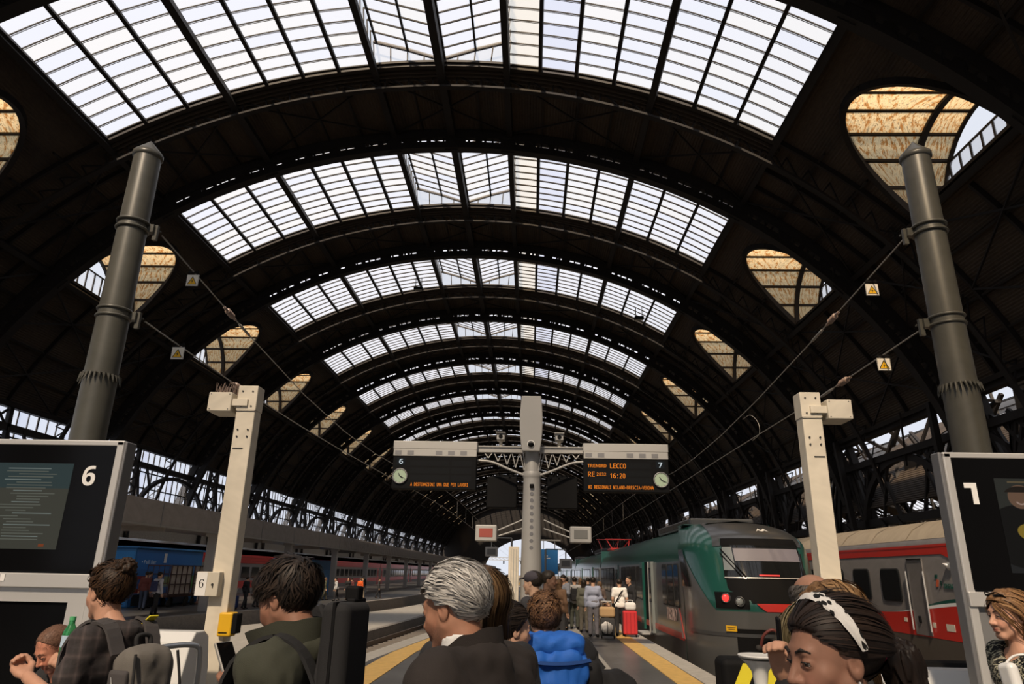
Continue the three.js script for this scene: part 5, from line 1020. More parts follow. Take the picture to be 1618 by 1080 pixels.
// ---- hair, in the head's own axes
const hairCache = new Map();
function hairGeometry(style, cell, c1, c2) {
  const key = style + cell + c1 + c2; if (hairCache.has(key)) return hairCache.get(key);
  const R1 = (a, b, c, cx, cy, cz) => ell(cx, cy, cz, a, b, c), N = (x, y, z, s, t = s) => noise3(x * s, y * t, z * s);
  let f, lo = [-.14, -.12, -.17], hi = [.14, .2, .15];
  const faceCut = (x, y, z, top, side) => { const zf = y > top ? .2 : y > .0 ? lerp(side, .082, Math.pow(clamp(y / top, 0, 1), 1.5)) : side; return (z - zf) * .8; };
  const base = R1(.083, .093, .106, 0, .043, -.02);
  const S = {
    short: (x, y, z) => { let d = base(x, y, z) - .006 - .003 * N(x, y, z, 45, 22); d = smax(d, faceCut(x, y, z, .088, .012), .01); d = smax(d, -(y + .052 + .25 * Math.min(0, z)), .01); const er = Math.hypot((y + .012) / .04, (z + .008) / .028) - 1; return smax(d, -er * .02 - (Math.abs(x) < .05 ? 9 : 0), .008); },
    swept: (x, y, z) => { const a = Math.atan2(y - .02, z + .02); let d = base(x, y, z) - .007 - .006 * sstep(y, 0, .12) - .003 * N(x, y, z, 40, 20); d = smax(d, faceCut(x, y, z, .092, .008), .012); d = smax(d, -(y + .07), .012); const er = Math.hypot((y + .012) / .046, (z + .006) / .032) - 1; return smax(d, -er * .02 - (Math.abs(x) < .05 ? 9 : 0), .01); },
    mop: (x, y, z) => { let d = smin(base(x, y, z) - .012, R1(.075, .04, .045, 0, .08, .058)(x, y, z), .03) - .004 * N(x, y, z, 38, 18); d = smax(d, faceCut(x, y, z, .06, -.01), .012); d = smax(d, -(y + .065), .012); if (z > -.03) d = smax(d, (.02 - y) * .8, .01); const er = Math.hypot((y + .016) / .03, (z + .006) / .022) - 1; return smax(d, -er * .02 - (Math.abs(x) < .05 ? 9 : 0), .008); },
    buzz: (x, y, z) => { let d = base(x, y, z) + .0015 - .002 * N(x, y, z, 160); d = smax(d, faceCut(x, y, z, .12, .005), .008); d = smax(d, (z - .055 + .5 * (y - .1)) * .7, .01); d = smax(d, -(y + .055), .008); const er = Math.hypot((y + .012) / .042, (z + .006) / .03) - 1; return smax(d, -er * .02 - (Math.abs(x) < .05 ? 9 : 0), .008); },
    ring: (x, y, z) => { let d = base(x, y, z) - .003 - .003 * N(x, y, z, 50, 25); d = smax(d, (y - .065 + .25 * N(x, y, z, 14) * .04) * .8, .015); d = smax(d, faceCut(x, y, z, .1, .005), .01); d = smax(d, -(y + .065), .01); const er = Math.hypot((y + .012) / .042, (z + .006) / .03) - 1; return smax(d, -er * .02 - (Math.abs(x) < .05 ? 9 : 0), .008); },
    bun: (x, y, z) => { let d = base(x, y, z) - .010 - .007 * N(x, y, z, 28, 20); d = smax(d, faceCut(x, y, z, .085, .0), .012); d = smax(d, -(y + .045 - .3 * Math.min(0, z + .03)), .015); const er = Math.hypot((y + .012) / .04, (z + .004) / .026) - 1; d = smax(d, -er * .02 - (Math.abs(x) < .05 ? 9 : 0), .008); const b = R1(.052, .05, .052, 0, .115, -.125)(x, y, z) - .008 * N(x, y, z, 40); return smin(d, b, .02); },
    long: (x, y, z) => { let d = base(x, y, z) - .014; const w = .085 + .02 * sstep(-y, 0, .25), c = Math.max(Math.hypot(x / w, (z + .055) / .062) - 1, 0) * .06 - .001; let drop = Math.hypot(x / w, (z + .05 + .1 * Math.min(0, y + .1)) / .062); drop = (drop - 1) * .06; drop = smax(drop, y - .03, .03); drop = smax(drop, -(y + .30 + .02 * N(x, 0, z, 40)), .01); d = smin(d, drop, .03); d -= .0035 * N(x, y * .12, z, 75) + .003 * N(x, y * .2, z, 30); return smax(d, faceCut(x, y, z, .09, y < -.02 ? -.012 : .012), .014); },
    waves: (x, y, z) => { let d = base(x, y, z) - .014; let drop = Math.hypot(x / .1, (z + .035) / .07); drop = (drop - 1) * .06; drop = smax(drop, y - .02, .03); drop = smax(drop, -(y + .27), .03); d = smin(d, drop, .03); d -= .007 * N(x, y, z, 22, 15); return smax(d, faceCut(x, y, z, .088, y < -.02 ? -.02 : .0), .014); },
    curly: (x, y, z) => { let d = R1(.09, .09, .104, 0, .04, -.025)(x, y, z) - .010 * N(x, y, z, 42) - .005 * N(x, y, z, 85); d = smax(d, faceCut(x, y, z, .06, .03), .012); return smax(d, -(y + .105), .02); },
    pony: (x, y, z) => { const s = Math.hypot(y - .02, z + .11); let d = base(x, y, z) - .006; d = smax(d, faceCut(x, y, z, .085, .004), .01); d = smax(d, -(y + .06 - .4 * Math.min(0, z + .02) * 1), .012); const er = Math.hypot((y + .012) / .038, (z + .004) / .024) - 1; d = smax(d, -er * .02 - (Math.abs(x) < .05 ? 9 : 0), .006); let t = dcap(cap([0, .02, -.125], [0, -.02, -.185], .026, .04), x, y, z); t = smin(t, dcap(cap([0, -.02, -.185], [0, -.2, -.2], .044, .05), x, y, z), .03); t = smin(t, dcap(cap([0, -.2, -.2], [0, -.36, -.18], .05, .015), x, y, z), .03); t -= .007 * N(x, y * .12, z, 70); return smin(d, t, .012); },
    tied: (x, y, z) => { let d = base(x, y, z) - .009 - .004 * N(x, y, z, 60, 30); d = smax(d, faceCut(x, y, z, .085, .005), .01); d = smax(d, -(y + .055), .012); return smin(d, R1(.04, .04, .035, 0, .03, -.135)(x, y, z) - .006 * N(x, y, z, 60), .015); },
  };
  f = S[style];
  if (style === 'long' || style === 'waves') lo = [-.15, -.36, -.17]; if (style === 'pony') lo = [-.13, -.42, -.28]; if (style === 'bun') lo = [-.14, -.12, -.21], hi = [.14, .2, .15]; if (style === 'tied') lo = [-.13, -.12, -.2]; if (style === 'curly') lo = [-.16, -.15, -.19], hi = [.16, .2, .15];
  const long = ['long', 'waves', 'pony'].includes(style);
  const col = (x, y, z) => { const k = clamp(.5 + .75 * (long ? noise3(x * 95, y * 9, z * 95) : noise3(x * 90, y * 34, z * 34)) + .3 * noise3(x * 22, y * 14, z * 22), 0, 1); return [0, 1, 2].map((q) => lerp(c1[q], c2[q], k)); };
  const g = surfaceNets(f, lo, hi, cell, col); hairCache.set(key, g); return g;
}
// strands laid over the shell: thin tapering ribbons that follow the style's flow
const strandCache = new Map();
function hairStrands(style, c1, c2, count) {
  const key = style + c1 + c2; if (strandCache.has(key)) return strandCache.get(key);
  const rnd = rng(91 + style.length * 7), C = V(0, .043, -.02), rad = V(.083, .093, .106), P = [], N = [], K = [];
  const cfg = { short: [.045, 5, .010], swept: [.085, 6, .016], mop: [.07, 6, .022], buzz: [.008, 2, .002], ring: [.03, 4, .008], bun: [.10, 7, .030], long: [.42, 12, .012], waves: [.38, 12, .016], curly: [.09, 9, .020], pony: [.17, 8, .010], tied: [.16, 8, .010] }[style];
  const inHair = (d) => { const y = C.y + d.y * rad.y, z = C.z + d.z * rad.z, x = Math.abs(d.x * rad.x); const top = { mop: .06, curly: .07, ring: .1, buzz: .085 }[style] ?? .088, side = { long: -.02, waves: -.022, pony: .0, bun: -.005, tied: -.005 }[style] ?? .0;
    if (style === 'ring' && y > .07 + .01 * d.x) return false; if (style === 'buzz' && z > .03 && y > .06 && rnd() < .8) return false;
    const zf = y > top ? .1 : y > 0 ? lerp(side, .09, Math.pow(y / top, 1.4)) + .004 : side; if (z > zf) return false; if (y < .02 && z > -.035 && x > .05 && !['long', 'waves', 'curly'].includes(style)) return false; return y > (['short', 'buzz', 'ring', 'swept', 'mop'].includes(style) ? -.055 : -.07); };
  const crown = V(0, .115, -.085), bun = V(0, .105, -.12), tie = V(0, .02, -.125);
  const flow = (p) => { const o = p.clone().sub(C); switch (style) {
    case 'swept': return V(o.x * 1.5, -.35 - Math.max(0, -o.z) * 6, -1); case 'bun': return bun.clone().sub(p); case 'pony': case 'tied': return tie.clone().sub(p);
    case 'long': case 'waves': return V(Math.sign(o.x || 1) * .55 * (p.y > .06 ? 1 : .05), -1, (p.z > -.03 ? -1.4 : -.3) * (p.y > -.05 ? 1 : .2));
    case 'mop': return p.clone().sub(crown).add(V(0, -.02, .02)); default: return p.clone().sub(crown).add(V(0, -.03, 0)); } };
  let made = 0, tries = 0;
  while (made < count && tries++ < count * 6) {
    const u = rnd() * 2 - 1, a = rnd() * Math.PI * 2, d = V(Math.sqrt(1 - u * u) * Math.cos(a), u, Math.sqrt(1 - u * u) * Math.sin(a)); if (!inHair(d)) continue;
    const [L0, seg, lift] = cfg, L = L0 * (.7 + .5 * rnd()), pts = [], nor = [], r = .35 + .65 * rnd(); let p = C.clone().add(d.clone().multiply(rad)), vel = null; const cl = V(noise3(p.x * 22, p.y * 22, p.z * 22), noise3(p.x * 22 + 9, p.y * 22, p.z * 22), noise3(p.x * 22, p.y * 22 + 9, p.z * 22)), ph = rnd() * 6.28;
    const amp = { mop: .75, bun: .7, swept: .35, waves: .3, short: .35, curly: .9, long: .08, pony: .05, tied: .1 }[style] ?? .3;
    for (let i = 0; i <= seg; i++) {
      const q = p.clone().sub(C), e = q.clone().divide(rad).divide(rad).normalize();
      pts.push(p.clone()); nor.push(e);
      let v = flow(p).normalize().addScaledVector(cl, amp); if (style === 'waves') v.x += .45 * Math.sin(i * 1.1 + ph), v.z += .35 * Math.cos(i * 1.1 + ph); if (style === 'curly') v = V(Math.cos(ph + i * 1.7), -.25, Math.sin(ph + i * 1.7)).addScaledVector(cl, .5).addScaledVector(e, .25);
      const off = C.clone(); if (!(['long', 'waves'].includes(style) && p.y < -.03)) v.addScaledVector(e, -v.dot(e)); else v.set(v.x * .15 + (style === 'waves' ? .3 * Math.sin(i * 1.3 + ph) : 0), -1, .12 * cl.z + (p.z < -.11 ? .1 : p.z > -.03 ? -.8 : 0));
      v.normalize(); if (vel) v.addScaledVector(vel, .4).normalize(); vel = v;
      if (['short', 'swept', 'mop', 'buzz', 'ring', 'bun'].includes(style) && i && (p.z > .055 ? p.y < .032 : p.z > -.045 ? p.y < .014 : p.y < -.075)) break;
      p = p.clone().addScaledVector(v, L / seg);
      const w = p.clone().sub(C).divide(rad).length(), want = 1 + ((style === 'buzz' ? 0 : .0055) + lift * r * Math.min(1, (i + 1) / seg * 1.6)) / .09; if (w < want) p.sub(C).multiplyScalar(want / w).add(C);
      if (['bun', 'pony', 'tied'].includes(style) && p.distanceTo(style === 'bun' ? bun : tie) < .03) break;
    }
    const k0 = clamp(.5 + .55 * (rnd() - .5) * 2 + .3 * noise3(d.x * 4, d.y * 4, d.z * 4), 0, 1), wd = (style === 'buzz' ? .0014 : .0026 + .0028 * rnd()), n = pts.length;
    const col = (t) => { const k = clamp(k0 + .25 * t - .1, 0, 1); return [0, 1, 2].map((q) => lerp(c1[q], c2[q], k)); };
    const side = pts.map((q, i) => { const t = (pts[Math.min(n - 1, i + 1)].clone().sub(pts[Math.max(0, i - 1)])).normalize(); return t.cross(nor[i]).normalize().multiplyScalar(wd * (1 - .85 * Math.pow(i / (n - 1 || 1), 2))); });
    for (let i = 0; i + 1 < n; i++) { const A = pts[i].clone().add(side[i]), B = pts[i].clone().sub(side[i]), D = pts[i + 1].clone().add(side[i + 1]), E = pts[i + 1].clone().sub(side[i + 1]); const c = col(i / n), c2_ = col((i + 1) / n); const flip = B.clone().sub(A).cross(E.clone().sub(A)).dot(nor[i]) < 0, six = [[A, nor[i], c], [B, nor[i], c], [E, nor[i + 1], c2_], [A, nor[i], c], [E, nor[i + 1], c2_], [D, nor[i + 1], c2_]]; for (const [q, m, cc] of flip ? [six[0], six[2], six[1], six[3], six[5], six[4]] : six) { P.push(q.x, q.y, q.z); N.push(m.x, m.y, m.z); K.push(...cc); } }
    made++;
  }
  const g = new THREE.BufferGeometry(); g.setAttribute('position', new THREE.Float32BufferAttribute(P, 3)); g.setAttribute('normal', new THREE.Float32BufferAttribute(N, 3)); g.setAttribute('color', new THREE.Float32BufferAttribute(K, 3)); strandCache.set(key, g); return g;
}
// ---- a hand: wrist at the origin, fingers towards -y, palm facing -z, thumb towards +x
const handCache = new Map();
function handGeometry(curl, mirror, cell) {
  const key = [curl, mirror, cell].join(); if (handCache.has(key)) return handCache.get(key);
  const list = [cap([0, .03, 0], [0, -.01, 0], .026, .025, .75), cap([-.02, -.03, 0], [-.024, -.075, 0], .019, .015), cap([-.002, -.03, 0], [-.003, -.08, .002], .019, .016), cap([.017, -.03, 0], [.021, -.078, 0], .018, .015), cap([0, -.01, 0], [0, -.045, 0], .03, .03, .6)];
  [[.026, .07, .0095], [.009, .078, .0098], [-.009, .072, .0092], [-.026, .056, .0082]].forEach(([x, L, r], i) => {
    let p = [x * .92, -.085, 0], a = curl * (.55 + i * .06); const seg = [.45, .32, .26];
    for (const q of seg) { const n = [p[0] + (x * .05), p[1] - Math.cos(a) * L * q, p[2] - Math.sin(a) * L * q]; list.push(cap(p, n, r, r * .9)); p = n; r *= .93; a += curl * .95; }
  });
  const t = curl * .5; list.push(cap([.022, -.02, -.004], [.046, -.052, -.012 - .01 * t], .016, .0125), cap([.046, -.052, -.012 - .01 * t], [.05 - .02 * t, -.08, -.02 - .025 * t], .0115, .0105), cap([.05 - .02 * t, -.08, -.02 - .025 * t], [.046 - .03 * t, -.102, -.026 - .035 * t], .0105, .0085));
  if (mirror) for (const c of list) { c.ax *= -1; c.bx *= -1; }
  const [lo, hi] = boundsOf(list, .01), g = surfaceNets(joined(list, .012), lo, hi, cell); handCache.set(key, g); return g;
}
M.skinOf = (c) => phys(c, 0.52, { vertexColors: true, sheen: 0.15, specularIntensity: 0.5 });
M.hair = phys([1, 1, 1], 0.5, { specularIntensity: 0.4, vertexColors: true, side: THREE.DoubleSide });
M.hairMatte = mat([1, 1, 1], 0.7, 0, { vertexColors: true, side: THREE.DoubleSide });
M.eye = phys([1, 1, 1], 0.12, { vertexColors: true, clearcoat: 1 });
const eyeGeo = (() => { const g = new THREE.SphereGeometry(.0132, 24, 18); g.rotateX(Math.PI / 2); const p = g.attributes.position, c = new Float32Array(p.count * 3); for (let i = 0; i < p.count; i++) { const r = Math.hypot(p.getX(i), p.getY(i)), f = p.getZ(i) > 0; const k = f && r < .0026 ? [.01, .01, .01] : f && r < .0068 ? [.085, .045, .025] : [.5, .46, .43]; c.set(k, i * 3); } g.setAttribute('color', new THREE.BufferAttribute(c, 3)); return g; })();
const cloth = (c, more = {}) => mat(c, 0.88, 0, { bumpMap: clothBump, bumpScale: 0.0015, ...more });

// ---- a whole person. Own axes: feet at the origin, facing +z, +x is the person's left.
function person(o) {
  const cell = o.fine ? .0125 : .024, rnd = rng(o.seed ?? 1);
  const t = thing('person', o.label, 'person', o.pos ?? [0, 0, 0], R(o.turn ?? 0), o.group);
  const lean = R(o.lean ?? 0), hipY = o.sit ? o.sit : .93;
  const up = (x, y, z) => { const dy = y - .95, c = Math.cos(lean), s = Math.sin(lean); return [x, hipY + .02 + dy * c - z * s, z * c + dy * s]; };   // points above the hips follow the lean
  const fem = o.fem ? .92 : 1, wide = o.wide ?? 1, SW = .178 * fem * wide;
  const sh = (s) => up(s * SW, 1.425, -.01);
  const legs = {}, st = o.stride ?? 0;
  for (const s of [-1, 1]) {
    const d = s * st;
    legs[s] = o.sit ? { hip: [s * .09, hipY, 0], knee: [s * .13, hipY + .03, .43], ankle: [s * .13, .09, .40], toe: [s * .15, .035, .56] }
      : { hip: [s * .088, .93, 0], knee: [s * .10, .50, .03 + d * .5], ankle: [s * .105, .09 + (d < 0 ? .03 : 0), d - .02], toe: [s * .125, .035, d + .14] };
  }
  const arms = {};
  for (const s of [-1, 1]) {
    const a = o.arms?.[s > 0 ? 'L' : 'R'] ?? {}, S0 = sh(s), e = a.elbow ? [S0[0] + a.elbow[0], S0[1] + a.elbow[1], S0[2] + a.elbow[2]] : [S0[0] + s * .055, S0[1] - .285, S0[2] - .02], w = a.wrist ? [S0[0] + a.wrist[0], S0[1] + a.wrist[1], S0[2] + a.wrist[2]] : [e[0] + s * .005, e[1] - .245, e[2] + .06];
    arms[s] = { S: S0, e, w, curl: a.curl ?? .5, roll: a.roll ?? 0 };
  }
  const nb = up(0, 1.49, -.02), hd = o.head ?? {}, fwd = hd.fwd ?? .03;
  const headAt = [nb[0] + (hd.dx ?? 0), nb[1] + .145 - (hd.drop ?? 0), nb[2] + .02 + fwd];
  let k = (o.height ?? 1.72) / 1.75;
  if (o.headTo) { k = (o.headTo[1] - (o.base ?? 0)) / headAt[1]; const q = V(...headAt).multiplyScalar(k).applyAxisAngle(V(0, 1, 0), R(o.turn ?? 0)); o.pos = [o.headTo[0] - q.x, o.base ?? 0, o.headTo[2] - q.z]; t.position.set(...o.pos); }
  const toLocal = (w) => { const v = V(...w).sub(V(...o.pos)).applyAxisAngle(V(0, 1, 0), -R(o.turn ?? 0)).divideScalar(k); return [v.x, v.y, v.z]; };
  for (const s of [-1, 1]) { const a = o.arms?.[s > 0 ? 'L' : 'R'] ?? {}; if (a.elbowW) arms[s].e = toLocal(a.elbowW); if (a.wristW) arms[s].w = toLocal(a.wristW); }
  const torso = (g) => [cap(up(-.075 * fem * wide, 1.33, 0), up(.075 * fem * wide, 1.33, 0), .115 * (wide * .5 + .5) + g, undefined, .86), cap(up(-.05, 1.10, .005), up(.05, 1.10, .005), .108 * (wide * .6 + .4) + g, undefined, .86), cap([-.07, hipY + .03, 0], [.07, hipY + .03, 0], .118 + g, undefined, .92), cap(up(-.02, 1.43, -.02), up(-SW * .92, 1.425, -.01), .06 + g, .058 + g), cap(up(.02, 1.43, -.02), up(SW * .92, 1.425, -.01), .06 + g, .058 + g)];
  const armCaps = (g, from = 0, to = 2) => [-1, 1].flatMap((s) => { const a = arms[s], out = []; if (to >= 1 || from < 1) { const e = to < 1 ? a.S.map((v, i) => lerp(v, a.e[i], to)) : a.e; out.push(cap(a.S, e, .052 * (fem * .6 + .4) + g, lerp(.052, .04, Math.min(1, to)) + g)); } if (to > 1) { const w = a.e.map((v, i) => lerp(v, a.w[i], to - 1)); out.push(cap(a.e, w, .041 + g, .029 + g)); } return out; });
  const legCaps = (g, gb = g) => [-1, 1].flatMap((s) => [cap(legs[s].hip, legs[s].knee, .082 + g, .056 + gb), cap(legs[s].knee, legs[s].ankle, .054 + gb, .038 + gb)]);
  const sc = (g) => { g.scale(k, k, k); return g; };
  const hm = new THREE.Matrix4().makeRotationFromEuler(new THREE.Euler(R(hd.pitch ?? 0), R(hd.yaw ?? 0), R(hd.roll ?? 0), 'YXZ')); const hs = hd.scale ?? 1; hm.scale(V(hs, hs, hs)); hm.setPosition(...headAt);
  // skin: one mesh of body, head and hands
  const bodyCaps = [...torso(-.02), ...armCaps(0), ...legCaps(-.01), cap(up(0, 1.42, -.02), [headAt[0], headAt[1] - .08, headAt[2] - .03], .058 * fem, .052 * fem), ...[-1, 1].map((s) => cap(legs[s].ankle, legs[s].toe, .036, .026))];
  let [lo, hi] = boundsOf(bodyCaps, .03);
  const parts = [surfaceNets(joined(bodyCaps, .05), lo, hi, cell * 1.1)];
  parts.push(headGeometry(o.headKind ?? (o.fem ? 'woman' : 'man'), o.fine ? .0029 : .009).clone().applyMatrix4(hm));
  for (const s of [-1, 1]) {
    const a = arms[s], dir = V(...a.w).sub(V(...a.e)).normalize(), q = new THREE.Quaternion().setFromUnitVectors(V(0, -1, 0), dir);
    const face = new THREE.Quaternion().setFromAxisAngle(V(0, -1, 0), a.roll + s * 1.2);
    const g = handGeometry(a.curl, s < 0, o.fine ? .0045 : .009).clone(); g.applyQuaternion(face); g.applyQuaternion(q); const p = V(...a.w).addScaledVector(dir, .02); parts.push(g.translate(p.x, p.y, p.z)); a.hand = p.clone().addScaledVector(dir, .08);
  }
  for (const g of parts) if (!g.attributes.color) g.setAttribute('color', new THREE.BufferAttribute(new Float32Array(g.attributes.position.count * 3).fill(1), 3));
  const skinMat = M.skinOf(o.skin ?? [.52, .30, .20]);
  const idxMerge = (list) => { list = list.map((g) => { const h = g.index ? g : g; for (const n of Object.keys(h.attributes)) if (!['position', 'normal', 'color'].includes(n)) h.deleteAttribute(n); h.setAttribute('uv', new THREE.BufferAttribute(new Float32Array(h.attributes.position.count * 2), 2)); return h; }); return list.length > 1 ? mergeGeometries(list, false) : list[0]; };
  const own = (name, geo, m, parent = t) => { if (!geo.attributes.uv) { const p = geo.attributes.position, uv = new Float32Array(p.count * 2); for (let i = 0; i < p.count; i++) { uv[i * 2] = p.getX(i) + p.getZ(i) * .8; uv[i * 2 + 1] = p.getY(i); } geo.setAttribute('uv', new THREE.BufferAttribute(uv, 2)); } const me = new THREE.Mesh(geo, m); me.name = name; me.castShadow = me.receiveShadow = true; parent.add(me); return me; };
  own('body', sc(idxMerge(parts)), skinMat);
  // clothes
  const fold = (amp, f = 7) => (x, y, z) => amp * (noise3(x * f, y * f * .8, z * f + (o.seed ?? 0)) + .5 * noise3(x * f * 2.6, y * f * 1.7, z * f * 2.6));
  if (o.bottom) {
    const g = o.bottom.loose ?? .012, L = [...legCaps(g + .004, g + .012), cap([-.07, hipY + .03, 0], [.07, hipY + .03, 0], .124, undefined, .94), cap(up(-.055, 1.03, 0), up(.055, 1.03, 0), .112 * (wide * .6 + .4), undefined, .9)], J = joined(L, .03), fo = fold(.006, 9), [a, b] = boundsOf(L, .03);
    own('trousers', sc(surfaceNets((x, y, z) => Math.max(J(x, y, z) + fo(x, y, z), .075 - y), a, b, cell)), o.bottom.mat);
  }
  if (o.dress) {
    const L = [...torso(.008), cap([0, 1.0, 0], [0, .5, .02], .15, .25, .8)], J = joined(L, .05), fo = fold(.008), [a, b] = boundsOf(L, .03);
    own('dress', sc(surfaceNets((x, y, z) => Math.max(J(x, y, z) + fo(x, y, z), .5 - y, Math.hypot(x, (y - 1.5) * .62, z - .09) < .085 ? 1 : -1, Math.hypot(x, y - 1.56, z) < .115 ? .01 : -1), a, b, cell)), o.dress.mat);
  }
  if (o.top) {
    const T = o.top, g = T.loose ?? .016, L = [...torso(g), ...armCaps(g * .9 + .004, 0, T.sleeve ?? 1.97)];
    if (T.hem < .85 && !o.sit) L.push(cap([-.07, T.hem + .1, 0], [.07, T.hem + .1, 0], .135 + g, undefined, .95));
    if (T.collar) for (let q = 0; q < 12; q++) { const a = -2.5 + 5.0 * q / 12 + Math.PI / 2 * -1, c = (aa) => up(T.collar.r * Math.cos(aa), 1.495 + T.collar.up * (.6 + .4 * Math.cos((aa + Math.PI / 2) / 2)) - .02, -.01 + T.collar.r * 1.05 * Math.sin(aa)); L.push(cap(c(a), c(a + 5.0 / 12), .017, .017)); const d = (aa) => up(T.collar.r * 1.12 * Math.cos(aa), 1.46, -.01 + T.collar.r * 1.1 * Math.sin(aa)); L.push(cap(d(a), c(a), .022, .016)); }
    const J = joined(L, .035), fo = fold(T.fold ?? .007), [a, b] = boundsOf(L, .03), hem = T.hem ?? .88, cut = Math.cos(lean), nr = T.neck ?? .072;
    const N0 = up(0, 1.53, .01);
    own(T.name ?? 'jacket', sc(surfaceNets((x, y, z) => { let d = J(x, y, z) + fo(x, y, z); d = Math.max(d, o.sit ? hipY - .02 - y : hem - y); if (!T.collar) d = smax(d, nr - Math.hypot(x - N0[0], (y - N0[1]) * .7, z - N0[2]), .01); else d = smax(d, T.collar.r - .012 - Math.hypot(x - N0[0], (y - N0[1] - .02) * .5, z - N0[2] + .012), .008); return d; }, a, b, cell)), T.mat);
    if (T.lapel) { const Lp = T.lapel, c = (u, v, q) => { const a = (u - .5) * 2 * R(Lp.span ?? 150), fl = Math.pow(Math.abs(u - .5) * 2, 3), r = Lp.r * (1 + (Lp.flare ?? .35) * v * (.4 + fl * 1.8)) + q; return up(r * Math.sin(a), 1.455 + Lp.h * v * (1 - .1 * fl) - .05 * fl + .006 * noise3(u * 6, v * 3, 1), -.015 - r * 1.0 * Math.cos(a) + .03 * fl * v); }; const gs = [grid(36, 6, (u, v) => c(u, v, 0)), grid(36, 6, (u, v) => c(u, v, .012)), grid(36, 1, (u, v) => c(u, 1, .012 * v)), grid(1, 6, (u, v) => c(0, v, .012 * u)), grid(1, 6, (u, v) => c(1, v, .012 * u))]; const g = merge(gs); own('collar', sc(g), T.lapel.mat ?? T.mat); }
    if (T.under) { const c = up(0, 1.5, -.002); own('shirt_collar', sc(surfaceNets((x, y, z) => { const d = Math.abs(Math.hypot(x - c[0], (z - c[2]) * .95) - (T.under.r ?? .072)) - .005; return Math.max(d, Math.abs(y - c[1] - .018 + .25 * Math.max(0, z - c[2])) - .036); }, [c[0] - .12, c[1] - .1, c[2] - .12], [c[0] + .12, c[1] + .07, c[2] + .12], Math.min(cell, .008))), T.under.mat); }
  }
  {
    const L = [-1, 1].flatMap((s) => [cap([legs[s].ankle[0], legs[s].ankle[1] - .03, legs[s].ankle[2] - .03], legs[s].toe, .043, .036), cap(legs[s].ankle, [legs[s].ankle[0], legs[s].ankle[1] - .03, legs[s].ankle[2]], .045)]), J = joined(L, .02), [a, b] = boundsOf(L, .02);
    own('shoes', sc(surfaceNets((x, y, z) => Math.max(J(x, y, z), (o.sit ? 0 : Math.min(0, 0)) + .004 - y), a, b, Math.min(cell, .02))), o.shoes ?? M.black);
  }
  const H4 = new THREE.Matrix4().makeScale(k, k, k).multiply(hm);
  const headPart = (name, geo, m) => { const g = geo.clone().applyMatrix4(H4); return own(name, g, m); };
  if (o.hair) {
    let g = hairGeometry(o.hair.style, o.fine ? .0042 : .011, o.hair.c1, o.fine ? o.hair.c1.map((v, i) => lerp(v, o.hair.c2[i], .45)) : o.hair.c2);
    if (o.fine) { const st = hairStrands(o.hair.style, o.hair.c1, o.hair.c2, ['long', 'waves'].includes(o.hair.style) ? 1500 : o.hair.style === 'curly' ? 1500 : o.hair.style === 'buzz' ? 2600 : o.hair.style === 'pony' ? 3200 : 1900); g = mergeGeometries([g.toNonIndexed(), st.clone()], false); }
    headPart('hair', g, o.hair.matte ? M.hairMatte : M.hair);
  }
  if (o.fine) {
    for (const s of [-1, 1]) { headPart('eye', eyeGeo.clone().rotateX(R(o.gaze ?? 4)).rotateY(R(o.look ?? 0)).translate(s * .031, .005, .0750), M.eye); const L = [cap([s * .014, .029, .094], [s * .03, .035, .091], .0032, .0036), cap([s * .03, .035, .091], [s * .048, .029, .078], .0036, .0018)], [a, b] = boundsOf(L, .008); { const Q = [cap([s * .0165, .0055, .0885], [s * .026, .0088, .0918], .0011, .0015), cap([s * .026, .0088, .0918], [s * .037, .0085, .0905], .0015), cap([s * .037, .0085, .0905], [s * .0465, .003, .0835], .0015, .0009)], [a2, b2] = boundsOf(Q, .005); headPart('eyelashes', surfaceNets(joined(Q, .002), a2, b2, .0009), M.ink); } headPart('eyebrow', surfaceNets(joined(L, .004), a, b, .0016), mat(o.hair?.brow ?? [.03, .02, .015], .8)); }
  }
  t.userData.none = undefined; delete t.userData.none;
  return { t, k, arms, headPart, own, up, world: (p) => { const v = Array.isArray(p) ? V(...p) : p.clone(); v.multiplyScalar(k); v.applyAxisAngle(V(0, 1, 0), R(o.turn ?? 0)); return v.add(V(...o.pos)); }, local: H4 };
}
// ---------------------------------------------------------------- the people close to the camera
const SKIN = { fair: [.56, .34, .24], tan: [.46, .25, .16], ruddy: [.52, .24, .16], olive: [.40, .23, .15], dark: [.16, .09, .06] };
const wear = (p, name, label, category, parts) => {                              // something carried on a body, in that body's own axes
  const t = thing(name, label, category, p.t.position.toArray(), p.t.rotation.y);
  for (const [n, geos, m, sub] of parts) { const g = merge(geos); g.scale(p.k, p.k, p.k); const me = obj(n, g, m, t); for (const [n2, g2, m2] of sub ?? []) { const h = merge(g2); h.scale(p.k, p.k, p.k); obj(n2, h, m2, me); } }
  return t;
};
const strap = (pts, w = .05, t = .008) => {                                      // a flat webbing that follows points
  const c = new THREE.CatmullRomCurve3(pts.map((p) => V(...p))), N = 16, out = [];
  for (let i = 0; i < N; i++) { const a = c.getPoint(i / N), b = c.getPoint((i + 1) / N); const o = V((a.x + b.x) / 2, 0, (a.z + b.z) / 2).setY(.25); const up = V(0, .6, (a.z + b.z) < 0 ? -.8 : .8); out.push(bar(a, b.clone().addScaledVector(b.clone().sub(a), .06), w, t, up)); }
  return out;
};
const plaid = dataTex(256, (u, v) => { const s = (q, n) => Math.pow(.5 + .5 * Math.sin(q * Math.PI * 2 * n), 8), a = s(u, 4) + s(v, 4) * .9, b = s(u + .1, 8) * .4 + s(v + .1, 8) * .4, k = .55 + .3 * (fbm(u, v, 10) - .5); return [.5 * k + .28 * a + .1 * b, .46 * k + .22 * a + .1 * b, .46 * k + .2 * a + .12 * b]; }, [3.2, 3.2]);
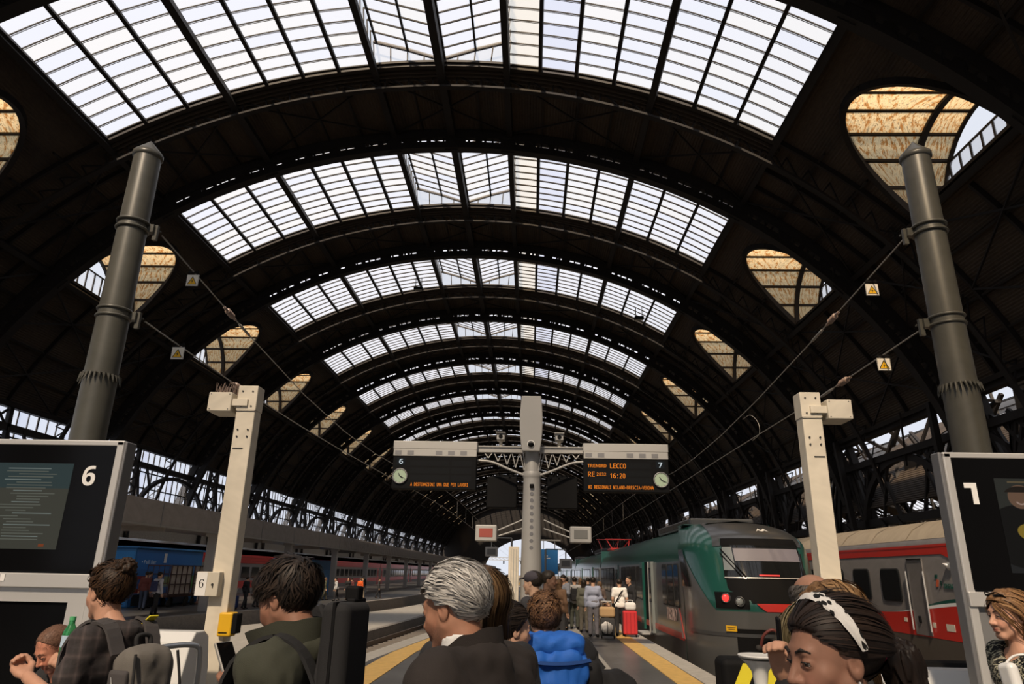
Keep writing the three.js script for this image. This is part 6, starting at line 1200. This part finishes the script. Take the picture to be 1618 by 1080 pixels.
const floral = dataTex(256, (u, v) => { const a = fbm(u, v, 16, 3), b = fbm(u, v, 30, 11); const w = (a > .53 && b > .42) || (b > .62); return w ? [.72, .70, .60] : [.03, .03, .025]; }, [1.6, 1.6], true);
{
  // grey haired man walking left
  person({ fine: true, seed: 4, headTo: [-.25, 1.634, -2.4], turn: -118, lean: 14, head: { pitch: 14, fwd: .06, drop: .02 }, skin: [.36, .18, .115], headKind: 'stubble', label: 'grey haired man in a dark brown jacket with a white shirt collar, walking left',
    hair: { style: 'swept', c1: [.16, .15, .14], c2: [.60, .58, .54], brow: [.12, .1, .09] }, top: { mat: cloth([.020, .015, .013]), loose: .034, hem: .78, fold: .010, collar: { r: .084, up: .0 }, lapel: { r: .088, h: .095, flare: .25, span: 112 }, under: { mat: cloth([.75, .74, .72]), r: .074 } }, bottom: { mat: cloth([.05, .05, .06]) }, wide: 1.12 });
  // woman with long straight hair beyond him
  person({ fine: true, fem: true, seed: 5, headTo: [-.195, 1.628, -3.0], turn: 172, head: { pitch: 4, yaw: 8 }, label: 'woman with long straight brown hair seen from behind, beside the grey haired man', skin: SKIN.fair,
    hair: { style: 'long', c1: [.035, .02, .012], c2: [.20, .12, .06] }, top: { mat: cloth([.02, .02, .022]), hem: .8, loose: .02 }, bottom: { mat: cloth([.03, .04, .07]) } });
  person({ fine: true, fem: true, seed: 6, headTo: [-.088, 1.49, -3.55], turn: 120, head: { pitch: 6 }, label: 'dark haired woman in black facing right, beside the blue backpack', skin: SKIN.fair,
    hair: { style: 'tied', c1: [.012, .009, .008], c2: [.03, .022, .018] }, top: { mat: cloth([.015, .015, .016]), hem: .8 }, bottom: { mat: cloth([.02, .02, .03]) } });
  // curly head with the blue backpack
  const p = person({ fine: true, seed: 7, headTo: [.075, 1.52, -4.0], turn: -168, head: { pitch: 2, scale: 1.0 }, label: 'person with curly reddish brown hair in a black jacket, seen from behind', skin: SKIN.fair,
    hair: { style: 'curly', c1: [.06, .026, .012], c2: [.27, .135, .06], matte: true }, top: { mat: cloth([.012, .012, .014]), loose: .05, hem: .8, fold: .012, collar: { r: .095, up: .0 }, lapel: { r: .09, h: .10, flare: .3, span: 150 } }, bottom: { mat: cloth([.03, .035, .05]) }, wide: 1.15 });
  M.packBlue = cloth([.014, .13, .55], { roughness: .7 }); M.packBlueDark = cloth([.008, .05, .20]); M.packBlack = cloth([.01, .01, .011]);
  const wave = (g, a, f, seed) => { const q = g.attributes.position; for (let i = 0; i < q.count; i++) { const x = q.getX(i), y = q.getY(i), z = q.getZ(i), n = a * noise3(x * f + seed, y * f * .7, z * f); q.setXYZ(i, x + n, y + n * .5, z - Math.abs(n)); } g.computeVertexNormals(); return g; };
  const lump = (fn, lo, hi, cell = .012) => surfaceNets(fn, lo, hi, cell);
  const rb = (x, y, z, cx, cy, cz, a, b, c, r) => { const X = Math.max(Math.abs(x - cx) - a + r, 0), Y = Math.max(Math.abs(y - cy) - b + r, 0), Z = Math.max(Math.abs(z - cz) - c + r, 0); return Math.sqrt(X * X + Y * Y + Z * Z) - r; };
  wear(p, 'backpack', 'bright blue backpack with a folded top flap on the curly haired person', 'backpack', [
    ['main_bag', [lump((x, y, z) => rb(x, y, z, .02, 1.26, -.27, .175, .27, .115, .08) + .012 * noise3(x * 9, y * 7, z * 9) + .007 * noise3(x * 22, y * 6, z * 22), [-.25, .9, -.45], [.27, 1.62, -.1])], M.packBlue],
    ['top_flap', [lump((x, y, z) => rb(x, y, z, .02, 1.525, -.24, .165, .055, .13, .05) + .010 * noise3(x * 12, y * 12, z * 12), [-.22, 1.4, -.42], [.25, 1.64, -.06])], M.packBlue],
    ['seam', [strap([[-.16, 1.455, -.36], [-.05, 1.445, -.395], [.1, 1.445, -.395], [.19, 1.455, -.36]], .02, .01)], M.packBlueDark],
    ['side_panel', [lump((x, y, z) => rb(x, y, z, -.17, 1.16, -.22, .075, .29, .12, .06) + .010 * noise3(x * 12, y * 8, z * 12), [-.3, .8, -.4], [-.05, 1.5, -.05])], M.packBlack],
    ['strap', [strap([[.15, 1.43, -.16], [.15, 1.5, -.04], [.155, 1.47, .08], [.15, 1.3, .15]], .06)], M.packBlack], ['strap', [strap([[-.15, 1.43, -.16], [-.15, 1.5, -.04], [-.155, 1.47, .08], [-.15, 1.3, .15]], .06)], M.packBlack],
  ]);
  wear(p, 'shoulder_bag', 'bulky black bag bulging on the right of the blue backpack', 'bag', [
    ['main_bag', [lump((x, y, z) => rb(x, y, z, -.33, 1.08, -.20, .13, .31, .13, .11) + .014 * noise3(x * 9, y * 7, z * 9), [-.5, .7, -.4], [-.15, 1.45, 0])], M.packBlack],
    ['strap', [strap([[-.3, 1.38, -.12], [-.2, 1.5, -.03], [-.12, 1.48, .06]], .05)], M.packBlack],
  ]);

  // young man with a bun, plaid shirt and grey backpack
  const b = person({ fine: true, seed: 8, headTo: [-2.165, 1.612, -3.7], turn: -112, head: { pitch: 6, yaw: -2, fwd: .13 }, wide: .86, label: 'young man with a hair bun and a dark plaid shirt, reaching out left', skin: [.45, .245, .165],
    hair: { style: 'bun', c1: [.012, .007, .004], c2: [.06, .031, .015], brow: [.02, .012, .008] }, top: { name: 'shirt', mat: cloth([.085, .075, .075], { map: plaid }), loose: .02, hem: .82, sleeve: .62, fold: .010, collar: { r: .07, up: -.01 } }, bottom: { mat: cloth([.03, .03, .035]) },
    arms: { L: { elbowW: [-2.14, 1.15, -3.42], wristW: [-2.38, 1.24, -3.55], curl: 1.15, roll: 1.9 }, R: { elbowW: [-2.11, 1.10, -3.90], wristW: [-2.33, 1.235, -3.83], curl: 1.2, roll: -.4 } } });
  M.packGrey = cloth([.115, .105, .092]); M.packGreyDark = cloth([.05, .045, .045]);
  const ua = (s) => { const q = []; for (const d of [-1, 1]) { const pts = []; for (let i = 0; i <= 10; i++) { const a = Math.PI * (.12 + .76 * i / 10); pts.push([.035 * Math.cos(a), d * (.034 - .034 * Math.sin(a)) + d * -.006, 0]); } for (let i = 0; i < 10; i++) q.push(bar([pts[i][0], pts[i][1], 0], [pts[i + 1][0], pts[i + 1][1], 0], .013, .004, V(0, 0, 1))); } return q.map((g) => g.scale(s, s, s)); };
  wear(b, 'backpack', 'grey backpack with a black pocket and a pale curved emblem on the young man', 'backpack', [
    ['main_bag', [lump((x, y, z) => rb(x, y, z, 0, 1.16, -.225, .135, .25, .09, .08) + .006 * noise3(x * 12, y * 9, z * 12), [-.22, .85, -.4], [.22, 1.48, -.1])], M.packGrey],
    ['front_pocket', [lump((x, y, z) => rb(x, y, z, -.0, 1.09, -.305, .105, .145, .045, .04) + .004 * noise3(x * 14, y * 12, z * 14), [-.17, .9, -.42], [.17, 1.28, -.24])], M.packBlack, [['emblem', ua(1.15).map((g) => put(g, .01, 1.12, -.357, 0, Math.PI, 0)), M.white]]],
    ['zip_panel', [lump((x, y, z) => rb(x, y, z, .128, 1.14, -.225, .018, .17, .06, .016), [.09, .94, -.33], [.17, 1.34, -.13], .008)], M.packGreyDark, [['zip', [tube([[.15, 1.28, -.20], [.152, 1.14, -.25], [.15, 1.0, -.22]], .004, 12, 5)], M.steel]]],
    ['piping', [tube([[.12, 1.38, -.30], [.135, 1.2, -.335], [.125, .98, -.335]], .007, 16, 6)], M.packBlack], ['piping', [tube([[-.12, 1.38, -.30], [-.135, 1.2, -.335], [-.125, .98, -.335]], .007, 16, 6)], M.packBlack],
    ['top_handle', [tube([[-.04, 1.40, -.2], [-.035, 1.445, -.19], [.035, 1.445, -.19], [.04, 1.40, -.2]], .011, 16, 8)], M.packBlack],
    ['strap', [strap([[.1, 1.37, -.16], [.115, 1.5, -.08], [.13, 1.505, .02], [.15, 1.40, .12], [.15, 1.2, .13]], .075, .014)], M.packGreyDark], ['strap', [strap([[-.1, 1.37, -.16], [-.115, 1.5, -.08], [-.13, 1.505, .02], [-.15, 1.40, .12], [-.15, 1.2, .13]], .075, .014)], M.packGreyDark, [['yellow_label', [rbx(.055, .07, .008, .003, -.118, 1.51, -.075, -.9, 0, 0)], M.hazardYellow]]],
  ]);
  const bt = thing('bottle', 'green plastic water bottle with a pale blue label held by the young man', 'bottle', [-2.375, 1.275, -3.80]);
  obj('bottle_body', [lathe([[0, 0], [.028, .0], [.034, .008], [.034, .05], [.031, .056], [.034, .062], [.034, .135], [.03, .15], [.016, .178], [.0145, .185], [.0145, .2]], 28)], phys([.10, .55, .22], .12, { transmission: .75, thickness: .02, ior: 1.3 }), bt);
  obj('label', [lathe([[.0348, .072], [.0348, .128]], 28)], mat([.42, .55, .66], .5, 0, { side: THREE.DoubleSide }), bt); obj('bottle_cap', [cyl(.0155, .0155, .018, 0, .208, 0)], mat([.08, .4, .16], .5), bt);
  // seated man bending his head
  const seat = thing('ledge', 'low grey ledge under the seated man at the left edge', 'bench', [-2.9, 0, -4.35]); obj('seat', [rbx(1.3, .1, .5, .02, 0, .5, 0)], M.silver, seat); obj('leg', [rbx(.08, .46, .4, .01, -.5, .23, 0)], M.silverDark, seat); obj('leg', [rbx(.08, .46, .4, .01, .5, .23, 0)], M.silverDark, seat);
  person({ fine: true, seed: 9, sit: .64, headTo: [-2.70, 1.29, -4.2], turn: -28, lean: 16, head: { pitch: 34, fwd: .07, drop: .02, scale: .93 }, skin: [.55, .235, .15], headKind: 'stubble', label: 'seated man with cropped hair and a black shirt, head bowed, at the left edge', hair: { style: 'buzz', c1: [.13, .07, .047], c2: [.27, .15, .10], brow: [.06, .03, .02] },
    top: { name: 'shirt', mat: cloth([.016, .015, .015]), loose: .022, sleeve: .7, neck: .066 }, bottom: { mat: cloth([.10, .14, .22]) }, arms: { L: { elbow: [.13, -.24, .12], wrist: [.02, -.30, .36], curl: .9 }, R: { elbow: [-.13, -.24, .12], wrist: [-.0, -.28, .36], curl: .9 } } });

  // man with the phone
  const c = person({ fine: true, seed: 10, headTo: [-.868, 1.642, -2.6], turn: -100, head: { pitch: 20, yaw: -12, fwd: .045 }, skin: [.25, .125, .082], label: 'young man in an olive green jacket looking down at his phone', hair: { style: 'mop', c1: [.008, .006, .005], c2: [.035, .024, .018], brow: [.01, .008, .006] },
    top: { mat: cloth([.034, .036, .023]), loose: .038, hem: .7, fold: .012, collar: { r: .09, up: .01 }, lapel: { r: .09, h: .13, flare: .26, span: 160 } }, bottom: { mat: cloth([.03, .03, .035]) },
    arms: { L: { elbowW: [-.80, 1.16, -2.40], wristW: [-.885, 1.355, -2.50], curl: .95, roll: 2.2 }, R: { elbowW: [-.90, 1.15, -2.80], wristW: [-.985, 1.335, -2.62], curl: .8, roll: 1.0 } } });
  const ph = thing('phone', 'slim dark smartphone tilted in the hands of the man in the olive jacket', 'phone', [-1.015, 1.44, -2.53]); ph.rotation.set(0, R(-22), R(-58)); obj('phone_body', [rbx(.155, .012, .075, .005, 0, 0, 0)], M.galv, ph); obj('screen', [rbx(.148, .002, .069, .0008, 0, .0065, 0)], M.blackGloss, ph);
  obj('patch', [put(rbx(.05, .065, .008, .003), .235, 1.27, .0, 0, Math.PI / 2, 0), put(bx(.036, .03, .01), .236, 1.275, .0, 0, Math.PI / 2, 0)].map((g) => g.scale(c.k, c.k, c.k)), mat([.45, .12, .08], .8), c.t);
  obj('epaulette', strap([[.10, 1.515, -.02], [.16, 1.505, -.015], [.215, 1.465, -.01]].map((q) => q.map((v) => v * c.k)), .045, .012), cloth([.022, .023, .015]), c.t);
  const cs = wear(c, 'instrument_case', 'tall black instrument case carried upright on the back of the man in olive', 'case', [
    ['shell', [rbx(.20, .95, .10, .03, .06, 1.165, -.215, 0, 0, 0, 4)], M.packBlack], ['lid_seam', [rbx(.206, .955, .012, .004, .06, 1.165, -.215)], M.black],
    ['handle', [rbx(.05, .05, .05, .01, .02, 1.665, -.22), rbx(.1, .02, .03, .006, .02, 1.64, -.23)], M.black], ['side_handle', [tube([[.172, 1.22, -.235], [.195, 1.20, -.235], [.195, 1.1, -.235], [.172, 1.08, -.235]], .008, 12, 6)], M.steel],
    ['strap', [strap([[.12, 1.36, -.18], [.13, 1.49, -.10], [.14, 1.53, -.01], [.15, 1.45, .12], [.15, 1.2, .18]], .055, .012)], M.packBlack], ['strap', [strap([[-.12, 1.36, -.18], [-.13, 1.49, -.10], [-.14, 1.53, -.01], [-.15, 1.45, .12], [-.15, 1.2, .18]], .055, .012)], M.packBlack],
    ['neck_strap', [strap([[.03, 1.62, -.115], [.05, 1.57, -.15], [.09, 1.50, -.165], [.13, 1.36, -.17]], .05, .014)], M.packBlack],
  ]);

  // woman with the dotted headband
  const d = person({ fine: true, fem: true, seed: 11, headTo: [.690, 1.573, -1.75], turn: -78, look: 14, head: { pitch: 6 }, skin: [.30, .155, .105], label: 'dark haired woman with a white dotted headband and a ponytail, looking left', hair: { style: 'pony', c1: [.010, .007, .006], c2: [.032, .02, .015], brow: [.014, .009, .007] },
    top: { name: 'shirt', mat: cloth([.05, .05, .055]), loose: .014, hem: .85, sleeve: .8 }, bottom: { mat: cloth([.04, .05, .09]) } });
  const dots = dataTex(256, (u, v) => { let k = [.86, .85, .83]; for (let i = 0; i < 34; i++) { const cx = (i * .618034) % 1, cy = (i * .38197 + .13 * (i % 3)) % 1; let dx = Math.abs(u - cx); dx = Math.min(dx, 1 - dx); let dy = Math.abs(v - cy); dy = Math.min(dy, 1 - dy); if (dx * dx + dy * dy * 1.4 < .0016 + .0012 * ((i * 7) % 3)) k = [.03, .03, .03]; } return k; }, [7, 7], true);
  { const T = R(20), g = grid(44, 10, (u, v) => { const a = Math.PI * (-.03 + 1.06 * u), w = (v - .5) * .036 * (.5 + .5 * Math.sin(Math.PI * clamp(u, .02, .98))), dx = Math.cos(a), dy = Math.sin(a) * Math.cos(T), dz = Math.sin(a) * Math.sin(T), l = 1 / Math.hypot(dx / .083, dy / .093, dz / .106), r = l + .0215 + .005 * Math.cos((v - .5) * Math.PI) + .002 * noise3(u * 16, v * 4, 2); return [dx * r, .040 + dy * r - w * Math.sin(T), -.022 + dz * r + w * Math.cos(T)]; }, (u, v) => [u * .36, v * .046]);
    d.headPart('headband', g, cloth([1, 1, 1], { map: dots, side: THREE.DoubleSide }));
    d.headPart('hair_tie', put(new THREE.TorusGeometry(.026, .014, 10, 24), 0, .02, -.128), mat([.75, .02, .14], .8));
    d.headPart('earring', sph(.005, .083, -.04, -.008), M.steel); }
  // people behind her
  person({ fine: true, seed: 12, headTo: [1.285, 1.64, -3.4], turn: -150, head: { pitch: 4, yaw: -12 }, skin: [.36, .19, .125], label: 'older balding man in a black jacket standing behind the woman with the headband', hair: { style: 'ring', c1: [.04, .035, .03], c2: [.20, .18, .16] }, top: { mat: cloth([.012, .012, .014]), loose: .03, hem: .8, collar: { r: .09, up: .0 } }, bottom: { mat: cloth([.03, .03, .04]) } });
  person({ fine: true, fem: true, seed: 13, headTo: [1.10, 1.60, -2.75], turn: -112, head: { pitch: 8 }, skin: SKIN.fair, label: 'woman with smooth light brown hair right behind the dotted headband', hair: { style: 'waves', c1: [.10, .05, .022], c2: [.34, .20, .09], brow: [.1, .06, .03] }, top: { mat: cloth([.03, .03, .03]), hem: .8 }, bottom: { mat: cloth([.04, .04, .05]) } });
  const e = person({ fine: true, fem: true, seed: 14, headTo: [.895, 1.55, -2.35], turn: 165, head: { pitch: 4 }, skin: [.55, .30, .20], label: 'woman with ash blond hair and a pink clip, raising a phone', hair: { style: 'long', c1: [.16, .125, .065], c2: [.40, .33, .19] }, top: { mat: cloth([.02, .02, .022]), hem: .8 }, bottom: { mat: cloth([.03, .04, .07]) },
    arms: { L: { elbowW: [.80, 1.28, -2.25], wristW: [.745, 1.455, -2.20], curl: .7, roll: 2.7 } } });
  e.headPart('hair_clip', rbx(.05, .03, .03, .01, -.01, .10, -.125, .6), mat([.6, .25, .28], .4));
  const p2 = thing('phone', 'dark phone lifted by the blond woman in front of the train', 'phone', [.728, 1.575, -2.2], 1.35); p2.rotation.z = .06; obj('phone_body', [rbx(.066, .13, .009, .004, 0, 0, 0)], M.black, p2);
  // woman at the right edge
  const w = person({ fine: true, fem: true, seed: 15, headTo: [2.600, 1.575, -4.1], turn: -84, head: { pitch: 3 }, skin: [.56, .31, .21], label: 'woman with long light brown hair and a black and white floral dress', hair: { style: 'waves', c1: [.12, .06, .028], c2: [.34, .19, .085], brow: [.1, .05, .03] },
    top: { name: 'dress_top', mat: cloth([1, 1, 1], { map: floral }), loose: .012, hem: .8, sleeve: .45, neck: .105 }, bottom: { mat: cloth([1, 1, 1], { map: floral }), loose: .03 } });
  w.headPart('sunglasses', merge([tor(.026, .003, -.033, .115, .055, .9), tor(.026, .003, .033, .115, .055, .9), sph(.024, -.033, .115, .055, 1, .3, 1), sph(.024, .033, .115, .055, 1, .3, 1), rod([.06, .118, .05], [.088, .03, -.01], .003), rod([-.06, .118, .05], [-.088, .03, -.01], .003), rod([-.01, .125, .06], [.01, .125, .06], .003)]), M.blackGloss);
  const hb = thing('handbag', 'white handbag under the arm of the woman in the floral dress', 'handbag', [2.46, 1.12, -3.94], R(-80)); obj('bag_body', [rbx(.10, .26, .06, .028, 0, .11, 0, 0, 0, .16, 3)], M.moulded, hb); obj('strap', [tube([[-.03, .23, 0], [-.01, .27, -.04], [.02, .28, -.09], [.03, .26, -.14]], .006, 20, 8)], M.moulded, hb);
}
// ---------------------------------------------------------------- people further off and what they carry
{
  const K = (c) => cloth(c), jean = K([.05, .07, .12]), black = K([.014, .014, .016]), charcoal = K([.04, .04, .042]), brown = K([.07, .045, .03]), beige = K([.34, .28, .20]);
  const H = { dark: { c1: [.01, .008, .006], c2: [.03, .022, .016] }, brown: { c1: [.06, .035, .02], c2: [.16, .095, .05] }, gray: { c1: [.15, .14, .13], c2: [.4, .38, .35] }, fair: { c1: [.16, .11, .05], c2: [.35, .24, .12] } };
  const P = (label, x, z, height, turn, top, bottom, hair, more = {}) => person({ label, pos: [x, more.y ?? 0, z], height, turn, seed: Math.round(Math.abs(x * 91 + z * 37)), top: { mat: top, hem: .86, ...more.topX }, bottom: { mat: bottom }, skin: more.skin ?? [.45, .27, .18], hair: { style: more.style ?? 'short', ...H[hair] }, stride: more.stride ?? 0, ...more });
  // beside the green train
  P('man in a grey blue shirt and grey trousers seen from behind, holding a loaded trolley', 1.88, -22.0, 1.66, 172, K([.30, .33, .43]), K([.12, .115, .13]), 'dark', { arms: { R: { elbow: [-.06, -.27, .05], wrist: [-.2, -.42, .22] } } });
  P('person in a white T-shirt and black trousers with a strap across the back', 2.74, -22.6, 1.62, 176, K([.74, .72, .68]), black, 'dark', { topX: { sleeve: .7 }, style: 'short' });
  P('man in dark clothes standing in the open train door', 3.2, -23.7, 1.7, -60, black, black, 'dark');
  P('man in a pale jacket with a black backpack, second in the queue', 1.5, -24.9, 1.64, 178, K([.35, .34, .33]), K([.06, .065, .05]), 'dark');
  P('man in a grey vest looking down at a phone near the mast', 1.12, -24.6, 1.7, -35, K([.20, .21, .24]), black, 'dark', { head: { pitch: 24 }, arms: { L: { elbow: [.05, -.26, .06], wrist: [-.06, -.25, .30] }, R: { elbow: [-.05, -.26, .06], wrist: [.06, -.25, .30] } } });
  P('woman with long brown hair between the blue shirt and the train', 2.42, -25.6, 1.5, 200, K([.10, .07, .06]), charcoal, 'brown', { fem: true, style: 'long' });
  P('woman in olive standing behind the man in the blue shirt', 1.72, -23.6, 1.56, 165, K([.10, .10, .075]), K([.10, .09, .07]), 'dark', { fem: true, style: 'long' });
  P('man in dark grey behind the backpack in the queue', 1.35, -27.4, 1.62, 170, charcoal, charcoal, 'dark');
  P('person in a burgundy coat deeper in the queue by the train', 1.95, -28.6, 1.58, 180, K([.10, .03, .04]), charcoal, 'brown', { fem: true, style: 'long' });
  P('person in black furthest back in the queue by the train', 2.4, -30.5, 1.6, 180, black, black, 'dark');
  P('man in a dark peaked cap turned left in front of the mast', .05, -8.2, 1.755, -120, K([.03, .03, .034]), black, 'dark', { skin: [.5, .32, .22] }).headPart('cap', merge([sph(.098, 0, .062, -.012, 1, .78, 1.12, 24), put(new THREE.CylinderGeometry(.075, .085, .012, 20, 1, false, -Math.PI / 2, Math.PI), 0, .06, .075, .12, 0, 0)]), K([.045, .04, .05]));
  P('dark skinned man in a teal jacket facing right, right of the mast', .24, -10.2, 1.77, 80, K([.015, .09, .11]), black, 'dark', { skin: SKIN.dark });
  P('woman with brown hair beyond the teal jacket', .75, -19.0, 1.6, 150, K([.16, .09, .05]), charcoal, 'brown', { fem: true, style: 'long' });
  P('bearded man in a dark jacket facing the camera left of the mast', -.98, -17.8, 1.74, 10, K([.03, .03, .033]), charcoal, 'dark', { headKind: 'stubble' });
  P('man in black beside the pale cabinet', -.62, -19.8, 1.68, 20, black, black, 'dark');
  P('woman in dark brown behind the bearded man', -.95, -21.0, 1.64, -20, brown, charcoal, 'brown', { fem: true, style: 'tied' });
  // things they carry or push
  const wheel = (x, y, z, r = .04) => cyl(r, r, .03, x, y, z, 0, 0, Math.PI / 2, 16);
  const tan = thing('travel_bag', 'tan travel bag lying on top of the loaded trolley', 'bag', [2.26, .56, -21.75]); obj('bag_body', [rbx(.46, .3, .26, .08, 0, .15, 0, 0, 0, 0, 3)], K([.40, .26, .13]), tan); obj('handle', [tube([[-.12, .28, 0], [-.1, .37, 0], [.1, .37, 0], [.12, .28, 0]], .012, 16, 6)], K([.2, .12, .06]), tan);
  const tr = thing('luggage_trolley', 'dark suitcase trolley carrying a tan bag behind the man in blue', 'trolley', [2.26, 0, -21.75]); obj('case_body', [rbx(.42, .48, .26, .04, 0, .31, 0)], charcoal, tr); obj('handle', [rod([-.15, .5, -.1], [-.15, 1.0, -.16], .01), rod([.15, .5, -.1], [.15, 1.0, -.16], .01), rod([-.15, 1.0, -.16], [.15, 1.0, -.16], .014)], M.steel, tr); for (const x of [-.18, .18]) obj('wheel', [wheel(x, .05, .08, .05)], M.black, tr);
  const wb = thing('bundle', 'round white bundle strapped to the front of the trolley', 'bag', [2.22, .1, -21.5]); obj('cloth', [surfaceNets((x, y, z) => Math.hypot(x, (y - .2), z * 1.3) - .165 - .02 * noise3(x * 14, y * 14, z * 14), [-.22, -.02, -.2], [.22, .42, .2], .02)], K([.62, .60, .57]), wb); obj('strap', [tor(.172, .01, 0, .2, 0, 0, Math.PI / 2)], M.black, wb);
  const rs = thing('suitcase', 'tall red suitcase standing by the open train door', 'suitcase', [3.0, 0, -22.35]); obj('shell', [rbx(.42, .66, .27, .05, 0, .4, 0, 0, 0, 0, 3)], K([.50, .025, .03]), rs); obj('ridge', [-.12, 0, .12].map((x) => rbx(.03, .58, .02, .008, x, .4, .135)), K([.38, .02, .025]), rs); obj('handle', [rod([-.12, .72, -.06], [-.12, 1.02, -.06], .01), rod([.12, .72, -.06], [.12, 1.02, -.06], .01), rod([-.12, 1.02, -.06], [.12, 1.02, -.06], .014)], M.steel, rs); for (const x of [-.16, .16]) obj('wheel', [wheel(x, .045, .08)], M.black, rs);
  const ws = thing('bag', 'white bag resting on the red suitcase', 'bag', [3.02, .735, -22.32]); obj('bag_body', [rbx(.34, .24, .24, .09, 0, .12, 0, 0, 0, 0, 3)], K([.66, .65, .63]), ws); obj('handle', [tube([[-.08, .22, 0], [-.06, .29, 0], [.06, .29, 0], [.08, .22, 0]], .01, 16, 6)], K([.5, .5, .48]), ws);
  const cb = thing('crossbody_bag', 'black cross-body bag with its strap over the white T-shirt', 'bag', [2.74, 0, -22.6], R(176)); obj('strap', [tube([[-.16, 1.30, .02], [-.06, 1.27, -.13], [.06, 1.08, -.145], [.15, .90, -.06]], .018, 24, 6)], M.black, cb); obj('bag_body', [rbx(.1, .18, .2, .03, .2, .84, -.02)], M.black, cb);
  const bk = (label, x, z, turn, m, s = 1, y = 0) => { const t = thing('backpack', label, 'backpack', [x, y, z], R(turn)); obj('bag_body', [rbx(.29 * s, .42 * s, .17 * s, .06 * s, 0, 1.17 * s, -.21 * s, 0, 0, 0, 3)], m, t); obj('pocket', [rbx(.22 * s, .2 * s, .06 * s, .025 * s, 0, 1.07 * s, -.30 * s)], m, t); for (const q of [-1, 1]) obj('strap', strap([[q * .1, 1.36, -.13], [q * .12, 1.44, -.03], [q * .13, 1.36, .10], [q * .14, 1.15, .10]].map((v) => v.map((w) => w * s)), .05 * s, .02), M.packBlack, t); };
  bk('black backpack on the man in the pale jacket', 1.5, -24.9, 178, M.packBlack, .94);
  // on the left platform
  const Q = (label, x, z, h, turn, top, bottom, hair, more) => P(label, x, z, h, turn, top, bottom, hair, { stride: .2, ...more });
  Q('person with a white sleeved top and blue backpack walking past the luggage cages', -13.95, -27.1, 1.52, 160, K([.45, .45, .50]), black, 'dark', {});
  bk('dark blue backpack on the person passing the cages', -13.95, -27.1, 160, K([.03, .04, .11]), .87);
  Q('person in black pulling a blue suitcase on the left platform', -12.75, -32.6, 1.36, 150, black, black, 'dark', {});
  Q('person in a dark grey coat walking beside the blue suitcase', -12.85, -34.2, 1.34, 140, charcoal, charcoal, 'gray', {});
  const su = thing('suitcase', 'small blue suitcase pulled along the left platform', 'suitcase', [-13.15, 0, -32.4]); obj('shell', [rbx(.34, .5, .24, .04, 0, .31, 0)], K([.02, .04, .14]), su); obj('handle', [rod([0, .55, 0], [.1, .9, -.1], .012)], M.steel, su); for (const x of [-.13, .13]) obj('wheel', [wheel(x, .04, 0)], M.black, su);
  Q('man in navy standing before the far blue kiosk', -12.75, -43.0, 1.28, 30, K([.02, .025, .06]), black, 'dark', {});
  Q('woman in olive green by the far blue kiosk', -12.3, -43.6, 1.26, 120, K([.08, .085, .05]), K([.12, .11, .07]), 'brown', { fem: true, style: 'long' });
  Q('person in white and black bending near the far kiosk', -11.3, -42.6, 1.28, -60, K([.5, .5, .5]), black, 'dark', { lean: 14 });
  Q('man in a black coat left of the orange vest', -11.1, -44.3, 1.28, 20, black, black, 'dark', {});
  Q('person in a dark red top further left of the orange vest', -11.35, -46.2, 1.24, 170, K([.12, .03, .03]), charcoal, 'dark', {});
  Q('person in beige trousers walking near the orange vest', -10.95, -47.4, 1.22, 60, K([.10, .09, .08]), beige, 'fair', {});
  Q('worker in a bright orange vest and dark trousers on the left platform', -10.65, -45.6, 1.26, 175, K([.75, .12, .02]), K([.03, .04, .08]), 'brown', {});
  Q('person in dark clothes walking right of the orange vest', -9.95, -47.9, 1.24, 100, charcoal, black, 'dark', {});
  Q('person in black beside a canopy post', -12.5, -54.5, 1.28, 10, black, black, 'dark', {});
  Q('person in a red top seen at the kiosk end behind the plaid shirt', -16.1, -30.2, 1.5, 200, K([.14, .04, .035]), jean, 'dark', {});
  Q('man in dark blue standing by the kiosk end', -16.6, -31.4, 1.5, 150, K([.03, .035, .07]), black, 'dark', {});
}
renderer.render(scene, camera);
